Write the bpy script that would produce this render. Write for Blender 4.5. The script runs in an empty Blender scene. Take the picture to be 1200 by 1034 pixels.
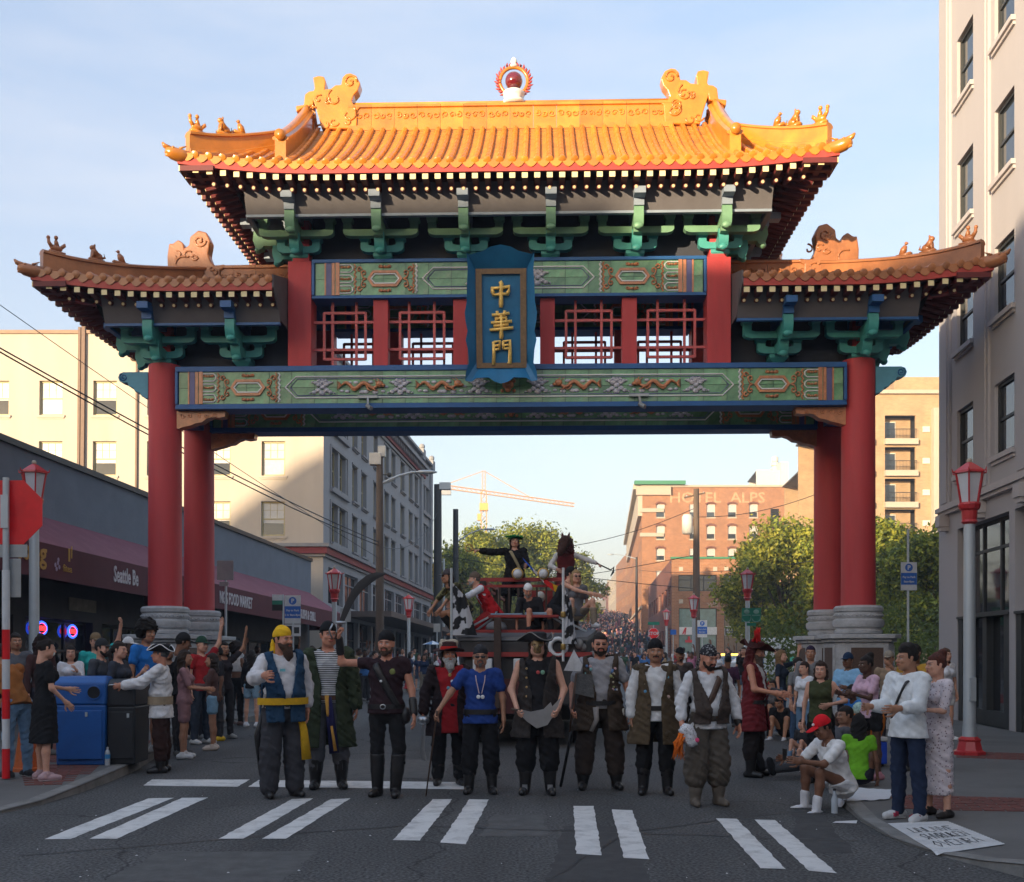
import bpy, bmesh, math, random
import numpy as np
from mathutils import Vector, Matrix
random.seed(7)
rng = np.random.RandomState(11)
PI = math.pi
R = math.radians
scene = bpy.context.scene
col = scene.collection
# ------------------------------------------------------------ camera
F = 1250.0
HZ = 765.0
CH = 1.65
cam_d = bpy.data.cameras.new('camera')
cam = bpy.data.objects.new('camera', cam_d)
col.objects.link(cam)
cam.location = (0, 0, CH)
cam.rotation_euler = (R(90), 0, 0)
cam_d.sensor_width = 36.0
cam_d.lens = F / 1200 * 36
cam_d.shift_y = (HZ - 517) / 1200
cam_d.clip_start = 0.1
cam_d.clip_end = 6000
scene.camera = cam
# ------------------------------------------------------------ light
SUN_EL = R(6.5)
SUN_AZ = R(36)
SKY_STRENGTH = 0.15
world = bpy.data.worlds.new("World")
scene.world = world
world.use_nodes = True
wn = world.node_tree
wn.nodes.clear()
w_out = wn.nodes.new('ShaderNodeOutputWorld')
w_bg = wn.nodes.new('ShaderNodeBackground')
sky = wn.nodes.new('ShaderNodeTexSky')
sky.sky_type = 'NISHITA'
sky.sun_disc = False
sky.sun_elevation = SUN_EL
sky.sun_rotation = PI + SUN_AZ
sky.altitude = 50
sky.air_density = 1.0
sky.dust_density = 1.6
sky.ozone_density = 1.2
w_bg.inputs['Strength'].default_value = SKY_STRENGTH
tc = wn.nodes.new('ShaderNodeTexCoord')
mp = wn.nodes.new('ShaderNodeMapping')
mp.inputs['Rotation'].default_value = (0, R(-18), R(20))
mp.inputs['Scale'].default_value = (1.0, 1.2, 4.5)
nz = wn.nodes.new('ShaderNodeTexNoise')
nz.inputs['Scale'].default_value = 1.7
nz.inputs['Detail'].default_value = 7
nz.inputs['Roughness'].default_value = 0.55
cr = wn.nodes.new('ShaderNodeMapRange')
cr.inputs['From Min'].default_value = 0.46
cr.inputs['From Max'].default_value = 0.80
cr.inputs['To Max'].default_value = 0.7
mxs = wn.nodes.new('ShaderNodeMix')
mxs.data_type = 'RGBA'
wn.links.new(tc.outputs['Generated'], mp.inputs['Vector'])
wn.links.new(mp.outputs['Vector'], nz.inputs['Vector'])
wn.links.new(nz.outputs['Fac'], cr.inputs['Value'])
wn.links.new(cr.outputs['Result'], mxs.inputs['Factor'])
sx = wn.nodes.new('ShaderNodeSeparateXYZ'); wn.links.new(tc.outputs['Generated'], sx.inputs['Vector'])
vr = wn.nodes.new('ShaderNodeMapRange'); vr.inputs['From Min'].default_value = 0.0; vr.inputs['From Max'].default_value = 0.75
wn.links.new(sx.outputs['Z'], vr.inputs['Value'])
vc_ = wn.nodes.new('ShaderNodeMix'); vc_.data_type = 'RGBA'
vc_.inputs['A'].default_value = (1.50, 1.18, 1.42, 1)
vc_.inputs['B'].default_value = (1.02, 1.42, 2.12, 1)
wn.links.new(vr.outputs['Result'], vc_.inputs['Factor'])
veil = wn.nodes.new('ShaderNodeMix'); veil.data_type = 'RGBA'; veil.inputs['Factor'].default_value = 0.46
wn.links.new(sky.outputs['Color'], veil.inputs['A']); wn.links.new(vc_.outputs['Result'], veil.inputs['B'])
wn.links.new(veil.outputs['Result'], mxs.inputs['A'])
mxs.inputs['B'].default_value = (2.0, 1.98, 2.05, 1)
wn.links.new(mxs.outputs['Result'], w_bg.inputs['Color'])
wn.links.new(w_bg.outputs['Background'], w_out.inputs['Surface'])
sun_d = bpy.data.lights.new('sun', 'SUN')
sun_d.energy = 3.1
sun_d.color = (1.0, 0.77, 0.50)
sun_d.angle = R(0.6)
sun = bpy.data.objects.new('sun', sun_d)
col.objects.link(sun)
sd = Vector((math.sin(SUN_AZ) * math.cos(SUN_EL), math.cos(SUN_AZ) * math.cos(SUN_EL), -math.sin(SUN_EL)))
sun.rotation_euler = sd.to_track_quat('-Z', 'Y').to_euler()
sun.location = (-40, -60, 40)
scene.view_settings.view_transform = 'Standard'
scene.view_settings.look = 'None'
scene.view_settings.gamma = 1
scene.view_settings.use_curve_mapping = False
scene.view_settings.exposure = 1.8
# ------------------------------------------------------------ helpers
def P(px, py, Y):
 return Vector(((px - 600) / F * Y, Y, CH + (HZ - py) / F * Y))
def ground_z(y):
 if y < 90: return 0.0
 if y > 420: return ground_z(420)
 t = y - 90
 return 0.062 * t * t / (t + 28)
def G0(px, py, z=0.0):
 """point on the flat ground plane z under a photo pixel"""
 Y = (CH - z) * F / (py - HZ)
 return Vector(((px - 600) / F * Y, Y, z))
def S(lat, Y, z=0.0):
 """street frame: lateral offset from the camera's line, distance"""
 return Vector((lat + Y * 0.0904, Y, z))
class MB:
 def __init__(s):
  s.v = []; s.f = []; s.m = []; s.cur = 0
 def add(s, vs, fs):
  b = len(s.v)
  s.v.extend([tuple(v) for v in vs])
  s.f.extend([tuple(i + b for i in f) for f in fs])
  s.m.extend([s.cur] * len(fs))
  return s
 def box(s, x0, x1, y0, y1, z0, z1):
  vs = [(x0,y0,z0),(x1,y0,z0),(x1,y1,z0),(x0,y1,z0),(x0,y0,z1),(x1,y0,z1),(x1,y1,z1),(x0,y1,z1)]
  return s.add(vs, [(0,3,2,1),(4,5,6,7),(0,1,5,4),(1,2,6,5),(2,3,7,6),(3,0,4,7)])
 def bar(s, a, b, w, h, up=(0,0,1)):
  """square bar from a to b"""
  a = Vector(a); b = Vector(b); d = (b - a).normalized(); up = Vector(up)
  sx = d.cross(up)
  if sx.length < 1e-4: sx = d.cross(Vector((0,1,0)))
  sx.normalize(); u2 = sx.cross(d).normalized()
  vs = []
  for p in (a, b):
   for i, j in ((-1,-1),(1,-1),(1,1),(-1,1)):
    vs.append(p + sx * (w/2*i) + u2 * (h/2*j))
  return s.add(vs, [(0,1,2,3),(7,6,5,4),(0,4,5,1),(1,5,6,2),(2,6,7,3),(3,7,4,0)])
 def tube(s, pts, rad, n=8, cap=True, up=(0,0,1), flat=1.0):
  pts = [Vector(p) for p in pts]
  if not hasattr(rad, '__len__'): rad = [rad] * len(pts)
  rings = []
  for i, p in enumerate(pts):
   d = (pts[min(i+1, len(pts)-1)] - pts[max(i-1, 0)]).normalized()
   sx = d.cross(Vector(up))
   if sx.length < 1e-3: sx = d.cross(Vector((0,1,0)))
   sx.normalize(); u2 = sx.cross(d).normalized()
   rings.append([p + sx * (math.cos(2*PI*k/n) * rad[i]) + u2 * (math.sin(2*PI*k/n) * rad[i] * flat) for k in range(n)])
  return s.loft(rings, cap)
 def loft(s, rings, cap=True, close=True):
  n = len(rings[0]); vs = [p for r in rings for p in r]; fs = []
  for i in range(len(rings)-1):
   for k in range(n if close else n-1):
    k2 = (k+1) % n
    fs.append((i*n+k, i*n+k2, (i+1)*n+k2, (i+1)*n+k))
  if cap:
   fs.append(tuple(reversed(range(n))))
   fs.append(tuple(range((len(rings)-1)*n, len(rings)*n)))
  return s.add(vs, fs)
 def lathe(s, prof, n=24, c=(0,0,0), cap=True, sx=1, sy=1, ph=0.0):
  rings = [[(c[0]+r*sx*math.cos(2*PI*k/n+ph), c[1]+r*sy*math.sin(2*PI*k/n+ph), c[2]+z) for k in range(n)] for r, z in prof]
  return s.loft(rings, cap)
 def prism(s, poly, y0, y1, ax='y'):
  """polygon (a,b) extruded; ax y: (x,z) poly along y; z: (x,y) poly along z; x: (y,z) poly along x"""
  mk = {'y': lambda a,b,t:(a,t,b), 'z': lambda a,b,t:(a,b,t), 'x': lambda a,b,t:(t,a,b)}[ax]
  n = len(poly)
  vs = [mk(a,b,y0) for a,b in poly] + [mk(a,b,y1) for a,b in poly]
  fs = [tuple(range(n)), tuple(reversed(range(n,2*n)))]
  fs += [(k, n+k, n+(k+1)%n, (k+1)%n) for k in range(n)]
  return s.add(vs, fs)
 def ball(s, c, r, n=10, m=7):
  if not hasattr(r, '__len__'): r = (r,r,r)
  rings = []
  for i in range(m+1):
   th = -PI/2 + PI*i/m
   rr = max(math.cos(th), 0.02)
   rings.append([(c[0]+r[0]*rr*math.cos(2*PI*k/n), c[1]+r[1]*rr*math.sin(2*PI*k/n), c[2]+r[2]*math.sin(th)) for k in range(n)])
  return s.loft(rings)
 def sheet(s, grid):
  n = len(grid[0]); vs = [p for r in grid for p in r]; fs = []
  for i in range(len(grid)-1):
   for k in range(n-1):
    fs.append((i*n+k, i*n+k+1, (i+1)*n+k+1, (i+1)*n+k))
  return s.add(vs, fs)
def fixnormals(me):
 bm = bmesh.new(); bm.from_mesh(me)
 bmesh.ops.recalc_face_normals(bm, faces=bm.faces)
 bm.to_mesh(me); bm.free()
def mesh_of(mb, mats, smooth=False, name='mesh', fix=True):
 me = bpy.data.meshes.new(name)
 me.from_pydata([tuple(v) for v in mb.v], [], mb.f)
 if not isinstance(mats, (list, tuple)): mats = [mats]
 for m in mats: me.materials.append(m)
 if len(mats) > 1: me.polygons.foreach_set('material_index', mb.m)
 if fix: fixnormals(me)
 if smooth is True:
  me.polygons.foreach_set('use_smooth', [True]*len(me.polygons))
 elif smooth:
  me.polygons.foreach_set('use_smooth', [True]*len(me.polygons))
  try: me.set_sharp_from_angle(angle=R(smooth))
  except Exception: pass
 me.update()
 return me
def link(name, me, parent=None, loc=None, rotz=0, rot=None, scale=None):
 o = bpy.data.objects.new(name, me)
 col.objects.link(o)
 if parent: o.parent = parent
 if loc is not None: o.location = loc
 if rotz: o.rotation_euler = (0, 0, rotz)
 if rot is not None: o.rotation_euler = rot
 if scale is not None: o.scale = scale
 return o
def obj(name, mb, mats, parent=None, smooth=False, loc=None, rotz=0, rot=None, scale=None, bevel=0, fix=True):
 o = link(name, mesh_of(mb, mats, smooth, name, fix), parent, loc, rotz, rot, scale)
 if bevel:
  b = o.modifiers.new('bevel', 'BEVEL'); b.width = bevel; b.segments = 2; b.limit_method = 'ANGLE'
 return o
def tag(o, label=None, cat=None, group=None, kind=None):
 if label: o['label'] = label
 if cat: o['category'] = cat
 if group: o['group'] = group
 if kind: o['kind'] = kind
 return o
def thing(name, label, cat, loc=(0,0,0), rotz=0, group=None):
 o = bpy.data.objects.new(name, None)
 o.empty_display_size = 0.2
 col.objects.link(o)
 o.location = loc; o.rotation_euler = (0, 0, rotz)
 return tag(o, label, cat, group)
def struct(o):
 o['kind'] = 'structure'; return o
def copy_tree(o, parent=None):
 c = o.copy(); col.objects.link(c); c.parent = parent
 for ch in list(o.children): copy_tree(ch, c)
 return c
# ------------------------------------------------------------ materials
MATS = {}
def mat(name, color, rough=0.7, metal=0.0, var=0.12, vscale=4.0, bump=0.0, bscale=40.0, spec=0.5, coat=0.0,
  dirt=0.0, dirtcol=(0.05,0.045,0.04), dscale=1.2, emit=None, estr=0.0, coords='Object', island=0.0, streak=False):
 if name in MATS: return MATS[name]
 m = bpy.data.materials.new(name); MATS[name] = m
 m.use_nodes = True
 nt = m.node_tree; N = nt.nodes; L = nt.links
 b = N['Principled BSDF']
 b.inputs['Roughness'].default_value = rough
 b.inputs['Metallic'].default_value = metal
 b.inputs['Specular IOR Level'].default_value = spec
 if coat:
  b.inputs['Coat Weight'].default_value = coat
  b.inputs['Coat Roughness'].default_value = 0.15
 t = N.new('ShaderNodeTexCoord')
 src = t.outputs[coords]
 if streak:
  mpn = N.new('ShaderNodeMapping'); mpn.inputs['Scale'].default_value = (1,1,0.15)
  L.new(src, mpn.inputs['Vector']); ssrc = mpn.outputs['Vector']
 else: ssrc = src
 cur = None
 n1 = N.new('ShaderNodeTexNoise'); n1.inputs['Scale'].default_value = vscale; n1.inputs['Detail'].default_value = 6
 n1.inputs['Roughness'].default_value = 0.62
 L.new(ssrc, n1.inputs['Vector'])
 r1 = N.new('ShaderNodeMapRange')
 r1.inputs['From Min'].default_value = 0.3; r1.inputs['From Max'].default_value = 0.7
 r1.inputs['To Min'].default_value = 1 - var; r1.inputs['To Max'].default_value = 1 + var
 L.new(n1.outputs['Fac'], r1.inputs['Value'])
 fac = r1.outputs['Result']
 if island:
  oi = N.new('ShaderNodeObjectInfo')
  r2 = N.new('ShaderNodeMapRange')
  r2.inputs['To Min'].default_value = 1 - island; r2.inputs['To Max'].default_value = 1 + island
  L.new(oi.outputs['Random'], r2.inputs['Value'])
  mm = N.new('ShaderNodeMath'); mm.operation = 'MULTIPLY'
  L.new(fac, mm.inputs[0]); L.new(r2.outputs['Result'], mm.inputs[1]); fac = mm.outputs[0]
 vm = N.new('ShaderNodeVectorMath'); vm.operation = 'SCALE'
 vm.inputs[0].default_value = color[:3]
 L.new(fac, vm.inputs['Scale'])
 cur = vm.outputs['Vector']
 if dirt:
  n2 = N.new('ShaderNodeTexNoise'); n2.inputs['Scale'].default_value = dscale; n2.inputs['Detail'].default_value = 8
  n2.inputs['Roughness'].default_value = 0.7
  L.new(ssrc, n2.inputs['Vector'])
  r3 = N.new('ShaderNodeMapRange'); r3.inputs['From Min'].default_value = 0.48; r3.inputs['From Max'].default_value = 0.75
  r3.inputs['To Max'].default_value = dirt
  L.new(n2.outputs['Fac'], r3.inputs['Value'])
  mx = N.new('ShaderNodeMix'); mx.data_type = 'RGBA'
  L.new(r3.outputs['Result'], mx.inputs['Factor']); L.new(cur, mx.inputs['A']); mx.inputs['B'].default_value = (*dirtcol, 1)
  cur = mx.outputs['Result']
 L.new(cur, b.inputs['Base Color'])
 if bump:
  n3 = N.new('ShaderNodeTexNoise'); n3.inputs['Scale'].default_value = bscale; n3.inputs['Detail'].default_value = 5
  L.new(src, n3.inputs['Vector'])
  bp = N.new('ShaderNodeBump'); bp.inputs['Strength'].default_value = bump; bp.inputs['Distance'].default_value = 0.02
  L.new(n3.outputs['Fac'], bp.inputs['Height']); L.new(bp.outputs['Normal'], b.inputs['Normal'])
 if emit:
  b.inputs['Emission Color'].default_value = (*emit, 1); b.inputs['Emission Strength'].default_value = estr
 return m
def glass(name, color=(0.03,0.04,0.05), rough=0.06, var=0.5):
 return mat(name, color, rough, 0, var, 1.5, 0.03, 3.0, spec=1.0)
# ============================================================ THE GATE
ALPHA = R(1.6)
gate = thing('chinatown_gate', 'tall red and blue Chinese gateway with orange tiled roofs standing across the street', 'gate', (-0.07, 22.0, 0), -ALPHA)
M_RED = mat('red_column_paint', (0.52,0.048,0.055), 0.6, var=0.16, vscale=2.2, bump=0.35, bscale=60, dirt=0.4, dirtcol=(0.34,0.09,0.085), dscale=2.6, streak=True)
M_BLUE = mat('gate_blue_paint', (0.012,0.10,0.31), 0.45, var=0.15, vscale=3, dirt=0.2, dirtcol=(0.03,0.10,0.2))
M_PLAQ = mat('plaque_blue_paint', (0.01,0.15,0.34), 0.5, var=0.12, vscale=5)
M_TEAL = mat('gate_teal_paint', (0.055,0.32,0.30), 0.5, var=0.14, vscale=4, dirt=0.25, dirtcol=(0.12,0.22,0.18))
M_GRN = mat('bracket_green_paint', (0.15,0.31,0.19), 0.5, var=0.14, vscale=4, dirt=0.25, dirtcol=(0.2,0.3,0.2))
M_SCROLLB = mat('scroll_light_blue', (0.10,0.33,0.46), 0.55, var=0.12)
M_TILE = mat('orange_glazed_tile', (0.56,0.205,0.020), 0.30, var=0.22, vscale=2.5, bump=0.25, bscale=30, dirt=0.35, dirtcol=(0.36,0.12,0.03), dscale=3, island=0.22, coat=0.5)
M_TILE2 = mat('shaded_orange_glazed_tile', (0.36,0.14,0.055), 0.4, var=0.25, vscale=2.5, bump=0.3, bscale=30, dirt=0.5, dirtcol=(0.12,0.06,0.035), dscale=2.2, island=0.14, coat=0.2)  # wing copy of the orange tile, its shade put into the colour
M_FASC = mat('fascia_red', (0.40,0.045,0.035), 0.5, var=0.12)
M_RAFT = mat('rafter_maroon', (0.13,0.018,0.02), 0.6, var=0.15)
M_CREAM = mat('rafter_end_cream', (0.72,0.62,0.36), 0.6, var=0.08)
M_SOFF = mat('soffit_grey', (0.12,0.115,0.125), 0.75, var=0.1)
M_PURL = mat('purlin_grey_blue', (0.22,0.28,0.36), 0.6, var=0.1)
M_COPP = mat('copper_brown_glaze', (0.55,0.22,0.10), 0.35, var=0.2, vscale=9, bump=0.3, bscale=30, coat=0.3, dirt=0.4, dirtcol=(0.15,0.06,0.03), dscale=6)
M_GTIL = mat('green_glazed_tile', (0.12,0.30,0.15), 0.3, var=0.35, vscale=5, bump=0.2, bscale=20, coat=0.3, dirt=0.6, dirtcol=(0.28,0.36,0.22), dscale=4, island=0.25)
M_WHG = mat('white_glaze', (0.70,0.71,0.73), 0.3, var=0.1, coat=0.2)
M_LIL = mat('pale_cloud_glaze', (0.55,0.55,0.62), 0.35, var=0.2, vscale=12, coat=0.3)
M_PURP = mat('purple_glaze', (0.10,0.10,0.25), 0.4, var=0.2)
M_STONE = mat('grey_pedestal_stone', (0.45,0.46,0.48), 0.75, var=0.14, vscale=8, bump=0.4, bscale=70, dirt=0.45, dirtcol=(0.10,0.10,0.10), dscale=2.5)
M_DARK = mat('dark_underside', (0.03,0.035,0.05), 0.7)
M_GOLD = mat('gold_leaf', (0.92,0.62,0.17), 0.4, metal=0.25, var=0.1, vscale=12)
M_BRONZE = mat('bronze_border', (0.20,0.13,0.07), 0.55, var=0.2, vscale=20, bump=0.3)
M_BRPLATE = mat('bronze_plate', (0.10,0.06,0.045), 0.5, var=0.3, vscale=30, bump=0.5, bscale=60)
M_LAT = mat('lattice_red', (0.52,0.09,0.09), 0.5, var=0.1)
M_IRON = mat('dark_metal', (0.03,0.032,0.036), 0.5, metal=0.3)
UC, UI = 7.15, 4.27
for cu in (-UC, UC):
 for cv in (0.0, 2.2):
  m = MB(); m.lathe([(0.345,2.60),(0.34,3.2),(0.335,5.5),(0.33,7.60)], 32)
  c = obj('column', m, M_RED, gate, 35, loc=(cu, cv, 0))
  m = MB(); m.lathe([(0.40,2.02),(0.46,2.04),(0.475,2.10),(0.44,2.13),(0.44,2.15),(0.49,2.17),(0.515,2.24),(0.50,2.31),(0.455,2.335),(0.455,2.36),(0.475,2.37),(0.475,2.44),(0.455,2.455),(0.455,2.47),(0.485,2.49),(0.49,2.56),(0.45,2.60),(0.36,2.61)], 40)
  b = obj('column_base', m, M_STONE, gate, 35, loc=(cu, cv, 0))
  m = MB()
  for k in range(36):
   a = 2*PI*k/36
   m.ball((0.476*math.cos(a), 0.476*math.sin(a), 2.405), (0.026,0.026,0.022), 6, 4)
  obj('bead_ring', m, M_STONE, b, True)
  def octo(h, ch): return [(-h+ch,-h),(h-ch,-h),(h,-h+ch),(h,h-ch),(h-ch,h),(-h+ch,h),(-h,h-ch),(-h,-h+ch)]
  m = MB()
  m.prism(octo(0.62,0.16), 0.0, 0.55, 'z'); m.prism(octo(0.58,0.15), 0.55, 1.86, 'z')
  m.prism(octo(0.63,0.16), 1.862, 1.93, 'z'); m.prism(octo(0.70,0.18), 1.932, 2.02, 'z')
  p = obj('pedestal', m, M_STONE, gate, loc=(cu, cv, 0), bevel=0.012)
  for k, (rx, ry) in enumerate(((0,-1),(0,1),(-1,0),(1,0))):
   m = MB(); m.box(-0.32,0.32,-0.6,-0.585,0.95,1.75)
   q = obj('plate', m, M_BRPLATE, p, rotz=k*PI/2)
   m = MB()
   for x0,x1,z0,z1 in ((-0.38,-0.322,0.9,1.8),(0.322,0.38,0.9,1.8),(-0.321,0.321,0.9,0.948),(-0.321,0.321,1.752,1.8)):
    m.box(x0,x1,-0.612,-0.58,z0,z1)
   obj('plate_border', m, M_STONE, p, rotz=k*PI/2)
for cv in (0.0, 2.2):
 for cu in (-UI, UI):
  m = MB(); m.box(-0.24,0.24,-0.30,0.24,7.51,9.66)
  obj('upper_column', m, M_RED, gate, loc=(cu, cv, 0), bevel=0.01)
 for cu in (-2.62, -0.98, 0.80, 2.47):
  m = MB(); m.box(-0.15,0.15,-0.20,0.12,7.51,8.89)
  obj('post', m, M_RED, gate, loc=(cu, cv, 0), bevel=0.006)
def lattice(u0, u1, v, root):
 w = u1-u0; z0, z1 = 7.51, 8.89; h = z1-z0; t = 0.052
 X = lambda a: u0 + a*w
 Z = lambda a: z1 - a*h
 bars = [((X(.31),Z(0)),(X(.31),Z(1))),((X(.70),Z(0)),(X(.70),Z(1))),((X(0),Z(.30)),(X(1),Z(.30))),((X(0),Z(.71)),(X(1),Z(.71))),
   ((X(.17),Z(.15)),(X(.17),Z(.86))),((X(.85),Z(.15)),(X(.85),Z(.86))),((X(.17),Z(.16)),(X(.85),Z(.16))),((X(.17),Z(.85)),(X(.85),Z(.85)))]
 for i, (a, b) in enumerate(bars):
  dv = 0.0 if i in (0,1,4,5) else -0.004
  m = MB(); m.bar((a[0], v+dv, a[1]), (b[0], v+dv, b[1]), t, t, (0,1,0))
  obj('lattice_bar', m, M_LAT, root)
for cv in (0.0, 2.2):
 for u0, u1 in ((-4.03,-2.77),(-2.47,-1.13),(0.95,2.32),(2.62,4.03)):
  lattice(u0, u1, cv-0.02, gate)
 m = MB(); m.box(-4.0,4.0,-0.16+cv,0.12+cv,7.512,7.56); obj('sill_rail', m, M_BLUE, gate)
def spiral(cx, cz, r0, turns, sgn, start):
 pts = []
 for i in range(18):
  t = i/17
  a = start + sgn*turns*2*PI*t
  r = r0*(1-t*0.82)
  pts.append((cx + r*math.cos(a), 0, cz + r*math.sin(a)))
 return pts
def mesh_cloud():
 m = MB(); rr = random.Random(3)
 for x, z, r in ((0,0.0,.07),(-.09,.05,.07),(.09,.05,.07),(-.16,.085,.055),(.16,.085,.055),(0,.10,.08),(-.08,.12,.05),(.08,.12,.05),
     (-.10,-.06,.07),(.10,-.06,.07),(-.19,-.10,.06),(.19,-.10,.06),(0,-.11,.08),(-.28,-.115,.03),(.28,-.115,.03),(-.23,.09,.03),(.23,.09,.03)):
  m.ball((x, -0.005, z), (r, 0.035, r*0.62), 10, 5)
  m.tube([(p[0],p[1]-0.036,p[2]) for p in spiral(x, z, r*0.6, 1.0, 1, rr.uniform(0,6))], 0.007, 4)
 return mesh_of(m, M_LIL, True, 'cloud_relief')
def mesh_dragon():
 m = MB(); m.cur = 0
 pts = []; rad = []
 for i in range(26):
  t = i/25
  pts.append((-.42+.80*t, -0.03, 0.065*math.sin(t*13)*(1-.25*t)+0.02)); rad.append(0.016+0.028*math.sin(PI*min(1,t*1.0))**.6)
 m.tube(pts, rad, 7)
 m.ball((.40,-.04,.05),(.085,.05,.07),10,6); m.ball((.48,-.04,.02),(.05,.04,.035),8,5)
 for x, z in ((.34,.13),(.41,.14)): m.tube([(x,-.04,z-.05),(x-.03,-.05,z),(x-.07,-.05,z+.02)], [.014,.01,.005], 5)
 for x, s in ((-.22,-1),(-.05,1),(.12,-1),(.25,-1)):
  m.tube([(x,-.04,0),(x+.03,-.05,s*.06),(x+.09,-.05,s*.09),(x+.13,-.05,s*.07)],[.02,.016,.012,.006],5)
 for i in range(7): m.tube([(-.42,-.03,.03),(-.48,-.03,.03+(i-3)*.02),(-.52,-.03,.03+(i-3)*.03)],[.012,.01,.004],4)
 m.cur = 1
 for x, z, r in ((-.30,-.09,.06),(-.12,.09,.06),(.02,-.10,.07),(.20,.10,.06),(.30,-.11,.07),(.47,-.09,.05),(-.42,-.08,.05),(.54,.0,.05),(-.25,.09,.05),(.1,-.1,.07)):
  m.ball((x,0,z),(r,.022,r*.55),8,5)
 return mesh_of(m, [M_COPP, M_LIL], True, 'dragon_relief')
def mesh_scroll(sx):
 m = MB()
 for s in (1,-1):
  m.tube([(x*sx, -.01, z) for x,_,z in [(0.0,0,0.0),(.07,0,.02*s),(.10,0,.08*s),(.11,0,.13*s)]], .016, 5)
  m.tube([(x*sx, -.01, z) for x,_,z in spiral(.05, .10*s, .055, .95, s, 0)], .016, 5)
  m.tube([(x*sx, -.01, z) for x,_,z in spiral(.155, .165*s, .055, .95, -s, PI)], .018, 5)
 return mesh_of(m, M_COPP, True, 'scroll_relief')
def mesh_flower():
 m = MB()
 for x in (-.06,0,.06): m.ball((x,-.005,0),(.035,.03,.03),8,5)
 m.tube([(x,-.01,z) for x,_,z in spiral(-.09,.0,.04,.8,1,0)], .012,4); m.tube([(-x,-.01,z) for x,_,z in spiral(-.09,.0,.04,.8,1,0)], .012,4)
 return mesh_of(m, M_COPP, True, 'flower_relief')
ME_CLOUD, ME_DRAG, ME_SCR, ME_SCL, ME_FLOW = mesh_cloud(), mesh_dragon(), mesh_scroll(1), mesh_scroll(-1), mesh_flower()
def hexring(hw, hh, pt, t, d, both=True):
 def ring(o): return [(-hw-pt+o*1.25,0),(-hw+o*.4,hh-o),(hw-o*.4,hh-o),(hw+pt-o*1.25,0),(hw-o*.4,-hh+o),(-hw+o*.4,-hh+o)]
 A, B = ring(0), ring(t)
 m = MB(); vs = [(a,0,b) for a,b in A]+[(a,-d,b) for a,b in A]+[(a,-d,b) for a,b in B]+[(a,0,b) for a,b in B]
 fs = []
 for k in range(6):
  j=(k+1)%6
  fs += [(k,j,6+j,6+k),(6+k,6+j,12+j,12+k),(12+k,12+j,18+j,18+k)]
 return m.add(vs, fs)
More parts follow.
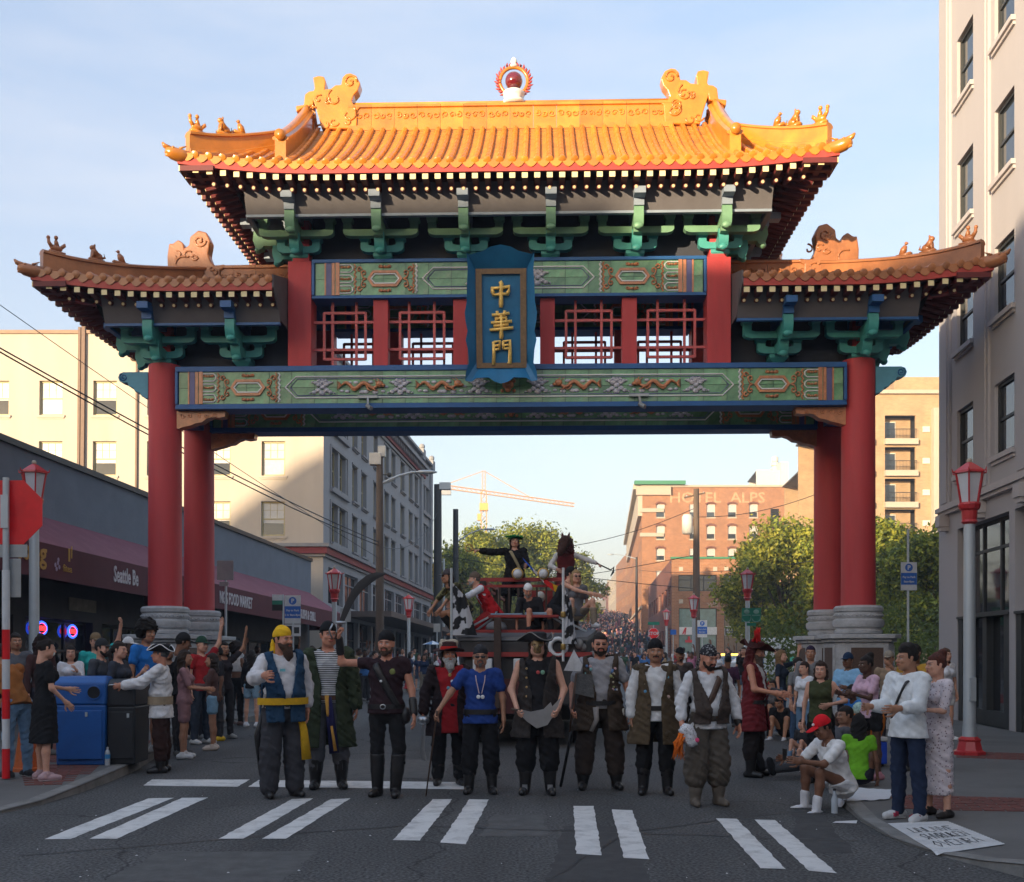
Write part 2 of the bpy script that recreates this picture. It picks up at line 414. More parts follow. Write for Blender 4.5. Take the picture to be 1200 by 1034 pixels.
def beam_panel(half, zc, v, root, tiles=True, tile_w=0.46):
 """glazed relief panel, mirrored about u=0, on the plane v (front faces -v)"""
 ph = 0.33
 n = max(2, round(half*2/tile_w)); w = half*2/n
 m0 = MB(); m0.box(0.004,w-0.004,-0.02,0,0.004,ph-0.004); me = mesh_of(m0, M_GTIL, name='tile')
 for r in range(2):
  for i in range(n):
   link('tile', me, root, (-half+i*w, v, zc-ph+r*ph))
 m0 = MB(); m0.box(-half,half,-0.002,0.02,-ph,ph); obj('panel_backing', m0, M_DARK, root, loc=(0,v,zc))
 vf = v-0.02
 for s in (-1, 1):
  X = lambda d: s*(half-d)
  def strip(name, d0, d1, mt, dep=0.02, z0=-ph, z1=ph):
   m = MB(); a, b = sorted((X(d0),X(d1))); m.box(a,b,vf-dep,vf,zc+z0,zc+z1); obj(name, m, mt, root)
  strip('copper_strip', .19,.22, M_COPP); strip('purple_strip', .225,.33, M_PURP, .012); strip('copper_strip', .34,.40, M_COPP); strip('copper_strip', .42,.50, M_COPP, .03)
  m = MB()
  for zz in (-.215, 0, .215):
   for q in (-1,1):
    zz2 = zz+q*.075
    if abs(zz2) > ph-.01: continue
    m.tube([(X(.50),vf-.01,zc+zz2),(X(.72),vf-.01,zc+zz2),(X(.77),vf-.01,zc+zz2-q*.045)], .014, 5)
   m.tube([(X(.77),vf-.01,zc+zz+.03),(X(.77),vf-.01,zc+zz-.03)], .014, 5)
  obj('white_line', m, M_WHG, root)
  for zz in (-.24,0,.24): link('flower_relief', ME_FLOW, root, (X(.62), vf, zc+zz), scale=(.9,1,.8))
  m = MB(); m.tube([(X(.80)-s*(.035 if k%2 else 0)*1.0, vf-.008, zc-ph+.03+k*(2*ph-.06)/12) for k in range(13)], .02, 5)
  obj('wavy_divider', m, M_COPP, root)
  c = X(1.43)
  obj('hexagon_relief', hexring(.25,.165,.11,.05,.04), M_COPP, root, loc=(c, vf, zc))
  obj('hexagon_line', hexring(.21,.105,.09,.022,.03), M_WHG, root, loc=(c, vf-.003, zc))
  link('scroll_relief', ME_SCR, root, (c+.38, vf-.006, zc), scale=(.95,1,1.15)); link('scroll_relief', ME_SCL, root, (c-.38, vf-.006, zc), scale=(.95,1,1.15))
  for q in (-1,1): link('flower_relief', ME_FLOW, root, (c, vf-.006, zc+q*.245), scale=(1.1,1,1))
  m = MB(); m.tube([(X(2.06)-s*(.03 if k%2 else 0), vf-.008, zc-ph+.03+k*(2*ph-.06)/12) for k in range(13)], .022, 5)
  obj('wavy_divider', m, M_WHG, root)
  m = MB(); m.tube([(X(2.00)-s*(.03 if k%2 else 0), vf-.006, zc-ph+.03+k*(2*ph-.06)/12) for k in range(13)], .02, 5)
  obj('wavy_divider', m, M_COPP, root)
  m = MB()
  for q in (-1, 1):
   m.tube([(X(2.20),vf-.01,zc),(X(2.42),vf-.01,zc+q*.215),(0,vf-.01,zc+q*.215)], .017, 5)
  obj('cartouche_line', m, M_WHG, root)
  m = MB()
  for q in (-1, 1):
   m.tube([(X(2.30),vf-.006,zc),(X(2.45),vf-.006,zc+q*.17),(0,vf-.006,zc+q*.17)], .009, 5)
  obj('cartouche_inner_line', m, M_PURP, root)
  u = .60; k = 0
  lim = half-2.65
  while u < lim:
   if k % 2 == 0:
    link('cloud_relief', ME_CLOUD, root, (s*u, vf-.01, zc), scale=(.88,1,1.05)); u += .80
   else:
    link('dragon_relief', ME_DRAG, root, (s*u, vf-.01, zc), scale=(-s*.95,1,1.0)); u += .80
   k += 1
 m = MB(); m.ball((0,-.02,.02),(.12,.06,.10),12,6); m.ball((0,-.05,-.08),(.06,.05,.06),8,5)
 for x,z in ((-.12,.1),(.12,.1),(-.12,-.1),(.12,-.1)): m.ball((x,-.02,z),(.04,.04,.04),7,4)
 obj('turtle_relief', m, M_COPP, root, True, loc=(0, vf, zc))
def beam(half, z0, z1, v0, v1, both_faces, tile_w=0.46):
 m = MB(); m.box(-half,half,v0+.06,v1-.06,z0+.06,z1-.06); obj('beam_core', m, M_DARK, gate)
 zc = (z0+z1)/2
 fr = (z1-z0)/2-.33
 m = MB()
 for a, b in ((z0, z0+fr*.55),(z0+fr*.55+.002, z0+fr),(z1-fr, z1)):
  off = 0.0 if a != z0+fr*.55+.002 else .025
  m.box(-half, half, v0+off, v1-off, a, b)
 for s in (-1,1):
  a, b = sorted((s*(half-.055), s*(half+.002)))
  m.box(a, b, v0-.003, v1+.003, z0+fr+.001, z1-fr-.001)
 obj('blue_rail', m, M_BLUE, gate, bevel=0.006)
 beam_panel(half-.07, zc, v0+.055, gate, tile_w=tile_w)
LB0, LB1 = 6.64, 7.51
beam(6.83, LB0, LB1, -0.33, 0.20, True)
beam(6.83, LB0, LB1, 1.95, 2.50, True)
beam(4.02, 8.89, 9.69, -0.30, 0.20, True)
beam(4.02, 8.89, 9.69, 1.95, 2.50, True)
for s in (-1, 1):
 m = MB(); m.box(-.22,.22,.36,1.86,6.66,7.49); obj('cross_beam', m, M_BLUE, gate, loc=(s*UC,0,0))
 m = MB(); m.box(-.2,.2,.26,1.9,8.9,9.66); obj('cross_beam', m, M_BLUE, gate, loc=(s*UI,0,0))
def corner_bracket(s, v, dz):
 prof = [(0,0),(1.02,0),(1.0,-.12),(.86,-.14),(.74,-.12),(.62,-.16),(.52,-.23),(.40,-.25),(.30,-.29),(.16,-.32),(.04,-.36),(0,-.36)]
 m = MB(); m.prism([(s*-a,b) for a,b in prof], -.12, .12)
 o = obj('carved_bracket', m, M_COPP, gate, loc=(s*(UC-.30), v, 6.635))
 for k in range(5):
  m = MB(); m.tube([(s*-x, -.125, z) for x,_,z in spiral(.12+.17*k, -.10-.0*k, .055, 1.1, 1 if k%2 else -1, k)], .012, 5)
  obj('carved_scroll', m, M_COPP, o)
for s in (-1, 1):
 corner_bracket(s, -.05, 0); corner_bracket(s, 2.2, 0)
 prof = [(0,0),(.52,0),(.60,-.03),(.63,-.11),(.60,-.19),(.52,-.22),(.43,-.22),(.40,-.30),(.31,-.33),(.28,-.40),(.18,-.43),(.14,-.50),(.05,-.55),(0,-.55)]
 for v in (0, 2.2):
  m = MB(); m.prism([(s*a,b) for a,b in prof], -.14, .14)
  o = obj('scroll_bracket', m, M_SCROLLB, gate, loc=(s*(UC+.31), v, 7.46), bevel=0.01)
  m = MB(); m.tube([(s*x, -.145, z) for x,_,z in spiral(.51, -.11, .09, 1.6, -1, 1.2)], .013, 5); obj('scroll_line', m, M_BLUE, o)
for u in (-2.86, 2.65):
 m = MB(); m.box(-.20,.20,-.05,0,-.03,.02); m.bar((0,-.03,0),(0.02,-.10,-.22),.04,.03); m.tube([(0.0,-.1,-.2),(0.10,-.2,-.28)], .045, 8)
 obj('clamp_light', m, [mat('galvanised', (0.35,0.37,0.38), 0.45, metal=0.5)], gate, loc=(u, -.34, 6.86))
def arm(w, h, th, up):
 """a bow shaped bracket arm, half-width w, upturned ends"""
 return [(-w,up),(-w,h*.55),(-w+.04,h*.2),(-w+.13,0),(-.12,0),(.12,0),(w-.13,0),(w-.04,h*.2),(w,h*.55),(w,up),(w-.16,up),(w-.16,h+.02),(w-.24,h),(-w+.24,h),(-w+.16,h+.02),(-w+.16,up)]
def make_bracket():
 """list of (name, mesh, loc)"""
 out = []
 m = MB()
 m.loft([[(-.10,-.10,0),(.10,-.10,0),(.10,.10,0),(-.10,.10,0)],[(-.19,-.19,.10),(.19,-.19,.10),(.19,.19,.10),(-.19,.19,.10)],[(-.19,-.19,.19),(.19,-.19,.19),(.19,.19,.19),(-.19,.19,.19)]])
 out.append(('bracket_block', mesh_of(m, M_TEAL, name='bracket_block'), (0,0,0)))
 for (w, z, up, v, mt) in ((.44,.17,.21,-.14,M_TEAL),(.76,.42,.26,-.36,M_GRN)):
  m = MB(); m.prism(arm(w,.13,.16,up), -.08, .08)
  for sx in (-1,1):
   m.loft([[(sx*(w-.08)+a*.07,b*.07,up+.002) for a,b in ((-1,-1),(1,-1),(1,1),(-1,1))],[(sx*(w-.08)+a*.11,b*.11,up+.06) for a,b in ((-1,-1),(1,-1),(1,1),(-1,1))],[(sx*(w-.08)+a*.11,b*.11,up+.11) for a,b in ((-1,-1),(1,-1),(1,1),(-1,1))]])
  out.append(('bracket_arm', mesh_of(m, mt, name='bracket_arm'), (0,v,z)))
 for (v1, z, L, mt) in ((.12,.14,.62,M_TEAL),(.12,.42,1.02,M_GRN)):
  m = MB(); m.prism([(v1,0),(v1,.19),(-L+.18,.19),(-L+.16,.30),(-L,.30),(-L-.02,.12),(-L+.03,-.02),(-L+.10,-.08),(-L+.18,-.05),(-L+.2,0)], -.095, .095, 'x')
  m.ball((0,-L+.07,-.06),(.097,.07,.07),10,6)
  out.append(('bracket_tongue', mesh_of(m, mt, 30, name='bracket_tongue'), (0,0,z)))
 m = MB(); m.box(-.10,.10,-1.06,.2,.722,.86)
 m.prism([(-1.30,.861),(-1.30,.99),(-1.0,1.02),(-.4,1.02),(.2,1.0),(.2,.861)], -.11, .11, 'x')
 out.append(('bracket_head', mesh_of(m, M_PURL, name='bracket_head'), (0,0,.0)))
 m = MB(); m.box(-.085,.085,-.80,-.62,.30,.722)
 out.append(('bracket_strut', mesh_of(m, M_GRN, name='bracket_strut'), (0,0,0)))
 return out
BR = make_bracket()
def bracket(u, z, sides=(1,), wing=False):
 for sg in (1, -1):
  cv = 0.0 if sg == 1 else 2.2
  e = bpy.data.objects.new('bracket_set', None); col.objects.link(e); e.parent = gate
  e.location = (u, cv, z); e.rotation_euler = (0,0,0 if sg == 1 else PI)
  for nm, me, loc in BR:
   o = link(nm, me, e, loc)
   if wing:
    o.material_slots[0].link = 'OBJECT'
    o.material_slots[0].material = M_BLUE if nm == 'bracket_head' else M_TEAL
 return e
for u in (-4.31,-2.5875,-.8625,.8625,2.5875,4.31): bracket(u, 9.69)
for u in (-7.15,-5.5,5.5,7.15): bracket(u, 7.55, wing=True)
for s in (-1,1):
 for (U_, z_, wing) in ((UI, 9.69, False),(UC, 7.55, True)):
  for cv in (0.15, 2.05):
   e = bpy.data.objects.new('bracket_set', None); col.objects.link(e); e.parent = gate
   e.location = (s*(U_+.02), cv, z_+.004); e.rotation_euler = (0,0,s*PI/2)
   for nm, me, loc in BR:
    if nm in ('bracket_tongue','bracket_head'):
     o = link(nm, me, e, loc)
     if wing:
      o.material_slots[0].link = 'OBJECT'; o.material_slots[0].material = M_BLUE if nm == 'bracket_head' else M_TEAL
  for cv in (0,2.2):
   m = MB(); m.box(-.17,.17,-.17,.17,z_-.02,z_+.85); obj('column_stub', m, M_RED, gate, loc=(s*U_, cv, 0))
def under(u0, u1, z0, tip_out_l, tip_out_r, wing):
 zb, zt = z0+.62, z0+1.20
 mt = M_BLUE if wing else M_PURL
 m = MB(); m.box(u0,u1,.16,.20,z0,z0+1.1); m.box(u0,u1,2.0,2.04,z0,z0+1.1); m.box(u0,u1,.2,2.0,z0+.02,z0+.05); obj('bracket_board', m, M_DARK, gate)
 for sg, v in ((1,-.88),(-1,3.08)):
  m = MB(); m.box(u0-tip_out_l, u1+tip_out_r, v-.05, v+.05, zb, zb+.05); obj('purlin', m, mt, gate)
  m = MB(); a0, a1 = u0-tip_out_l, u1+tip_out_r
  m.add([(a0,v,zb+.05),(a1,v,zb+.05),(a1,v-.26*sg,zt-.02),(a0,v-.26*sg,zt-.02),(a0,v+.03*sg,zb+.05),(a1,v+.03*sg,zb+.05),(a1,v-.23*sg,zt-.02),(a0,v-.23*sg,zt-.02)],
   [(0,1,2,3),(7,6,5,4),(0,4,5,1),(3,2,6,7),(0,3,7,4),(1,5,6,2)])
  obj('soffit_board', m, M_SOFF, gate)
under(-4.3, 4.3, 9.69, .9, .9, False)
under(-7.15, -4.52, 7.55, .9, 0, True)
under(4.52, 7.15, 7.55, 0, .9, True)
for s in (-1,1):
 for U_, z0, mt in ((UI+.9, 9.69, M_PURL),(UC+.9, 7.55, M_BLUE)):
  m = MB(); m.box(-.05,.05,-.83,3.03,z0+.62,z0+.67); obj('purlin', m, mt, gate, loc=(s*U_,0,0))
  m = MB(); m.add([(0,-.83,z0+.67),(0,3.03,z0+.67),(s*.26,3.03,z0+1.18),(s*.26,-.83,z0+1.18)], [(0,1,2,3)]);
  m.add([(s*-.03,-.83,z0+.67),(s*-.03,3.03,z0+.67),(s*.23,3.03,z0+1.18),(s*.23,-.83,z0+1.18)], [(0,1,2,3)])
  obj('soffit_board', m, M_SOFF, gate, loc=(s*U_,0,0))
class Roof:
 def __init__(s, U, Uend, V, vc, ze, zr, flare, u_in=None, a=.62, push=.14):
  s.U=U; s.Ug=Uend; s.V=V; s.vc=vc; s.ze=ze; s.zr=zr; s.fl=flare; s.ui=u_in; s.a=a; s.push=push
 def prof(s, t): return s.ze+(s.zr-s.ze)*(s.a*t+(1-s.a)*t*t)
 def corner(s, u, v):
  cu = max(0, (abs(u)-(s.U-2.6))/2.6); cv = max(0, (abs(v-s.vc)-(s.V-2.2))/2.2)
  return min(cu,1.1)**2*min(cv,1.1)**2
 def z(s, u, v):
  df = s.V-abs(v-s.vc); ds = s.U-abs(u)
  d = df if abs(u) <= s.Ug else min(df, ds)
  return s.prof(max(0,d)/s.V)+s.fl*s.corner(u,v)
 def pt(s, u, v, dz=0):
  c = s.corner(u, v)*s.push
  return Vector((u+math.copysign(c,u), v+math.copysign(c, v-s.vc), s.z(u,v)+dz))
def tile_row_mesh(rf, pts, mt, r=.058):
 m = MB()
 m.tube([p+Vector((0,0,.03)) for p in pts], r, 8)
 d = (pts[0]-pts[1]).normalized(); c = pts[0]+Vector((0,0,.015))
 m.tube([c, c+d*.035, c+d*.045], [r*1.32, r*1.32, r*.9], 10)
 L = sum((pts[i+1]-pts[i]).length for i in range(len(pts)-1)); n = int(L/.36)
 for k in range(1, n):
  t = k/n*(len(pts)-1); i = int(t); q = pts[i].lerp(pts[min(i+1,len(pts)-1)], t-i)+Vector((0,0,.03))
  dd = (pts[min(i+1,len(pts)-1)]-pts[i]).normalized()*.018
  m.tube([q-dd, q+dd], r*1.10, 8, cap=True)
 return m
def drip_mesh(mt):
 m = MB(); poly = [(-.118,.035),(.118,.035),(.105,-.045),(.055,-.10),(0,-.125),(-.055,-.10),(-.105,-.045)]
 m.prism(poly, -.015, .012); m.tube([(-.115,0,.03),(-.08,0,-.0),(0,0,-.02),(.08,0,0),(.115,0,.03)], .014, 4)
 return mesh_of(m, mt, name='drip_tile')
def build_roof(rf, us, inner, mt, two_sided=False):
 """us: list of sides (-1,1) with hips; inner: for wings the inner cut u"""
 sp = .238
 V, vc, U = rf.V, rf.vc, rf.U
 drip = drip_mesh(mt)
 m_r = MB(); m_r.box(-.055,.055,-.02,.62,-.05,.05)
 m_r.cur = 1; m_r.box(-.056,.056,-.032,-.0205,-.051,.051)
 me_fly = mesh_of(m_r, [M_RAFT, M_CREAM], name='flying_rafter')
 m_r = MB(); m_r.tube([(0,.30,-.05),(0,1.35,.22)], .045, 8, up=(0,0,1)); m_r.cur = 1; m_r.tube([(0,.288,-.053),(0,.2995,-.05)], .03, 8)
 me_rnd = mesh_of(m_r, [M_RAFT, M_CREAM], name='rafter')
 segs = []
 if inner is None: lo, hi = -U, U
 else: lo, hi = (inner, U) if us[0] > 0 else (-U, -inner)
 n = int((hi-lo-.1)/sp)
 for sgn in (-1, 1):
  for i in range(n+1):
   u = lo+.06+(hi-lo-.12)*i/n
   if abs(u) <= rf.Ug: L = V-.05
   else: L = min(V-.05, U-abs(u)-.03)
   if L > .15:
    k = max(3, int(L/.28))
    pts = [rf.pt(u, vc+sgn*(V-L*t/k)) for t in range(k+1)]
    obj('tile_row', tile_row_mesh(rf, pts, mt), mt, gate, 40)
   p = rf.pt(u, vc+sgn*V)
   link('flying_rafter', me_fly, gate, (p.x, p.y-sgn*.05, p.z-.27), rot=(R(-6)*0, 0, 0 if sgn < 0 else PI))
   pr = rf.pt(u, vc+sgn*(V-.42))
   if abs(u) < U-.45:
    link('rafter', me_rnd, gate, (p.x, p.y, p.z-.34), rotz=0 if sgn < 0 else PI)
   if i < n:
    u2 = u+(hi-lo-.12)/n/2
    q = rf.pt(u2, vc+sgn*(V+.01)); q2 = rf.pt(u2+.05, vc+sgn*V)
    link('drip_tile', drip, gate, (q.x, q.y, q.z-.01), rot=(0, -math.atan2(q2.z-q.z, .05), 0))
 for s in us:
  n2 = int((2*V-.1)/sp)
  for i in range(n2+1):
   v = vc-V+.06+(2*V-.12)*i/n2
   L = min(U-rf.Ug if rf.Ug > 0 else V, V-abs(v-vc)-.03)
   if L > .15:
    k = max(3, int(L/.28))
    pts = [rf.pt(s*(U-L*t/k), v) for t in range(k+1)]
    obj('tile_row', tile_row_mesh(rf, pts, mt), mt, gate, 40)
   p = rf.pt(s*U, v)
   link('flying_rafter', me_fly, gate, (p.x-s*.05, p.y, p.z-.27), rotz=s*PI/2)
   if abs(v-vc) < V-.45: link('rafter', me_rnd, gate, (p.x, p.y, p.z-.34), rotz=s*PI/2)
   if i < n2:
    v2 = v+(2*V-.12)/n2/2; q = rf.pt(s*(U+.01), v2)
    link('drip_tile', drip, gate, (q.x, q.y, q.z-.01), rotz=PI/2)
 cm = MB()
 for sgn in (-1, 1):
  for k in range(1, int(V/.11)):
   d = k*.11
   ulim_hi = U-d if (inner is None or us[0] > 0) else -inner
   ulim_lo = -(U-d) if (inner is None or us[0] < 0) else inner
   if inner is None and d > U-rf.Ug: ulim_hi, ulim_lo = rf.Ug, -rf.Ug
   if ulim_hi-ulim_lo < .3: continue
   nn = max(2, int((ulim_hi-ulim_lo)/.4)); A = []
   for i in range(nn+1):
    uu = ulim_lo+(ulim_hi-ulim_lo)*i/nn
    A.append([rf.pt(uu, vc+sgn*(V-d), .028), rf.pt(uu, vc+sgn*(V-d), .006), rf.pt(uu, vc+sgn*(V-d-.10), .006)])
   cm.sheet(A)
 tag(obj('pan_tile_course', cm, mt, gate, fix=False), kind='stuff')
 def sheet(dz):
  m = MB(); N = 40
  for sgn in (-1, 1):
   grid = []
   for i in range(N+1):
    u = lo+(hi-lo)*i/N; row = []
    L = V if abs(u) <= rf.Ug else min(V, U-abs(u))
    for k in range(9):
     p = rf.pt(u, vc+sgn*(V-L*k/8), dz)
     if abs(u) > rf.Ug+1e-3: p.z = rf.prof(L*k/8/V)+rf.fl*rf.corner(u, vc+sgn*(V-L*k/8))+dz
     row.append(p)
    grid.append(row)
   m.sheet(grid)
  for s in us:
   grid = []
   for i in range(25):
    v = vc-V+2*V*i/24; L = min(U-rf.Ug, V-abs(v-vc)); row = []
    for k in range(7):
     uu = s*(U-L*k/6); p = rf.pt(uu, v, dz); p.z = rf.prof(L*k/6/V)+rf.fl*rf.corner(uu, v)+dz
     row.append(p)
    grid.append(row)
   m.sheet(grid)
  return m
 obj('roof_deck', sheet(-.015), mt, gate, True, fix=False)
 obj('roof_boarding', sheet(-.20), M_RAFT, gate, True, fix=False)
 def fascia(ptsf, out):
  m = MB(); vs = []; n = len(ptsf)
  for p, o in zip(ptsf, out):
   for dz, do in ((-.06,.0),(-.20,.0),(-.20,-.05),(-.06,-.05)):
    vs.append((p.x+o[0]*do, p.y+o[1]*do, p.z+dz))
  fs = []
  for i in range(n-1):
   for k in range(4): fs.append((i*4+k, i*4+(k+1)%4, (i+1)*4+(k+1)%4, (i+1)*4+k))
  fs += [(0,1,2,3), tuple((n-1)*4+k for k in (3,2,1,0))]
  m.add(vs, fs); obj('fascia', m, M_FASC, gate)
 for sgn in (-1, 1):
  N = 36; pp = [rf.pt(lo+(hi-lo)*i/N, vc+sgn*(V+.004)) for i in range(N+1)]
  fascia(pp, [(0,sgn)]*len(pp))
 for s in us:
  pp = [rf.pt(s*(U+.004), vc-V+2*V*i/24) for i in range(25)]
  fascia(pp, [(s,0)]*len(pp))
def ridge_strip(pts, w, h, mt, name='ridge', cap_r=None, tilt=None):
 """upright decorated ridge along pts (bottom line)"""
 m = MB(); n = len(pts)
 rings = []
 for i, p in enumerate(pts):
  d = (pts[min(i+1,n-1)]-pts[max(i-1,0)]); d.z = 0; d.normalize(); sx = Vector((-d.y, d.x, 0))
  hh = h[i] if hasattr(h,'__len__') else h
  prof = [(-w*.62,-.06),(-w*.62,.05),(-w*.42,.07),(-w*.42,hh*.80),(-w*.60,hh*.82),(-w*.60,hh*.92),(-w*.3,hh),(w*.3,hh),(w*.60,hh*.92),(w*.60,hh*.82),(w*.42,hh*.80),(w*.42,.07),(w*.62,.05),(w*.62,-.06)]
  rings.append([p+sx*a+Vector((0,0,b)) for a,b in prof])
 m.loft(rings)
 return obj(name, m, mt, gate)
up = Roof(6.15, 4.42, 2.7, 1.1, 11.06, 13.02, .16, a=.82)
build_roof(up, (-1,1), None, M_TILE)
for i in range(14):
 a, b = -3.5+.5*i, -3.5+.5*(i+1)
 r = ridge_strip([Vector((a+.003,1.1,12.98)),Vector((b-.003,1.1,12.98))], .26, .55, M_TILE, 'ridge_block')
 m = MB()
 for k in range(3):
  m.tube([(x,-.118,z) for x,_,z in spiral(a+.1+.15*k, 13.26, .07, 1.1, 1 if k%2 else -1, k*2+i)], .014, 5)
 obj('ridge_relief', m, M_TILE, r, loc=(0,1.1,0))
m = MB(); m.tube([(-3.6,1.1,13.55),(3.6,1.1,13.55)], .05, 10); obj('ridge_cap', m, M_TILE, gate, True)
def outline(pts, sc, ox, oz, flip):
 return [((x-ox)/sc*(-1 if flip else 1), (oz-y)/sc) for x, y in pts]
ORN_U = [(310,640),(285,540),(240,400),(235,440),(160,450),(90,490),(85,440),(155,430),(165,340),(200,315),(240,310),(250,290),(235,195),(285,182),(330,190),(345,230),(335,300),(390,295),(430,265),(480,262),(490,200),(520,170),(560,163),(610,185),(645,250),(625,310),(590,350),(570,400),(590,440),(640,432),(655,450),(620,480),(612,640)]
ORN_W = [(925,360),(920,190),(930,120),(950,122),(980,100),(1008,118),(1015,148),(1040,130),(1045,85),(1090,50),(1135,62),(1157,110),(1145,180),(1160,220),(1185,245),(1230,235),(1245,250),(1210,270),(1215,360)]
def ornament(u, z, pts, sc, ox, oz, mt, flip, label_part, spir):
 poly = outline(pts, sc, ox, oz, flip)
 m = MB(); m.prism(poly, -.15, .15)
 o = obj(label_part, m, mt, gate, loc=(u, 1.1, z), bevel=0.03)
 rr = random.Random(int(abs(u)*10))
 m = MB()
 for vv in (-.155, .155):
  for (x, y, r0, tn, sg, st) in spir:
   q = outline([(x,y)], sc, ox, oz, flip)[0]
   m.tube([(a, vv, b) for a,_,b in spiral(q[0], q[1], r0, tn, sg, st)], .022, 6)
  for k in range(9):
   x = rr.uniform(min(p[0] for p in poly)+.22, max(p[0] for p in poly)-.2); zz = rr.uniform(.08, max(p[1] for p in poly)*.55)
   m.tube([(a, vv, b) for a,_,b in spiral(x, zz, rr.uniform(.06,.12), .8, 1 if k%2 else -1, k)], .02, 6)
 obj('dragon_relief', m, mt, o, True)
SCU = 7.383*1250/23.1
ornament(-4.42+.10+.32, 12.98, ORN_U, SCU, 340, 640, M_TILE, False, 'ridge_dragon', [(560,240,.15,1.3,1,0),(430,380,.2,.8,1,2),(540,520,.2,.8,-1,1)])
ornament(4.42-.10-.32, 12.98, ORN_U, SCU, 340, 640, M_TILE, True, 'ridge_dragon', [(560,240,.15,1.3,1,0),(430,380,.2,.8,1,2),(540,520,.2,.8,-1,1)])
def beast(kind):
 m = MB()
 if kind == 0:
  m.ball((0,0,.07),(.13,.06,.07),10,6); m.tube([(-.08,0,.08),(-.14,0,.16),(-.15,0,.24)],[.045,.035,.03],7); m.ball((-.15,0,.25),.04,7,5)
  m.tube([(.02,0,.1),(.0,0,.2),(.0,0,.26)],[.05,.04,.03],7); m.ball((0,0,.28),.042,8,5); m.tube([(.08,0,.08),(.16,0,.16),(.17,0,.20)],[.04,.04,.015],6)
 elif kind == 1:
  m.ball((.05,0,.07),(.10,.06,.08),9,6); m.tube([(.02,0,.08),(-.04,0,.17),(-.05,0,.2)],[.075,.06,.05],8); m.ball((-.06,0,.22),(.065,.055,.055),9,6)
  for y in (-.03,.03): m.tube([(-.06,y,.15),(-.08,y,0)],[.03,.022],6); m.ball((-.03,y,.27),(.02,.015,.03),6,4)
  m.tube([(.12,0,.05),(.19,0,.08),(.17,0,.15)],[.03,.025,.01],6)
 else:
  m.tube([(.08,0,0),(.02,0,.10),(-.02,0,.17)],[.05,.07,.035],8); m.ball((-.03,0,.21),.036,8,5); m.tube([(-.05,0,.21),(-.09,0,.20)],[.014,.004],5)
  m.tube([(.06,0,.05),(.14,0,.0)],[.03,.012],6)
 m.box(-.14,.17,-.05,.05,-.04,.01)
 return m
B_U = [mesh_of(beast(k), M_TILE, True) for k in range(3)]
B_W = [mesh_of(beast(k), M_TILE2, True) for k in range(3)]
def dragon_tip(p, s, sv, mt):
 m = MB()
 d = Vector((s*.8, sv*.6, 0)).normalized()
 m.tube([p-d*.35, p-d*.1+Vector((0,0,-.02)), p+d*.08, p+d*.20+Vector((0,0,.02))],[.10,.13,.12,.06],10)
 m.tube([p+d*.05+Vector((0,0,.05)), p+d*.22+Vector((0,0,.10)), p+d*.26+Vector((0,0,.15))],[.06,.045,.02],7)
 m.tube([p+d*.0+Vector((0,0,-.06)), p+d*.20+Vector((0,0,-.06))],[.06,.03],7)
 for y in (-1,1):
  sx = Vector((-d.y,d.x,0))*y
  m.ball(tuple(p+d*.08+sx*.08+Vector((0,0,.07))),.03,6,4)
  m.tube([p-d*.05+sx*.06+Vector((0,0,.09)), p-d*.18+sx*.08+Vector((0,0,.16))],[.03,.008],5)
 obj('dragon_head', m, mt, gate, True)
def hip(rf, s, sv, mt, beasts, h0, h1, d_in):
 n = 14; pts = []; hs = []
 for i in range(n+1):
  t = i/n; d = d_in*(1-t)+.12*t
  pts.append(rf.pt(s*(rf.U-d), rf.vc+sv*(rf.V-d))+Vector((0,0,.02))); hs.append(h0+(h1-h0)*t)
 ridge_strip(pts, .2, hs, mt, 'hip_ridge')
 tops = [p+Vector((0,0,h)) for p,h in zip(pts,hs)]
 for k, t in enumerate((.96,.78,.60)):
  i = int(t*n); p = tops[i]
  ang = math.atan2(sv, s)
  o = link('roof_beast', beasts[k], gate, p, rot=(0,0,ang+PI))
  o.location.z += .03
 c = rf.pt(s*(rf.U+.02), rf.vc+sv*(rf.V+.02))
 dragon_tip(c+Vector((0,0,-.03)), s, sv, mt)
 m = MB(); a = rf.pt(s*(rf.U-1.6), rf.vc+sv*(rf.V-1.6))+Vector((0,0,-.38)); b = c+Vector((-s*.28,-sv*.28,-.24)); b2 = a.lerp(b,.82)+Vector((0,0,-.16))
 m.bar(a, b, .16, .16); m.bar(a+Vector((0,0,-.15)), b2, .16, .15)
 obj('corner_beam', m, M_FASC, gate)
for s in (-1,1):
 for sv in (-1,1):
  hip(up, s, sv, M_TILE, B_U, .36, .42, 1.75)
  pts = [up.pt(s*4.40, 1.1+sv*(2.7-d))+Vector((0,0,0)) for d in np.linspace(2.6,.28,14)]
  ridge_strip(pts, .26, .50, M_TILE, 'gable_ridge')
  m = MB(); m.tube([p+Vector((0,0,.50)) for p in pts], .085, 8); obj('gable_ridge_cap', m, M_TILE, gate, True)
  p = pts[-1]; m = MB(); m.tube([p+Vector((0,-.02*sv,.50)), p+Vector((0,sv*.08,.48))], [.105,.10], 12); obj('gable_ridge_end', m, M_TILE, gate, True)
 m = MB(); tri = [(1.1-.95,up.prof(.65)-.1),(1.1+.95,up.prof(.65)-.1),(1.1,12.95)]
 m.prism(tri, s*4.30, s*4.36, 'x'); obj('gable_wall', m, M_RED, gate)
wg = Roof(9.1, 9.1-2.5, 2.5, 1.1, 8.90, 9.62, .20, a=.8)
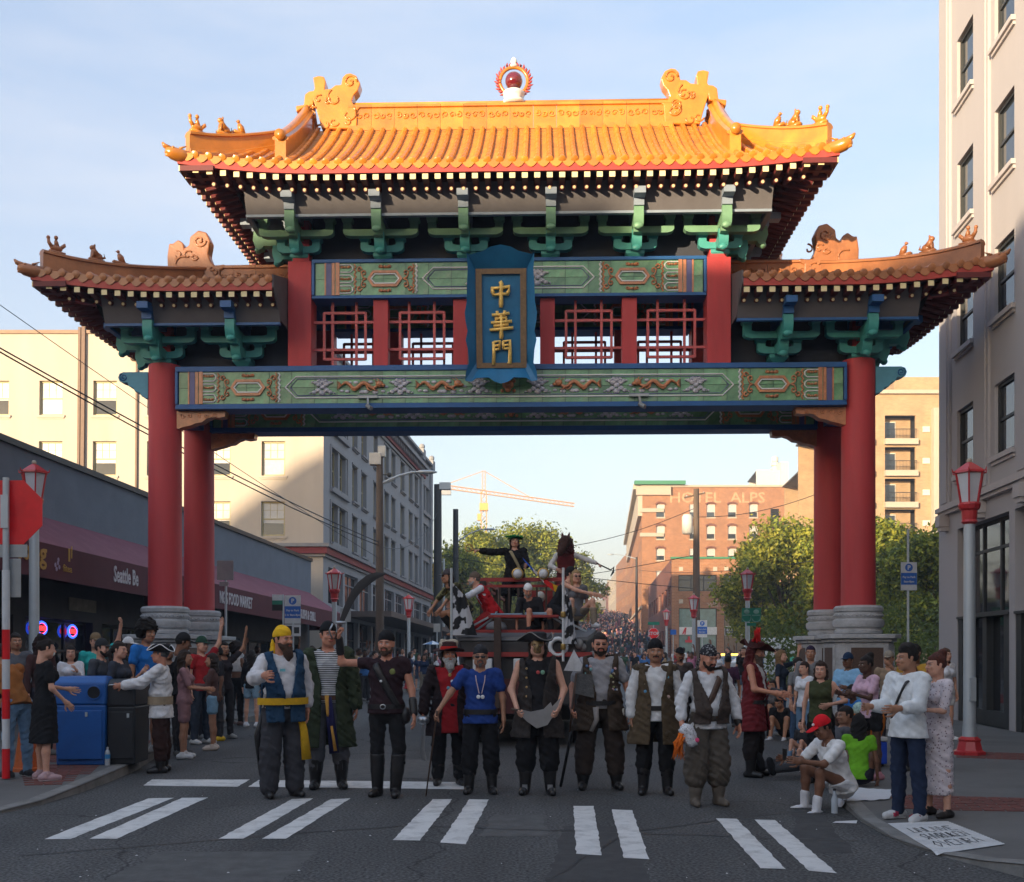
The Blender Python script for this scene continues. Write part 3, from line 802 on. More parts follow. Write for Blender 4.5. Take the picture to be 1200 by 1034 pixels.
for s in (-1,1):
 build_roof(wg, (s,), 4.56, M_TILE2)
 for sv in (-1,1): hip(wg, s, sv, M_TILE2, B_W, .42, .42, 2.45)
 n = 5
 for i in range(n):
  a = s*(4.56+i*.48); b = s*(4.56+(i+1)*.48-.006)
  r = ridge_strip([Vector((a,1.1,9.60)),Vector((b,1.1,9.60))], .24, .48, M_TILE2, 'ridge_block')
  m = MB()
  for k in range(3): m.tube([(x,-.108,z) for x,_,z in spiral(min(a,b)+.09+.15*k, 9.83, .065, 1.1, 1 if k%2 else -1, k*2+i)], .014, 5)
  obj('ridge_relief', m, M_TILE2, r, loc=(0,1.1,0))
 SCW = 5.4545*1250/23.1/1.18
 ornament(s*7.45, 9.60, ORN_W, SCW, 920, 355, M_TILE2, s > 0, 'ridge_dragon', [(1100,110,.14,1.3,-1,0),(1000,240,.2,.7,1,1),(1090,300,.2,.7,-1,2)])
 m = MB(); m.prism([(-1.4,8.75),(-1.4,9.0),(1.1,9.7),(3.6,9.0),(3.6,8.75),(3.0,8.3),(-.8,8.3)], s*4.53, s*4.555, 'x'); obj('end_board', m, M_SOFF, gate)
zf = 14.02
m = MB(); m.lathe([(.22,-.50),(.24,-.44),(.17,-.40),(.22,-.34),(.25,-.27),(.18,-.22),(.10,-.20)], 18); obj('finial_base', m, M_WHG, gate, True, loc=(.08,1.1,zf))
m = MB(); m.ball((0,0,0), .19, 22, 14); obj('finial_ball', m, mat('deep_red_gloss', (.13,.008,.012), .12, spec=.8, coat=.6), gate, True, loc=(.08,1.1,zf))
m = MB(); m.tube([(.30*math.cos(a),0,.30*math.sin(a)) for a in np.linspace(0,2*PI,37)], .04, 8, cap=False); obj('finial_ring', m, M_TILE, gate, True, loc=(.08,1.1,zf))
m = MB()
for k in range(26):
 a = -PI*.30+k*(PI*1.6)/25
 if abs(a-PI/2) < .12: continue
 c0 = Vector((math.cos(a),0,math.sin(a))); tt = Vector((-c0.z,0,c0.x))*(1 if a < PI/2 else -1)
 m.tube([c0*.30, c0*.37+tt*.03, c0*(.42 if k%2 else .39)+tt*.07], [.035,.028,.006], 5)
obj('finial_flames', m, M_FASC, gate, True, loc=(.08,1.1,zf))
m = MB(); m.lathe([(.07,.30),(.09,.34),(.05,.38),(.075,.42),(.06,.47),(.02,.52)], 10); obj('finial_tip', m, M_WHG, gate, True, loc=(.08,1.1,zf))
pl = bpy.data.objects.new('plaque', None); col.objects.link(pl); pl.parent = gate
pl.location = (-.12, -.48, 7.13); pl.rotation_euler = (R(12), 0, 0)
HW, HH = .70, 2.55
def wavy():
 P_ = [(-.72,.0),(-.60,-.02),(-.50,.05),(-.25,.06),(-.14,-.02),(0,-.06),(.14,-.02),(.25,.06),(.50,.05),(.60,-.02),(.72,.0),(.70,.18),(.64,.34),(.66,.6),(.70,.78),(.66,.95),(.70,1.15),(.71,1.3),(.67,1.5),(.66,1.8),(.64,2.1),(.66,2.42),(.60,2.38),(.35,2.44),(.2,2.52),(0,2.56)]
 Q = P_ + [(-x,z) for x,z in reversed(P_[11:-1])]
 return Q
out = wavy()
inner = [(-.48,.27),(.48,.27),(.48,2.12),(-.48,2.12)]
m = MB()
def inner_pt(x, z):
 return (max(-.48,min(.48,x*.72)), max(.27,min(2.12,z*.86+.13)))
n = len(out)
A = [(x,-.30,z) for x,z in out]; A2 = [(x*1.0,-.24,z) for x,z in out]
Bq = []
for x, z in out:
 dx, dz = x, z-1.2
 k = min(.48/abs(dx) if abs(dx) > 1e-6 else 9, (.925/abs(dz)) if abs(dz) > 1e-6 else 9, 1)
 Bq.append((dx*k, -.08, 1.2+dz*k))
vs = A+A2+Bq
fs = []
for k in range(n):
 j = (k+1)%n
 fs += [(k,j,2*n+j,2*n+k),(k,n+k,n+j,j),(n+k,2*n+k,2*n+j,n+j)]
m.add(vs, fs); obj('plaque_frame', m, M_PLAQ, pl, 28)
m = MB()
for x0,x1,z0,z1 in ((-.50,-.38,.25,2.14),(.38,.50,.25,2.14),(-.379,.379,.25,.35),(-.379,.379,2.04,2.14)): m.box(x0,x1,-.13,-.05,z0,z1)
obj('plaque_border', m, M_BRONZE, pl)
m = MB(); m.box(-.5,.5,-.07,-.04,.22,2.16); obj('plaque_panel', m, M_PLAQ, pl)
m = MB(); m.box(-.5,.5,-.039,.02,.2,2.2); m.bar((-.3,0,.3),(-.3,.25,.3),.06,.06); m.bar((.3,0,.3),(.3,.25,.3),.06,.06); obj('plaque_back', m, M_DARK, pl)
CH1 = [[(.08,.80,.05),(.10,.60,.06),(.16,.42,.05)],[(.05,.76,.05),(.40,.76,.05),(.90,.82,.06),(.84,.60,.06),(.78,.44,.05)],[(.14,.46,.045),(.50,.50,.05),(.80,.50,.05)],[(.46,1.05,.06),(.52,.95,.07),(.50,.5,.06),(.50,.05,.075),(.48,-.08,.05)]]
CH2 = [[(.10,.86,.05),(.5,.88,.045),(.86,.93,.05)],[(.32,1.02,.05),(.34,.78,.05)],[(.66,1.04,.05),(.62,.80,.05)],[(.22,.70,.045),(.75,.75,.045)],[(.28,.72,.04),(.24,.56,.04)],[(.72,.74,.04),(.70,.58,.04)],[(.05,.54,.045),(.5,.56,.05),(.96,.60,.05)],[(.16,.40,.045),(.82,.46,.045)],[(.0,.24,.05),(.5,.28,.055),(1.02,.33,.055)],[(.50,.84,.05),(.50,.4,.05),(.50,-.02,.075),(.48,-.14,.05)]]
CH3 = [[(.10,.95,.05),(.12,.5,.055),(.10,-.02,.06)],[(.10,.92,.045),(.42,.98,.045),(.40,.60,.04)],[(.14,.78,.04),(.38,.80,.04)],[(.12,.60,.045),(.38,.64,.045)],[(.58,.98,.045),(.60,.62,.045)],[(.58,.95,.045),(.92,1.0,.055),(.93,.5,.06),(.92,.02,.07),(.80,.08,.04)],[(.62,.80,.04),(.88,.82,.04)],[(.62,.64,.04),(.88,.67,.04)]]
for ch, zc, wd, hg, nm in ((CH1,1.66,.42,.44,'first'),(CH2,1.10,.46,.46,'second'),(CH3,.55,.40,.46,'third')):
 m = MB()
 for st in ch:
  L = []
  for (x,y,w) in st: L.append((Vector(((x-.5)*wd, -.12, zc+(y-.5)*hg)), w*.68))
  m.tube([p for p,_ in L], [w*.92 for _,w in L], 8, up=(0,1,0))
 obj('gold_character', m, M_GOLD, pl, True)
# ============================================================ GROUND, ROAD, PAVEMENTS
def asphalt(name, base, patch=True):
 m = mat(name, base, 0.88, var=0.16, vscale=0.35, bump=0.5, bscale=120, spec=0.35)
 nt = m.node_tree; N = nt.nodes; L = nt.links; b = N['Principled BSDF']
 link_in = b.inputs['Base Color'].links[0].from_socket
 t = N.new('ShaderNodeTexCoord')
 sp = N.new('ShaderNodeTexNoise'); sp.inputs['Scale'].default_value = 38; sp.inputs['Detail'].default_value = 3
 L.new(t.outputs['Object'], sp.inputs['Vector'])
 r = N.new('ShaderNodeMapRange'); r.inputs['From Min'].default_value = .35; r.inputs['From Max'].default_value = .72; r.inputs['To Min'].default_value = .45; r.inputs['To Max'].default_value = 2.1
 L.new(sp.outputs['Fac'], r.inputs['Value'])
 vm = N.new('ShaderNodeVectorMath'); vm.operation = 'SCALE'; L.new(link_in, vm.inputs[0]); L.new(r.outputs['Result'], vm.inputs['Scale'])
 cur = vm.outputs['Vector']
 n0 = N.new('ShaderNodeTexNoise'); n0.inputs['Scale'].default_value = 1.3; n0.inputs['Detail'].default_value = 6
 L.new(t.outputs['Object'], n0.inputs['Vector'])
 ad = N.new('ShaderNodeVectorMath'); ad.operation = 'MULTIPLY_ADD'; ad.inputs[1].default_value = (.9,.9,0)
 L.new(n0.outputs['Color'], ad.inputs[0]); L.new(t.outputs['Object'], ad.inputs[2])
 vo = N.new('ShaderNodeTexVoronoi'); vo.feature = 'DISTANCE_TO_EDGE'; vo.inputs['Scale'].default_value = .22
 L.new(ad.outputs['Vector'], vo.inputs['Vector'])
 r2 = N.new('ShaderNodeMapRange'); r2.inputs['From Min'].default_value = 0.0; r2.inputs['From Max'].default_value = 0.004; r2.inputs['To Min'].default_value = .75; r2.inputs['To Max'].default_value = 0
 L.new(vo.outputs['Distance'], r2.inputs['Value'])
 mx = N.new('ShaderNodeMix'); mx.data_type = 'RGBA'; L.new(r2.outputs['Result'], mx.inputs['Factor']); L.new(cur, mx.inputs['A']); mx.inputs['B'].default_value = (.012,.012,.012,1)
 mp2 = N.new('ShaderNodeMapping'); mp2.inputs['Scale'].default_value = (1.2,.12,1); L.new(t.outputs['Object'], mp2.inputs['Vector'])
 n2 = N.new('ShaderNodeTexNoise'); n2.inputs['Scale'].default_value = 1.0; n2.inputs['Detail'].default_value = 5; L.new(mp2.outputs['Vector'], n2.inputs['Vector'])
 r3 = N.new('ShaderNodeMapRange'); r3.inputs['From Min'].default_value = .4; r3.inputs['From Max'].default_value = .7; r3.inputs['To Min'].default_value = .85; r3.inputs['To Max'].default_value = 1.3
 L.new(n2.outputs['Fac'], r3.inputs['Value'])
 v2 = N.new('ShaderNodeVectorMath'); v2.operation = 'SCALE'; L.new(mx.outputs['Result'], v2.inputs[0]); L.new(r3.outputs['Result'], v2.inputs['Scale'])
 L.new(v2.outputs['Vector'], b.inputs['Base Color'])
 return m
M_ASPH = asphalt('asphalt', (.075,.075,.076))
M_GRND = mat('city_ground', (.10,.095,.09), .9, var=.2, vscale=.05)
M_CONC = mat('pavement_concrete', (.145,.142,.138), .85, var=.16, vscale=.8, bump=.4, bscale=90, dirt=.5, dirtcol=(.06,.058,.055), dscale=.9)
M_KERB = mat('kerb_concrete', (.22,.215,.205), .85, var=.2, vscale=3, bump=.5, bscale=60, dirt=.6, dirtcol=(.07,.068,.062), dscale=2.5)
M_PAINT = mat('road_paint', (.66,.66,.65), .7, var=.06, vscale=2, dirt=.75, dirtcol=(.20,.20,.20), dscale=4.5, bump=.3, bscale=90)
M_BRICKP = mat('paving_brick', (.17,.055,.045), .85, var=.3, vscale=14, bump=.4, bscale=60, dirt=.4, dirtcol=(.06,.05,.045), dscale=3)
ys = [-90,-40,0,20,40,60,80,90]+list(np.linspace(95,420,30))+[470,700,1500,4000]
m = MB(); m.sheet([[(x, y, ground_z(y)-.006) for x in (-2500,-300,-60,60,300,2500)] for y in ys])
struct(obj('ground', m, M_GRND, fix=False))
m = MB(); m.sheet([[(x, y, ground_z(y)-.001) for x in (-58,-30,-10,10,30,58)] for y in [-85]+ys[1:-3]])
struct(obj('road', m, M_ASPH, fix=False))
SW = .13
kl = [S(-8.5,y) for y in (420,380,340,300,260,220,190,160,130,110,95,90,70,50,38,30)]+[G0(290,847),G0(255,853),G0(222,861),G0(200,873),G0(183,888),G0(160,903),G0(130,916),G0(95,929),G0(50,943),G0(0,954),Vector((-9,10.1,0)),Vector((-20,9.6,0)),Vector((-57,9.2,0))]
kr = [S(3.86,y) for y in (420,380,340,300,260,220,190,160,130,110,95,90,70,50,38,30)]+[G0(914,851),G0(931,863),G0(948,884),G0(962,908),G0(985,943),G0(1008,963),G0(1045,984),G0(1100,1003),G0(1150,1016),G0(1200,1029),Vector((5.5,7.2,0)),Vector((20,6.6,0)),Vector((57,6.2,0))]
HL_ = [SW]*22+[.12,.10,.05,.03,.03,.03,.03]
HR_ = [SW]*20+[.09,.03,.02,.02,.05,.10,.12,.12,.12]
HL_ = ([SW]*(len(kl)-7)+[.12,.09,.05,.03,.03,.03,.03])[:len(kl)]
HR_ = ([SW]*(len(kr)-9)+[.08,.03,.02,.02,.05,.10,.12,.12,.12])[:len(kr)]
def kerb_at(path, hs, y):
 for (a, b, ha, hb) in zip(path[:-1], path[1:], hs[:-1], hs[1:]):
  if a.y >= y >= b.y:
   t = (a.y-y)/max(1e-6, a.y-b.y); return a.x+(b.x-a.x)*t, ha+(hb-ha)*t
 return (path[-1].x, hs[-1]) if y < path[-1].y else (path[0].x, hs[0])
def pave_z(x, y):
 for path, hs, sg in ((kl,HL_,-1),(kr,HR_,1)):
  kx, h = kerb_at(path, hs, y); d = (x-kx)*sg
  if d > -.01 and y > path[-1].y: return ground_z(y)+h+(SW-h)*min(1,max(0,(d-.1)/1.6))
 return ground_z(y)
def on_pave(px, py):
 z = SW
 for _ in range(6): p = G0(px, py, z); z = pave_z(p.x, p.y)
 return G0(px, py, z)
def pavement(path, X, name, hs):
 rows = []; sg = 1 if X > 0 else -1
 ys_ = []
 for a, b in zip(path[:-1], path[1:]):
  k = max(1, int((a.y-b.y)/.4)) if a.y < 28 else 1
  ys_ += [a.y+(b.y-a.y)*i/k for i in range(k)]
 ys_.append(path[-1].y)
 for y in ys_:
  kx, h = kerb_at(path, hs, y)
  row = []
  for d in (0,.1,.4,.8,1.2,1.7,4,20):
   x = kx+sg*d; row.append((x, y, ground_z(y)+h+(SW-h)*min(1,max(0,(d-.1)/1.6))))
  row.append((X, y, ground_z(y)+SW)); rows.append(row)
 m = MB(); m.sheet(rows); pv = struct(obj(name, m, M_CONC, fix=False))
 pts = []
 for a, b, ha, hb in zip(path[:-1], path[1:], hs[:-1], hs[1:]):
  L = (b-a).length; k = max(1, int(L/.35)) if b.y < 60 else max(1, int(L/8))
  for i in range(k): pts.append((a.lerp(b, i/k), ha+(hb-ha)*i/k))
 pts.append((path[-1], hs[-1]))
 def ring(i, s0=0):
  p, h = pts[i]; d = (pts[min(i+1,len(pts)-1)][0]-pts[max(i-1,0)][0]).normalized(); nn = Vector((-d.y,d.x,0))
  if (Vector((X,p.y,0))-p).dot(nn) < 0: nn = -nn
  z = ground_z(p.y); q = p+d*s0
  return [q+Vector((0,0,z-.05)), q+nn*.012+Vector((0,0,z+h-.012)), q+nn*.03+Vector((0,0,z+h+.005)), q+nn*.165+Vector((0,0,z+h+.008)), q+nn*.165+Vector((0,0,z-.05))]
 far = [i for i in range(len(pts)) if pts[i][0].y >= 58]; near = [i for i in range(len(pts)) if pts[i][0].y < 62]
 m = MB(); m.loft([ring(i) for i in far]); base = struct(obj('kerb', m, M_KERB))
 i = near[0]
 while i < near[-1]:
  j = min(i+5, near[-1])
  m = MB(); m.loft([ring(k, .006 if k == i else (-.006 if k == j else 0)) for k in range(i, j+1)])
  obj('kerb_stone', m, M_KERB, base); i = j
 return pv
pavement(kl, -57, 'pavement', HL_)
pavement(kr, 57, 'pavement', HR_)
def paint(pts, name='crosswalk_stripe'):
 m = MB(); q = [G0(*p) for p in pts]
 rr = random.Random(int(pts[0][0])); out = []
 for a, b in zip(q, q[1:]+q[:1]):
  L = (b-a).length; k = max(1, int(L/.10)); nn = Vector((-(b-a).y,(b-a).x,0)).normalized()
  for i in range(k): out.append(a.lerp(b, i/k)+nn*(rr.uniform(-.007,.007) if i else 0))
 c = sum(out, Vector())/len(out)
 m.add([(p.x,p.y,.0035) for p in out], [tuple(range(len(out)))])
 return struct(obj(name, m, M_PAINT))
for q in ([(52,984),(82,984),(204,935.5),(174,936)],[(105,983.5),(137,983.5),(244,935),(213,935.5)],[(256,983.5),(285,983.5),(367,936),(342,937)],
  [(307,983.5),(335,983.5),(411,936),(388,937)],[(460,985),(492,985.5),(530,937),(507,937)],[(516,988),(546,990),(573,937.5),(550,937)],
  [(675,1001),(705,1003),(696,945),(672,945)],[(731,1006),(761,1007.5),(741,950),(717,949)],[(891,1018),(921,1019),(863,960),(839,959.5)],[(948,1021),(981,1024),(908,961.5),(884,961)]):
 paint(q)
paint([(168,921),(278,922.5),(293,914),(178,914)], 'stop_line')
paint([(291,922.5),(548,925.5),(545,917),(303,914.5)], 'stop_line')
paint([(-60,951),(2,951),(36,939.5),(-60,936)], 'crosswalk_stripe')
paint([(600,1100),(700,1105),(706,1060),(608,1060)], 'crosswalk_stripe') if False else None
M_PATCH = mat('asphalt_patch', (.058,.058,.060), .9, var=.25, vscale=6, bump=.5, bscale=110); M_PATCH2 = mat('asphalt_worn', (.10,.10,.10), .9, var=.25, vscale=6, bump=.5, bscale=110)
for k, (q, mt_) in enumerate((([(640,1034),(760,1034),(748,968),(660,968)],M_PATCH),([(120,1034),(330,1034),(372,998),(190,998)],M_PATCH2),([(930,940),(960,950),(1000,1000),(930,1000)],M_PATCH),([(330,912),(520,912),(530,890),(370,890)],M_PATCH2),([(560,980),(640,980),(640,955),(580,955)],M_PATCH2))):
 g4 = [G0(*p) for p in q]; rr = random.Random(k); out = []
 for a, b in zip(g4, g4[1:]+g4[:1]):
  n = max(2,int((b-a).length/.15)); nn = Vector((-(b-a).y,(b-a).x,0)).normalized()
  out += [a.lerp(b,i/n)+nn*(rr.uniform(-.03,.03) if i else 0) for i in range(n)]
 m = MB(); m.add([(p.x,p.y,.0009+k*.00003) for p in out],[tuple(range(len(out)))]); struct(obj('road_patch', m, mt_))
m = MB(); M_TAR = mat('tar_seam', (.018,.018,.019), .55, var=.2)
rr = random.Random(4)
for (x0,y0,x1,y1) in ((20,1003,480,968),(480,968,1010,985),(640,1030,745,975),(745,975,1030,940)):
 a, b = G0(x0,y0), G0(x1,y1); n = int((b-a).length/.12); nn = Vector((-(b-a).y,(b-a).x,0)).normalized(); w0 = 0; A = []
 for i in range(n+1):
  w0 = w0*.9+rr.uniform(-.02,.02); p = a.lerp(b,i/n)+nn*w0; w = rr.uniform(.008,.022)
  A.append([(p.x-nn.x*w,p.y-nn.y*w,.0015),(p.x+nn.x*w,p.y+nn.y*w,.0015)])
 m.sheet(A)
tag(obj('tar_seam', m, M_TAR, fix=False), kind='stuff')
def bricks(quad, name, w=.20, h=.10, zz=SW):
 a, b, c, d = [Vector(q) for q in quad]
 m = MB(); rr = random.Random(2)
 nu = int((b-a).length/w); nv = int((d-a).length/h)
 for j in range(nv):
  for i in range(nu):
   o = .5 if j % 2 else 0
   u0, u1 = (i+o+.04)/nu, (i+o+.96)/nu
   v0, v1 = (j+.06)/nv, (j+.94)/nv
   u1 = min(u1, 1)
   if u1 <= u0: continue
   f = lambda u, v: a.lerp(b, u).lerp(d.lerp(c, u), v)
   z = .004+rr.uniform(0,.004)
   t = [f(u0,v0), f(u1,v0), f(u1,v1), f(u0,v1)]
   if min(pave_z(q_.x+(-.2 if q_.x > 0 else .2),q_.y) for q_ in t) < .02: continue
   m.add([(p.x,p.y,pave_z(p.x,p.y)+z) for p in t]+[(p.x,p.y,pave_z(p.x,p.y)-.01) for p in t], [(0,1,2,3),(0,4,5,1),(1,5,6,2),(2,6,7,3),(3,7,4,0)])
 o = obj(name, m, M_BRICKP); tag(o, kind='stuff'); return o
def GS(px, py): return on_pave(px, py)
bricks([GS(28,921),GS(118,915),GS(152,896),GS(20,896)], 'paving_bricks')
bricks([GS(20,894),GS(155,893),GS(178,868),GS(60,868)], 'paving_bricks')
bricks([GS(1052,948),GS(1290,956),GS(1255,939),GS(1040,931)], 'paving_bricks')
bricks([GS(1120,888),GS(1230,892),GS(1230,884),GS(1120,881)], 'paving_bricks')
pad = thing('tactile_pad', 'white dotted tactile pad with dark handwriting, set in the pavement at the right corner', 'tactile pad', (0,0,0))
q = [on_pave(1040,966), on_pave(1110,963.5), on_pave(1178,990.5), on_pave(1098,1001)]
m = MB(); m.sheet([[(lambda p: (p.x,p.y,pave_z(p.x,p.y)+.009))(q[0].lerp(q[1],j/10).lerp(q[3].lerp(q[2],j/10),i/10)) for j in range(11)] for i in range(11)])
M_PAD = mat('tactile_white', (.62,.63,.64), .7, var=.08, vscale=5, dirt=.4, dirtcol=(.3,.3,.3), dscale=4)
obj('pad_sheet', m, M_PAD, pad, fix=False)
m = MB()
for i in range(34):
 for j in range(22):
  p = q[0].lerp(q[1],(i+.5)/34).lerp(q[3].lerp(q[2],(i+.5)/34),(j+.5)/22)
  pz = pave_z(p.x,p.y); m.lathe([(.011,pz+.009),(.009,pz+.013)], 5, (p.x,p.y,0))
tag(obj('pad_dome', m, M_PAD, pad), kind='stuff')
m = MB(); rr = random.Random(9)
def padpt(a, b): return q[0].lerp(q[1],a).lerp(q[3].lerp(q[2],a),b)+Vector((0,0,SW*0))
STR = {'S':[(1,.9),(.5,1),(.1,.8),(.5,.5),(.9,.25),(.5,0),(0,.1)],'H':[(0,1),(0,0),(0,.5),(1,.5),(1,1),(1,0)],'A':[(0,0),(.5,1),(1,0),(.8,.4),(.2,.4)],'R':[(0,0),(0,1),(.8,.85),(.7,.5),(0,.45),(.9,0)],'E':[(1,1),(0,1),(0,.5),(.8,.5),(0,.5),(0,0),(1,0)],'K':[(0,1),(0,0),(0,.5),(.9,1),(0,.5),(.9,0)],'N':[(0,0),(0,1),(1,0),(1,1)],'V':[(0,1),(.5,0),(1,1)],'U':[(0,1),(0,.1),(.9,.1),(1,1)],'L':[(0,1),(0,0),(.9,0)],'O':[(.5,1),(0,.5),(.5,0),(1,.5),(.5,1)],'T':[(0,1),(1,1),(.5,1),(.5,0)]}
for r_, (word, b0) in enumerate((('UNLNVE',.22),('SHVRUKEN',.45),('OVENRA',.68))):
 n = len(word)
 for i, chh in enumerate(word):
  pts = [padpt(.16+.7*(i+a*.8)/n, b0+.17*(1-b)) for a, b in STR[chh]]
  m.tube([(p.x,p.y,pave_z(p.x,p.y)+.0125) for p in pts], .006, 4, flat=.3)
obj('handwriting', m, M_IRON, pad)
M_WHITEP = mat('white_plastic', (.65,.65,.66), .5, var=.05)
rr = random.Random(5); m = MB()
for k in range(40):
 px, py = rr.uniform(40,1150), rr.uniform(925,1030)
 p = G0(px, py); s_ = rr.uniform(.004,.014)
 m.add([(p.x-s_,p.y,.004),(p.x+s_*.6,p.y-s_*.5,.006),(p.x+s_,p.y+s_*.8,.004),(p.x-s_*.3,p.y+s_,.01)], [(0,1,2,3)])
tag(obj('litter', m, M_WHITEP, fix=False), kind='stuff')
# ============================================================ BUILDINGS
def wall_mesh(L, H, holes, t, mt, z0=0.0, back=True):
 """wall front on local y=0 facing -y, u along +x, with rectangular holes (u0,u1,z0,z1) and reveals of depth t"""
 us = sorted({0.0, L} | {round(h[0],4) for h in holes} | {round(h[1],4) for h in holes})
 zs = sorted({z0, H} | {round(h[2],4) for h in holes} | {round(h[3],4) for h in holes})
 us = [u for u in us if 0 <= u <= L]; zs = [z for z in zs if z0 <= z <= H]
 m = MB()
 for i in range(len(us)-1):
  for j in range(len(zs)-1):
   cu, cz = (us[i]+us[i+1])/2, (zs[j]+zs[j+1])/2
   if any(h[0] < cu < h[1] and h[2] < cz < h[3] for h in holes): continue
   m.add([(us[i],0,zs[j]),(us[i+1],0,zs[j]),(us[i+1],0,zs[j+1]),(us[i],0,zs[j+1])], [(0,1,2,3)])
 for (a,b,c,d) in [h[:4] for h in holes]:
  m.add([(a,0,c),(b,0,c),(b,0,d),(a,0,d),(a,t,c),(b,t,c),(b,t,d),(a,t,d)], [(0,4,5,1),(1,5,6,2),(2,6,7,3),(3,7,4,0)])
 return m
class Facade:
 """a facade of a building: origin (in root space), angle about z; front faces local -y"""
 def __init__(s, root, org, ang):
  s.root = root; s.o = Vector(org); s.a = ang
 def at(s, u, v=0, z=0):
  c, n = math.cos(s.a), math.sin(s.a)
  return (s.o.x+u*c-v*n, s.o.y+u*n+v*c, s.o.z+z)
 def put(s, name, mb, mt, u=0, v=0, z=0, parent=None, **k):
  return obj(name, mb, mt, parent or s.root, loc=s.at(u,v,z), rotz=s.a, **k)
 def inst(s, name, me, u=0, v=0, z=0):
  return link(name, me, s.root, s.at(u,v,z), rotz=s.a)
WIN = {}
def win_meshes(key, w, h, fmt, pmt, style, shade=None, blind=0.0):
 if key in WIN: return WIN[key]
 m = MB(); f = min(.07, w*.09)
 m.box(0,f,0,.08,0,h); m.box(w-f,w,0,.08,0,h); m.box(f,w-f,0,.08,0,f); m.box(f,w-f,0,.08,h-f,h)
 if style in ('sash','sash6'):
  m.box(f,w-f,.015,.07,h*.48,h*.48+f*.8)
 if style == 'sash6':
  for a in (1/3,2/3): m.box(f+(w-2*f)*a-.012,f+(w-2*f)*a+.012,.03,.05,h*.53,h-f)
  m.box(f,w-f,.03,.05,h*.75,h*.75+.02)
 if style == 'bays':
  n = max(2, round(w/1.2))
  for i in range(1,n): m.box(w*i/n-.04,w*i/n+.04,.01,.07,f,h-f)
  m.box(f,w-f,.012,.068,h*.68,h*.68+.06)
 if style == 'mull': m.box(w/2-.03,w/2+.03,.01,.07,f,h-f)
 fr = mesh_of(m, fmt, name='window')
 m = MB(); m.box(f*.9,w-f*.9,.045,.055,f*.9,h-f*.9); pn = mesh_of(m, pmt, name='pane')
 bl = None
 if shade:
  m = MB(); m.box(f*.95,w-f*.95,.040,.046,h*(1-blind),h-f*.9); bl = mesh_of(m, shade, name='blind')
 WIN[key] = (fr, pn, bl); return WIN[key]
def window(fc, u, z, w, h, key, fmt, pmt, style='sash', depth=.14, sill=None, sillp=.08, shade=None, blind=0.5, room=None):
 fr, pn, bl = win_meshes(key+str(round(w,2))+str(round(h,2))+style+str(blind if shade else ''), w, h, fmt, pmt, style, shade, blind)
 o = fc.inst('window', fr, u, depth, z)
 link('pane', pn, o)
 if bl: link('blind', bl, o)
 if sill:
  k = 'sill'+key+str(round(w,2))
  if k not in WIN:
   m = MB(); m.box(-.10,w+.10,-sillp,.10,-.11,-.012); m.box(-.06,w+.06,-sillp*.5,.02,-.18,-.112); WIN[k] = mesh_of(m, sill, name='sill')
  link('sill', WIN[k], o, (0,-depth,0))
 return o
M_GLD = glass('dark_window_glass', (.015,.018,.022), .05)
M_GLS = glass('sky_window_glass', (.03,.04,.05), .03, .3)
M_PINK = mat('pale_rendered_wall', (.50,.44,.37), .85, var=.06, vscale=.8, bump=.3, bscale=30, dirt=.3, dirtcol=(.33,.28,.24), dscale=.5, streak=True)
M_GREYW = mat('grey_painted_wall', (.30,.31,.33), .8, var=.07, vscale=.8, bump=.3, bscale=30, dirt=.35, dirtcol=(.2,.2,.21), dscale=.6, streak=True)
M_SILLG = mat('grey_trim', (.26,.26,.27), .75, var=.1)
M_REDT = mat('dark_red_trim', (.22,.03,.04), .6, var=.12)
M_YFR = mat('ochre_window_frame', (.42,.36,.20), .6, var=.1)
M_CRT = mat('window_curtain', (.50,.50,.49), .35, var=.1, vscale=6, spec=.8)
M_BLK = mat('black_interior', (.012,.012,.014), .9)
M_BRN = mat('brown_conduit', (.16,.10,.07), .6)
M_ROOF = mat('flat_roof_felt', (.10,.10,.10), .95, var=.2)
# ---------- corner building at the left, behind the market
zt = 16.28
X0, Y0 = -8.61, 48.5
lb = thing('corner_building', 'four storey pale rendered building with red bands, left behind the gate', 'building', (X0, Y0, 0), 0)
lb.rotation_euler = (R(-1.3), 0, 0)
WL = 34.0
west = Facade(lb, (-WL, 0, 0), 0)
pxw = [-84,-21,42.6,106.2,170,241,305]
holes = []
for px in pxw:
 u = (px-600)/F*Y0-X0+WL; w = 1.08
 for zb, z1 in ((12.52,14.1),(9.74,11.32),(6.98,8.56)): holes.append((u,u+w,zb,z1))
west.put('wall', wall_mesh(WL, zt, holes, .2, M_PINK), M_PINK)
rr = random.Random(8)
for i, (a,b,c,d) in enumerate(holes):
 window(west, a, c, b-a, d-c, 'lw', M_YFR, M_GLD, 'sash6', .12, M_PINK, .06, shade=M_CRT, blind=[.95,.55,.85,.62][rr.randrange(4)])
ANG = math.atan2(1, .0904)
SL = 29.6
st = Facade(lb, (0,0,0), ANG)
singles = [(5.5,6.6),(7.5,8.7),(10.4,11.45),(13.3,14.5),(15.3,16.5),(18.1,19.4),(20.9,22.2),(23.0,24.2)]
dbl = [(1.3,4.3),(25.9,28.8)]
floors = [(6.9,8.72),(9.5,11.32),(12.25,14.05)]
holes = []
for z0_, z1_ in floors:
 for a, b in singles: holes.append((a,b,z0_,z1_))
 for a, b in dbl: holes += [(a+.15,(a+b)/2-.14,z0_,z1_),((a+b)/2+.14,b-.15,z0_,z1_)]
gf = [(0.9+i*3.15, 0.9+i*3.15+2.75, 3.95, 5.65) for i in range(9)]
gl = [(0.9+i*3.15, 0.9+i*3.15+2.75, 0.3, 3.35) for i in range(9)]
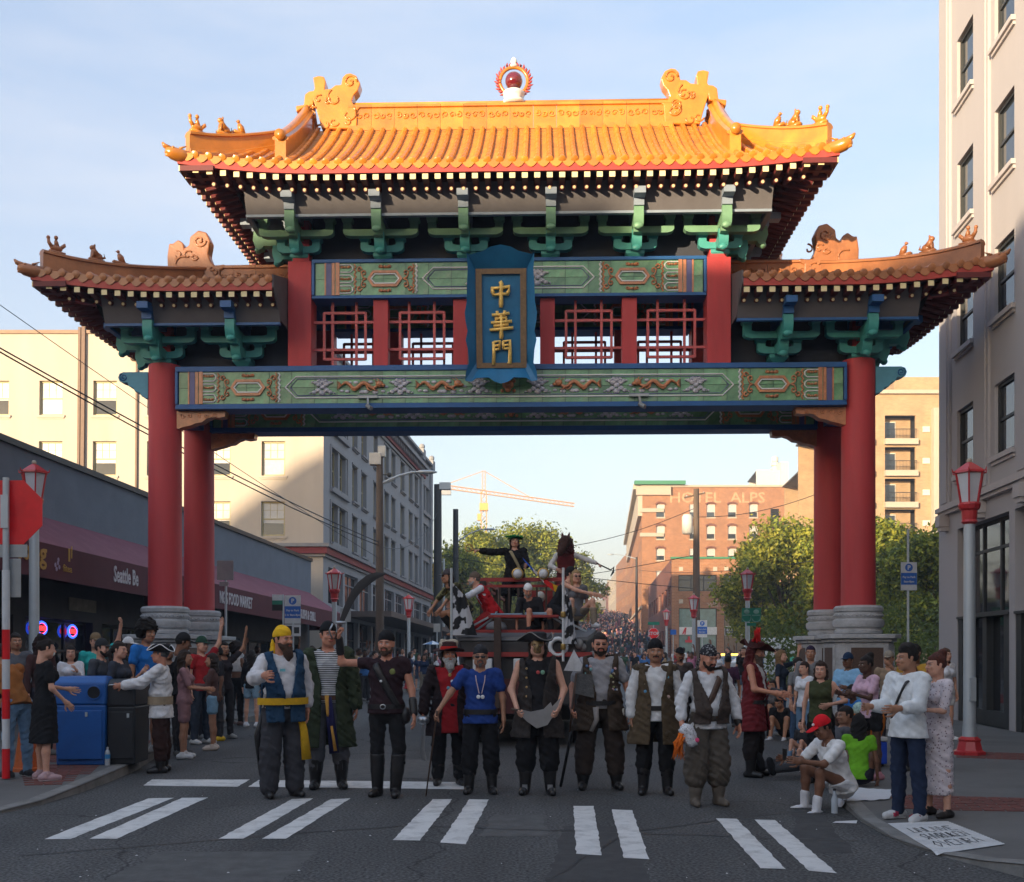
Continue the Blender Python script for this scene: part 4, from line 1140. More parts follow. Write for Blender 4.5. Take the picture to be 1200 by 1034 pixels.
st.put('wall', wall_mesh(SL, zt-.25, holes+gf+gl, .3, M_GREYW), M_GREYW)
for (a,b,c,d) in holes: window(st, a, c, b-a, d-c, 'sw', M_YFR, M_GLD, 'sash', .2, M_SILLG, .14)
for (a,b,c,d) in gf: window(st, a, c, b-a, d-c, 'gf', M_SILLG, M_GLD, 'bays', .15)
for (a,b,c,d) in gl: window(st, a, c, b-a, d-c, 'gl', M_IRON, M_GLD, 'bays', .2)
for a, b in dbl:
 for z0_, z1_ in floors:
  m = MB(); m.box(a-.16,a-.02,-.06,.02,z0_-.1,z1_+.14); m.box(b+.02,b+.16,-.06,.02,z0_-.1,z1_+.14); m.box(a-.02,b+.02,-.06,.02,z1_+.02,z1_+.14); m.box(a-.2,b+.2,-.16,.02,z0_-.28,z0_-.12)
  st.put('window_surround', m, M_SILLG)
for a, b in singles:
 for z0_, z1_ in floors:
  m = MB(); m.box(a-.08,b+.08,-.05,.02,z1_+.03,z1_+.13); st.put('window_head', m, M_SILLG, bevel=0)
def band(fc, L, z0_, z1_, out, mt, ext=0, name='cornice'):
 m = MB(); m.box(-ext, L+ext*.2, -out, .05, z0_, z1_); fc.put(name, m, mt)
for fc, L in ((west, WL),(st, SL)):
 band(fc, L, 6.46, 6.62, .34, M_SILLG, .34); band(fc, L, 6.16, 6.457, .22, M_REDT, .22, 'red_band'); band(fc, L, 6.03, 6.157, .12, M_SILLG, .12)
band(st, SL-3.4, 14.25, 14.42, .12, M_SILLG); band(st, SL-3.4, 14.44, 14.86, .22, M_REDT, .0, 'red_band'); band(st, SL-3.4, 14.88, 15.1, .55, M_SILLG, .0); band(st, SL, 15.85, 16.02, .25, M_SILLG, .0)
for i in range(48):
 m = MB(); m.box(0,.16,-.42,.0,14.60,14.875); st.put('dentil', m, M_SILLG, u=.3+i*.545)
for u in (25.2, 29.2):
 m = MB(); m.box(-.35,.35,-.16,.02,6.7,15.8); m.box(-.45,.45,-.3,.05,15.6,16.3); m.ball((0,-.1,16.5),.22,8,5); st.put('pilaster', m, M_GREYW, u=u)
m = MB(); m.box(4.2, SL, -2.3, -.01, 3.52, 3.80); st.put('canopy', m, mat('brown_canopy', (.12,.095,.085), .7, var=.1))
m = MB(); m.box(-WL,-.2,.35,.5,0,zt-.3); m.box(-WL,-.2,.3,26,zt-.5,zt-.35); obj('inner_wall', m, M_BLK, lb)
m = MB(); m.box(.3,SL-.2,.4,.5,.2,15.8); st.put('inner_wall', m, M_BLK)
m = MB(); m.box(-WL,.0,28.9,29.1,0,zt-.3); obj('rear_wall', m, M_PINK, lb, loc=(2.6,0,0))
for px, w in ((90.5,.11),(95,.16)):
 m = MB(); m.box(-w/2,w/2,-.14,-.01,6.7,zt+.15+w); west.put('conduit', m, M_BRN, u=(px-600)/F*Y0-X0+WL)
m = MB(); m.box(-.04,.04,-.10,-.01,6.7,15.3); m.box(-.24,.24,-.28,-.002,15.0,15.45); west.put('downpipe', m, M_BRN, u=(158-600)/F*Y0-X0+WL)
m = MB(); m.box(-.6,WL+.2,-.08,.3,zt-.02,zt+.14);
west.put('coping', m, mat('coping_brown', (.30,.20,.14), .7))
# ---------- the market building with maroon awnings
mk = thing('market_building', 'long low grey market building with maroon awnings and dark shop windows along the left pavement', 'building', (*S(-13,12)[:2], 0), 0)
mk.rotation_euler = (R(-1.35), 0, 0)
M_STUC = mat('grey_stucco', (.17,.20,.24), .9, var=.1, vscale=1.2, bump=.6, bscale=50, dirt=.25, dirtcol=(.10,.12,.15), dscale=1)
M_AWN = mat('maroon_awning', (.20,.055,.085), .8, var=.12, vscale=2, dirt=.2, dirtcol=(.25,.15,.17), dscale=2)
M_AWN2 = mat('maroon_valance', (.095,.018,.028), .8, var=.12, vscale=2)
M_DKW = mat('dark_shop_wall', (.045,.042,.045), .8, var=.25, vscale=2, dirt=.3, dirtcol=(.09,.08,.07))
mf = Facade(mk, (0,0,0), ANG)
ML = 34.5
mholes = [(1.0+i*3.6, 1.0+i*3.6+3.1, .35, 2.75) for i in range(9)]
mf.put('wall', wall_mesh(ML, 4.85, mholes, .25, M_DKW), M_DKW)
m = MB(); m.box(0,ML,-.05,.3,4.852,6.42); mf.put('upper_wall', m, M_STUC)
m = MB(); m.box(-.05,ML+.05,-.12,.35,6.422,6.56); mf.put('roof_edge', m, M_IRON)
m = MB(); m.box(0,ML,.3,28,6.1,6.3); mf.put('roof', m, M_ROOF)
m = MB(); m.box(ML-.25,ML,.0,24,0,6.3); mf.put('end_wall', m, M_STUC)
def awning(u0, u1):
 m = MB(); n = int((u1-u0)/1.8)
 z1, z0_, out = 5.05, 4.13, 1.45
 m.add([(u0,-.06,z1),(u1,-.06,z1),(u1,-out,z0_),(u0,-out,z0_),(u0,-.06,z1-.03),(u1,-.06,z1-.03),(u1,-out,z0_-.03),(u0,-out,z0_-.03)], [(0,1,2,3),(7,6,5,4),(0,4,5,1),(1,5,6,2),(2,6,7,3),(3,7,4,0)])
 mf.put('awning', m, M_AWN)
 m = MB(); m.box(u0,u1,-out-.012,-out+.008,z0_-.72,z0_-.002); m.add([(u0,-.06,z1-.03),(u0,-out,z0_-.72),(u0,-.06,z0_-.72)],[(0,1,2)]); m.add([(u1,-.06,z1-.03),(u1,-out,z0_-.72),(u1,-.06,z0_-.72)],[(0,1,2)])
 mf.put('valance', m, M_AWN2)
awning(.5, 17.7); awning(17.75, ML-.3)
M_SHOPG = glass('shop_glass', (.02,.025,.03), .04)
M_WARM = mat('lit_shelf', (.5,.4,.2), .8, emit=(1.0,.62,.22), estr=.55, var=.5, vscale=9)
M_NRED = mat('neon_red', (.5,.02,.02), .4, emit=(1,.03,.03), estr=.8)
M_NBLU = mat('neon_blue', (.02,.05,.5), .4, emit=(.03,.10,1), estr=1.0)
M_NORG = mat('sign_orange_lit', (.6,.15,.05), .5, emit=(1,.22,.06), estr=.7)
for i, (a,b,c,d) in enumerate(mholes):
 window(mf, a, c, b-a, d-c, 'shop', M_IRON, M_SHOPG, 'bays', .18)
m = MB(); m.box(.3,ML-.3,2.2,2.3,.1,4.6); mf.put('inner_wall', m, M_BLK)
def text_mesh(s, size, mt, depth=.01, name='lettering', sx=1.0, align='LEFT', shear=0, bold=0):
 c = bpy.data.curves.new(name, 'FONT'); c.body = s; c.size = size; c.extrude = depth; c.align_x = align; c.resolution_u = 2; c.shear = shear; c.offset = bold
 o = bpy.data.objects.new(name, c); col.objects.link(o); o.scale.x = sx
 bpy.context.view_layer.update()
 me = bpy.data.meshes.new_from_object(o.evaluated_get(bpy.context.evaluated_depsgraph_get()))
 me.transform(Matrix.Diagonal((sx,1,1,1))); me.transform(Matrix.Rotation(PI/2, 4, 'X'))
 bpy.data.objects.remove(o); bpy.data.curves.remove(c)
 me.materials.clear(); me.materials.append(mt); return me
def ftext(fc, s, size, mt, u, v, z, **k):
 return fc.inst('lettering', text_mesh(s, size, mt, **k), u, v, z)
M_TYEL = mat('yellow_print', (.48,.27,.05), .7); M_TWHT = mat('white_print', (.55,.53,.56), .7); M_TPNK = mat('pale_print', (.35,.28,.40), .7)
def uof(px, out):
 Y = F*(13-out)/(713-px); return (Y-12)*math.sqrt(1+.0904**2)
ftext(mf, 'coog', .60, M_TYEL, uof(18,1.46), -1.468, 3.72, bold=.012)
ftext(mf, 'fitea', .22, M_TYEL, uof(72,1.46)+.1, -1.468, 3.62)
m = MB()
for a, b in ((0,0),(.1,.05),(.05,-.08),(.16,-.03),(.12,.12)): m.ball((a,0,b),(.045,.01,.05),7,4)
mf.put('printed_emblem', m, M_TPNK, uof(66,1.46), -1.468, 3.72)
m = MB(); m.box(0,.07,-.005,.005,0,.28); m.box(.12,.16,-.005,.005,.08,.34); mf.put('printed_emblem', m, M_TYEL, uof(81,1.46), -1.468, 3.85)
ftext(mf, 'Seattle Be', .52, M_TWHT, uof(134,1.46), -1.468, 3.62, bold=.01, sx=.62)
ftext(mf, "NG'S FOOD MARKET", .50, M_TWHT, uof(262,1.46)-.3, -1.468, 3.60, sx=.62, bold=.01)
ftext(mf, "'N SUSHI & GRILL", .48, M_TWHT, uof(350,1.46)-.2, -1.468, 3.60, sx=.70, bold=.01)
def neon(px, py, w):
 u = uof(px, -.05); Y = 12+u/math.sqrt(1+.0904**2); z = CH+(HZ-py)/F*Y+.33
 m = MB(); m.tube([(w*.5*math.cos(a),0,w*.36*math.sin(a)) for a in np.linspace(0,2*PI,25)], .028, 6, cap=False, up=(0,1,0))
 o = tag(mf.put('neon_ring', m, M_NBLU, u, .10, z));
 m = MB(); m.tube([(w*.43*math.cos(a),0,w*.30*math.sin(a)) for a in np.linspace(0,2*PI,25)], .012, 6, cap=False, up=(0,1,0)); mf.put('neon_ring', m, M_NRED, u, .10, z)
 mf.inst('neon_lettering', text_mesh('OPEN', w*.36, M_NRED, align='CENTER', bold=.006), u, .09, z-w*.12)
neon(50,738,.40); neon(86,740,.40)
for (px0,px1,py0,py1,mt) in ((109,122,734,743,M_NORG),(109,123,727,730,M_WARM),(8,16,722,726,M_WARM),(8,16,733,738,M_WARM),(44,61,727,731,M_WARM),(53,61,735,752,M_WARM),(148,160,738,752,M_WARM),(76,108,700,715,None)):
 u0, u1 = uof(px0,-.05), uof(px1,-.05); Y = 12+u0/math.sqrt(1+.0904**2)
 z0_, z1_ = CH+(HZ-py1)/F*Y+.33, CH+(HZ-py0)/F*Y+.33
 m = MB(); m.box(0,u1-u0,0,.03,0,z1_-z0_); mf.put('window_sign' if mt != None else 'wall_panel', m, mt or mat('beige_panel', (.20,.17,.13), .8, var=.3), u0, .32 if mt else -.03, z0_)
ftext(mf, 'OPEN', .14, M_TWHT, uof(110,-.05), .31, CH+(HZ-742)/F*(12+uof(110,-.05))+.34)
# ---------- right: tall rendered building
rb = thing('office_building', 'tall rendered building with sash windows and dark glazed ground floor at the right edge', 'building', (*S(7.84,25.0)[:2], 0), 0)
M_RW = mat('cream_grey_render', (.42,.405,.42), .85, var=.04, vscale=.7, bump=.25, bscale=40, dirt=.15, dirtcol=(.28,.26,.25), dscale=.6, streak=True)
M_RT = mat('cream_grey_trim', (.48,.45,.45), .8, var=.05)
M_DF = mat('dark_green_frame', (.03,.034,.036), .5, var=.1)
RL, RH = 26.0, 23.6
rf_ = Facade(rb, (0,0,0), ANG+PI)
uR = lambda px: (25.0-9800/(px-713))*math.sqrt(1+.0904**2)
cols = [(uR(1121.5), uR(1121.5)+1.06)]
cols.append((uR(1165.5), uR(1165.5)+1.06))
for k in range(1, 8): cols.append((cols[1][0]+k*2.36, cols[1][0]+k*2.36+1.06))
rows = [(5.62,7.07),(8.40,9.85),(11.17,12.62),(13.94,15.39),(16.71,18.16),(19.48,20.93)]
holes = [(a,b,c,d) for a,b in cols for c,d in rows]
shopo = [(uR(1122)+.0, 4.15, 2.45, 4.42),(4.45, 8.6, 2.45, 4.42),(9.0,13.2,2.45,4.42),(13.6,17.8,2.45,4.42)]
doors = [(uR(1122)+.0, 4.15, .13, 2.40),(4.45, 8.6, .13, 2.40),(9.0,13.2,.13,2.40),(13.6,17.8,.13,2.40)]
rf_.put('wall', wall_mesh(RL, RH, holes+shopo+doors, .35, M_RW), M_RW)
for a,b,c,d in holes: window(rf_, a, c, b-a, d-c, 'rw', M_DF, M_GLS, 'sash', .07, M_RT, .10)
for a,b,c,d in shopo:
 window(rf_, a, c, b-a, d-c, 'rs', M_DF, M_GLD, 'bays', .2)
 m = MB(); m.box(a,b,-.03,.34,c-.05,c-.002) ; rf_.put('spandrel', m, M_DF)
for a,b,c,d in doors:
 m = MB()
 m.box(a+.002,a+.25,.02,.3,c,d); m.box(b-.35,b-.002,.02,.3,c,d); m.box((a+b)/2-.12,(a+b)/2+.12,.06,.3,c,d); m.box(a+.26,b-.36,.06,.30,c,c+.32)
 rf_.put('shopfront_frame', m, M_DF)
 m = MB(); m.box(a+.2,b-.3,.2,.22,c+.3,d); rf_.put('pane', m, M_GLD)
 m = MB(); m.box(a+.1,(a+b)/2,1.4,1.45,c,d-.2); rf_.put('inner_wall', m, mat('shop_inside_green', (.10,.11,.08), .9, var=.4, vscale=2))
pil = [(-.01,.62)]+[((cols[i][1]+cols[i+1][0])/2-.42,(cols[i][1]+cols[i+1][0])/2+.42) for i in range(len(cols)-1)]
for a, b in pil:
 m = MB(); m.box(a,b,-.06,.03,4.98,RH-.05); m.box(a+.1,b-.1,-.09,.03,5.1,RH-.2); rf_.put('pilaster', m, M_RW)
m = MB(); m.box(-.04,RL,-.17,.03,4.90,5.0); m.box(-.04,RL,-.11,.03,4.82,4.897); m.box(-.04,RL,-.07,.03,5.002,5.08); rf_.put('moulding', m, M_RT)
for a, b in pil:
 m = MB(); m.box((a+b)/2-.16,(a+b)/2+.16,-.22,.03,4.56,4.818); m.box((a+b)/2-.12,(a+b)/2+.12,-.18,.03,4.46,4.558); rf_.put('console', m, M_RT)
m = MB(); m.box(-.3,RL,-.6,.1,RH-.02,RH+.5); rf_.put('cornice', m, M_RT)
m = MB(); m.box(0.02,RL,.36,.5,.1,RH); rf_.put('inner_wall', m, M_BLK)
back = Facade(rb, (0,0,0), ANG-PI/2)
m = MB(); m.box(0,22,0.0,.3,0,RH); back.put('side_wall', m, M_RW)
m = MB(); m.box(0,RL,.5,22,RH-.4,RH-.2); rf_.put('roof', m, M_ROOF)
m = MB(); m.box(-.02,.60,-.10,.03,0,1.0); rf_.put('plinth', m, M_RT)
# ---------- far buildings
def block(name, label, px0, px1, ytop, Y, mt, depth, rowsz, colsp, w, fmt, pmt, sill=None, style='sash', zb=None, shade=None, holes2=(), top=True):
 """free standing block with a face towards the camera"""
 a = P(px0, ytop, Y); b = P(px1, ytop, Y); g = ground_z(Y)
 o = thing(name, label, 'building', (a.x, Y, g-1))
 H = a.z-g+1; L = b.x-a.x
 fc = Facade(o, (0,0,0), 0)
 holes = []
 for c in colsp:
  u = (c-600)/F*Y-a.x
  for y0, y1 in rowsz:
   z0_, z1_ = P(0,y1,Y).z-g+1, P(0,y0,Y).z-g+1
   holes.append((u-w/2,u+w/2,z0_,z1_))
 holes = [h for h in holes if h[0] > 0.05 and h[1] < L-.05]
 fc.put('wall', wall_mesh(L, H, holes+list(holes2), .25, mt), mt)
 for h in holes: window(fc, h[0], h[2], h[1]-h[0], h[3]-h[2], name, fmt, pmt, style, .15, sill, .12, shade=shade, blind=.6)
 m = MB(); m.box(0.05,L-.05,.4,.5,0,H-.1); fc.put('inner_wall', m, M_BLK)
 k = depth*.088
 m = MB(); m.prism([(.02,.5),(L,.5),(L+k,depth),(k+.02,depth)],H-.35,H-.15,'z'); fc.put('roof', m, M_ROOF)
 m = MB(); m.prism([(L-.3,.51),(L,.51),(L+k,depth),(L-.3+k,depth)],0,H-.01,'z'); fc.put('side_wall', m, mt)
 m = MB(); m.box(.31+k,L-.31+k,depth-.3,depth,0,H-.01); fc.put('rear_wall', m, mt)
 return o, fc, L, H
def brickmat(name, c1, c2, mortar, sc=1.0, rough=.85):
 m = mat(name, c1, rough, var=.15, vscale=.6, bump=.2)
 nt = m.node_tree; N = nt.nodes; L = nt.links; b = N['Principled BSDF']
 src = b.inputs['Base Color'].links[0].from_socket
 t = N.new('ShaderNodeTexCoord'); mpn = N.new('ShaderNodeMapping'); mpn.inputs['Rotation'].default_value = (R(90),0,0)
 L.new(t.outputs['Object'], mpn.inputs['Vector'])
 bt = N.new('ShaderNodeTexBrick'); bt.inputs['Scale'].default_value = sc; bt.inputs['Brick Width'].default_value = .45; bt.inputs['Row Height'].default_value = .16
 bt.inputs['Mortar Size'].default_value = .012; bt.inputs['Color1'].default_value = (1,1,1,1); bt.inputs['Color2'].default_value = tuple(b_/a_ for a_,b_ in zip(c1,c2))+(1,); bt.inputs['Mortar'].default_value = tuple(b_/a_ for a_,b_ in zip(c1,mortar))+(1,)
 L.new(mpn.outputs['Vector'], bt.inputs['Vector'])
 vm = N.new('ShaderNodeVectorMath'); vm.operation = 'MULTIPLY'; L.new(src, vm.inputs[0]); L.new(bt.outputs['Color'], vm.inputs[1]); L.new(vm.outputs['Vector'], b.inputs['Base Color'])
 return m
M_BR1 = brickmat('orange_brick', (.36,.16,.075), (.28,.12,.055), (.38,.28,.2))
M_BR2 = brickmat('dark_brick', (.22,.075,.05), (.17,.055,.04), (.2,.15,.12))
M_TAN = brickmat('tan_brick', (.44,.30,.17), (.38,.26,.15), (.4,.3,.2))
M_CRM = mat('cream_stone', (.46,.40,.32), .8, var=.06)
M_WFR = mat('white_window_frame', (.6,.58,.52), .6)
M_GREENC = mat('green_copper', (.05,.22,.12), .6, var=.1)
ho, hf, HL, HH_ = block('brick_hotel', 'large orange brick hotel with arched windows and faded lettering under its roof', 752, 921, 571, 170, M_BR1, 60,
 [(591,606.5),(616.5,632),(643,657),(669,683)], [774,813,833,858,883], 1.35, M_WFR, M_GLS, M_CRM, shade=M_CRT)
ftext(hf, 'HOTEL  ALPS', 2.35, mat('faded_white_lettering', (.52,.31,.18), .85, var=.3, vscale=2), (784-752)/F*170, -.02, HH_-2.45, sx=1.12, bold=.03, depth=.012)
m = MB(); m.box(-.2,HL+.1,-.25,.3,HH_-.01,HH_+.30); hf.put('cornice', m, M_CRM)
m = MB(); m.box(-1.2,9.8*.7,-1.0,.2,HH_+.31,HH_+.9); hf.put('green_cornice', m, M_GREENC, u=0, v=0)
m = MB(); m.box(-.9,4.6,-.5,.2,HH_-1.3,HH_-.02); m.box(-.3,3.5,-.25,.1,HH_-4.0,HH_-3.4); m.box(-.3,3.5,-.25,.1,HH_-7.9,HH_-7.3); hf.put('stone_trim', m, M_CRM)
for c in (774,833,858,883):
 for y0 in (591,616.5,643):
  u = (c-752)/F*170; z = P(0,y0,170).z-ground_z(170)+1
  m = MB(); m.tube([(.8*math.cos(a),-.05,.38*math.sin(a)) for a in np.linspace(.2,PI-.2,8)], .16, 6, up=(0,1,0)); hf.put('window_arch', m, M_BR2, u=u, z=z-.12)
m = MB(); z0_ = P(0,619,170).z; m.box(0,1.3,-.05,.1,0,P(0,596.5,170).z-z0_); hf.put('arched_window', m, M_GLD, u=(903-752)/F*170, z=z0_-ground_z(170)+1)
hs = Facade(ho, (7.6,88,0), math.atan2(-88, -7.6)); HSL = math.hypot(88, 7.6)
hh = [(2+i*4.4, 2+i*4.4+1.6, z, z+2.2) for i in range(19) for z in (6.5,10.2,13.9,17.6,21.3)]
hs.put('wall', wall_mesh(HSL, HH_, hh, .25, M_BR1), M_BR1)
m = MB(); m.box(0.1,HSL-.1,.3,.4,0,HH_-.2); hs.put('inner_wall', m, M_GLD)
m = MB(); m.box(-.3,HSL,-1.3,.1,HH_-.3,HH_+.5); m.box(0,HSL,-.6,.1,HH_-4.6,HH_-.32); m.box(0,HSL,-.3,.1,6,6.4); hs.put('cornice', m, M_CRM)
wh, wf, wl, whh = block('white_block', 'white rooftop block with a tall slab behind the brick hotel', 886, 914, 551, 195, mat('white_render', (.62,.60,.57), .8), 12, [], [], 1, M_WFR, M_GLD)
m = MB(); zz_ = P(0,542,195).z-ground_z(195)+1; m.box(28/F*195+.02,37/F*195,-.5,10,0,zz_); m.box(37/F*195+.03,38.2/F*195,-.3,.5,0,P(0,568,195).z-ground_z(195)+1); wf.put('tall_slab', m, mat('white_render', (.62,.60,.57)))
m = MB(); m.lathe([(.55,0),(.55,1.0),(.75,1.1),(.75,1.6),(.5,1.8),(.62,1.9),(.62,2.6),(.4,2.8)], 12); wf.put('roof_vent', m, M_WFR, u=27/F*195, v=3, z=zz_-1.2)
block('green_roofed_block', 'small cream building with a green roof edge right of the hotel', 924, 948, 597, 185, M_CRM, 14, [(609,618)], [932,941], 1.6, M_WFR, M_GLS)
_, gf_, gl_, gh_ = _r = block('green_roofed_annexe', 'cream annexe partly hidden by trees right of the hotel', 948, 985, 620, 180, M_CRM, 12, [(630,642)], [955,966,977], 1.6, M_WFR, M_GLS)
m = MB(); m.box(0,24/F*185,-.4,.2,0,1.8)
go = obj('roof_edge', m, M_GREENC); go.parent = bpy.data.objects['green_roofed_block']; go.location = (0,0,P(0,607,185).z-ground_z(185)+1)
block('tan_tower', 'tan building with narrow windows half hidden behind the right columns', 946, 1000, 541, 140, M_TAN, 20, [(562,580),(588,608)], [951,957,963,972,982,990], .5*1.2, M_CRM, M_GLS)
co, cf, CL_, CH_ = block('tan_condominium', 'tan brick apartment block with recessed balconies behind the right columns', 985, 1112, 462, 105, M_TAN, 25, [], [], 1, M_CRM, M_GLS,
 holes2=[((1037-985)/F*105,(1073-985)/F*105,P(0,y+28,105).z-ground_z(105)+1,P(0,y,105).z-ground_z(105)+1) for y in (487,524,561,597,633)]+[((998-985)/F*105,(1022-985)/F*105,P(0,y+28,105).z-ground_z(105)+1,P(0,y,105).z-ground_z(105)+1) for y in (487,524,561,597,633)])
for ch in co.children:
 if ch.name.startswith('inner_wall'): ch.location.y += 1.2
for y in (487,524,561,597,633):
 zb_ = P(0,y+28,105).z-ground_z(105)+1
 for x0 in (1037,998):
  u0, wd = (x0-985)/F*105, (36 if x0 == 1037 else 24)/F*105
  m = MB(); m.box(-.1,wd+.1,-.5,1.4,-.55,0); cf.put('balcony_slab', m, M_CRM, u=u0, z=zb_)
  m = MB(); m.box(0,wd,1.4,1.45,0,2.35); cf.put('balcony_wall', m, M_TAN, u=u0, z=zb_)
  m = MB(); m.box(.25,wd*.5,1.30,1.38,.1,2.0); fr = cf.put('balcony_door', m, M_WFR, u=u0, z=zb_)
  m = MB(); m.box(.33,wd*.5-.08,1.27,1.295,.2,1.9); obj('pane', m, M_GLS, fr)
  m = MB(); m.box(0,wd,-.45,-.40,.9,.96)
  for k in range(int(wd/.14)+1): m.box(k*.14,k*.14+.02,-.44,-.41,.0,.9)
  cf.put('balcony_railing', m, M_IRON, u=u0, z=zb_)
 m = MB(); m.box(0,.7,-.12,.0,0,.55); cf.put('wall_unit', m, M_WFR, u=(1081-985)/F*105, z=zb_+.7)
m = MB(); m.box((1091-985)/F*105,(1108-985)/F*105,-.7,.1,2,CH_-1.5); cf.put('white_bay', m, M_CRM)
for y in (487,507,524,544,561,581,597):
 m = MB(); m.box(0,.55,-.76,-.705,0,.85); cf.put('window', m, M_GLD, u=(1097-985)/F*105, z=P(0,y+10,105).z-ground_z(105)+1)
m = MB(); m.box(-.3,CL_+.1,-.35,.2,CH_-.01,CH_+.35); cf.put('cornice', m, M_CRM)
m = MB(); m.box(6,CL_,2,8,CH_,CH_+2.2); cf.put('roof_house', m, M_TAN)
lo, lf, LL, LH = block('brick_shop_building', 'two storey brick shop building with green tinted windows and white shop signs', 787, 884, 655, 115, M_BR1, 50,
 [], [], 1, M_IRON, M_GLD,
 holes2=[((a-787)/F*115,(b-787)/F*115,P(0,y1,115).z-ground_z(115)+1,P(0,y0,115).z-ground_z(115)+1) for a,b,y0,y1 in ((795,840,674,693),(848,866,674,693),(795.5,840,713,775),(848.5,878,713,775))])
M_TEALG = glass('teal_tinted_glass', (.10,.20,.19), .15, .3)
for a,b,y0,y1,mt in ((795,840,674,693,M_GLD),(848,866,674,693,M_GLD),(795.5,840,713,775,M_TEALG),(848.5,878,713,775,M_GLD)):
 z0_, z1_ = P(0,y1,115).z-ground_z(115)+1, P(0,y0,115).z-ground_z(115)+1
 window(lf, (a-787)/F*115, z0_, (b-a)/F*115, z1_-z0_, 'shop2'+str(a), M_IRON, mt, 'bays' if y1 < 700 else 'mull', .12)
def board(fc, px0, px1, y0, y1, Y, pxo, mt, v, name='shop_sign'):
 z0_ = P(0,y1,Y).z-ground_z(Y)+1
 m = MB(); m.box(0,(px1-px0)/F*Y,-.04,.04,0,(y1-y0)/F*Y); return fc.put(name, m, mt, u=(px0-pxo)/F*Y, v=v, z=z0_)
M_WS = mat('white_signboard', (.66,.65,.62), .6)
board(lf,796,840,735,744,115,787,M_WS,-.03); board(lf,849,898,734,745,115,787,M_WS,-.05); board(lf,849.5,866,735,744.5,115,787,M_IRON,-.10)
zs_ = P(0,740,115).z-ground_z(115)+1
ftext(lf, 'BAR &', .36, M_WS, (851-787)/F*115, -.15, zs_+.02, bold=.01); ftext(lf, 'GRILL', .36, M_WS, (851-787)/F*115, -.15, zs_-.33, bold=.01)
M_SR = mat('sign_red', (.55,.03,.03), .5)
m = MB(); m.prism([(0,0),(.32,.75),(.5,.75),(.38,0),(.26,0),(.33,.35),(.2,.1)], -.02, 0); lf.put('sign_logo', m, M_SR, u=(799-787)/F*115, v=-.075, z=zs_-.35)
board(lf,806,808.5,746,751,115,787,M_SR,-.03); board(lf,803,812,750,753,115,787,M_SR,-.02)
ftext(lf, 'Vista', .6, M_CRM, (829-787)/F*115, -.02, P(0,711,115).z-ground_z(115)+1)
for c in (798,838,851,871):
 for y in (667,705):
  m = MB(); m.box(-.22,.22,-.05,.02,-.22,.22); lf.put('stone_block', m, M_CRM, u=(c-787)/F*115, z=P(0,y,115).z-ground_z(115)+1)
m = MB(); m.box(-.1,LL+.1,-.2,.2,LH-.01,LH+.2); lf.put('coping', m, M_GREENC)
ls = Facade(lo, (3.9,50,0), math.atan2(-50,-3.9));
lh = [(3+i*6, 6.4+i*6, 7.2, 9.2) for i in range(8)]+[(3+i*6, 7+i*6, 1.5, 4.6) for i in range(8)]
ls.put('wall', wall_mesh(50, LH, lh, .2, M_BR2), M_BR2); m = MB(); m.box(0.1,49.9,.25,.3,0,LH-.1); ls.put('inner_wall', m, M_GLD)
for (nm, lab, pa, ya, pb, yb, top, mt, side) in (
 ('far_brick_block', 'distant brick block up the hill with sunlit front, right side of the street', 741, 268, 722, 330, 640, M_BR1, 1),
 ('far_cream_block', 'distant cream and brick block up the hill right of the street', 722, 335, 713, 400, 668, M_CRM, 1),
 ('far_dark_block', 'distant dark brick block at the top of the hill', 712, 405, 706, 470, 682, M_BR2, 1)):
 a, b = P(pa,0,ya), P(pb,0,yb); g = ground_z(ya); H = P(0,top,ya).z-g+2
 o = thing(nm, lab, 'building', (b.x, b.y, g-2)); L = math.hypot(a.x-b.x, a.y-b.y)
 fc = Facade(o, (0,0,0), math.atan2(a.y-b.y, a.x-b.x))
 hh = [(2+i*5.5, 4.2+i*5.5, z, z+2.3) for i in range(int((L-5)/5.5)) for z in np.arange(7, H-3, 4)]
 fc.put('wall', wall_mesh(L, H, hh, .3, mt), mt); m = MB(); m.box(.1,L-.1,.35,.4,0,H-.1); fc.put('inner_wall', m, M_GLD)
 fr2 = Facade(o, (a.x-b.x, a.y-b.y, 0), 0); hh = [(1.5+i*4.5, 3.2+i*4.5, z, z+2.2) for i in range(7) for z in np.arange(7, H-3, 4)]
 fr2.put('wall', wall_mesh(34, H, hh, .3, mt), mt); m = MB(); m.box(.1,33.9,.35,.4,0,H-.1); fr2.put('inner_wall', m, M_GLD)
 m = MB(); m.box(-.2,34,-.6,.3,H-.01,H+.5); fr2.put('cornice', m, M_CRM)
for k, (Ya, Yb, H, mt) in enumerate(((84,112,6.5,M_DKW),(150,200,10,M_BR2),(205,300,11,M_DKW))):
 o = thing('roadside_building', ['low dark shop row under the trees beyond the corner building','dark brick block behind the leafy trees left of the street','dark long block far up the left side of the street'][k], 'building', (*S(-13,Ya)[:2], ground_z(Ya)-1))
 fc = Facade(o, (0,0,0), ANG); hh = [(1.5+i*5, 5+i*5, 1.6, 4.6) for i in range(int((Yb-Ya-4)/5))]
 fc.put('wall', wall_mesh(Yb-Ya, H, hh, .3, mt), mt); m = MB(); m.box(.1,Yb-Ya-.1,.35,.4,0,H-.2); fc.put('inner_wall', m, M_GLD)
 m = MB(); m.box(0,Yb-Ya,.4,16,H-.3,H); fc.put('roof', m, M_ROOF)
 f2 = Facade(o, (-16,0,0), 0); m = MB(); m.box(0,16,0,.3,0,H-.01); f2.put('side_wall', m, mt)
a, b = P(640,0,430), P(760,0,430)
zo = P(0,707,430).z
ov = thing('overpass', 'grey concrete motorway overpass crossing the street far up the hill', 'bridge', (0,430,0))
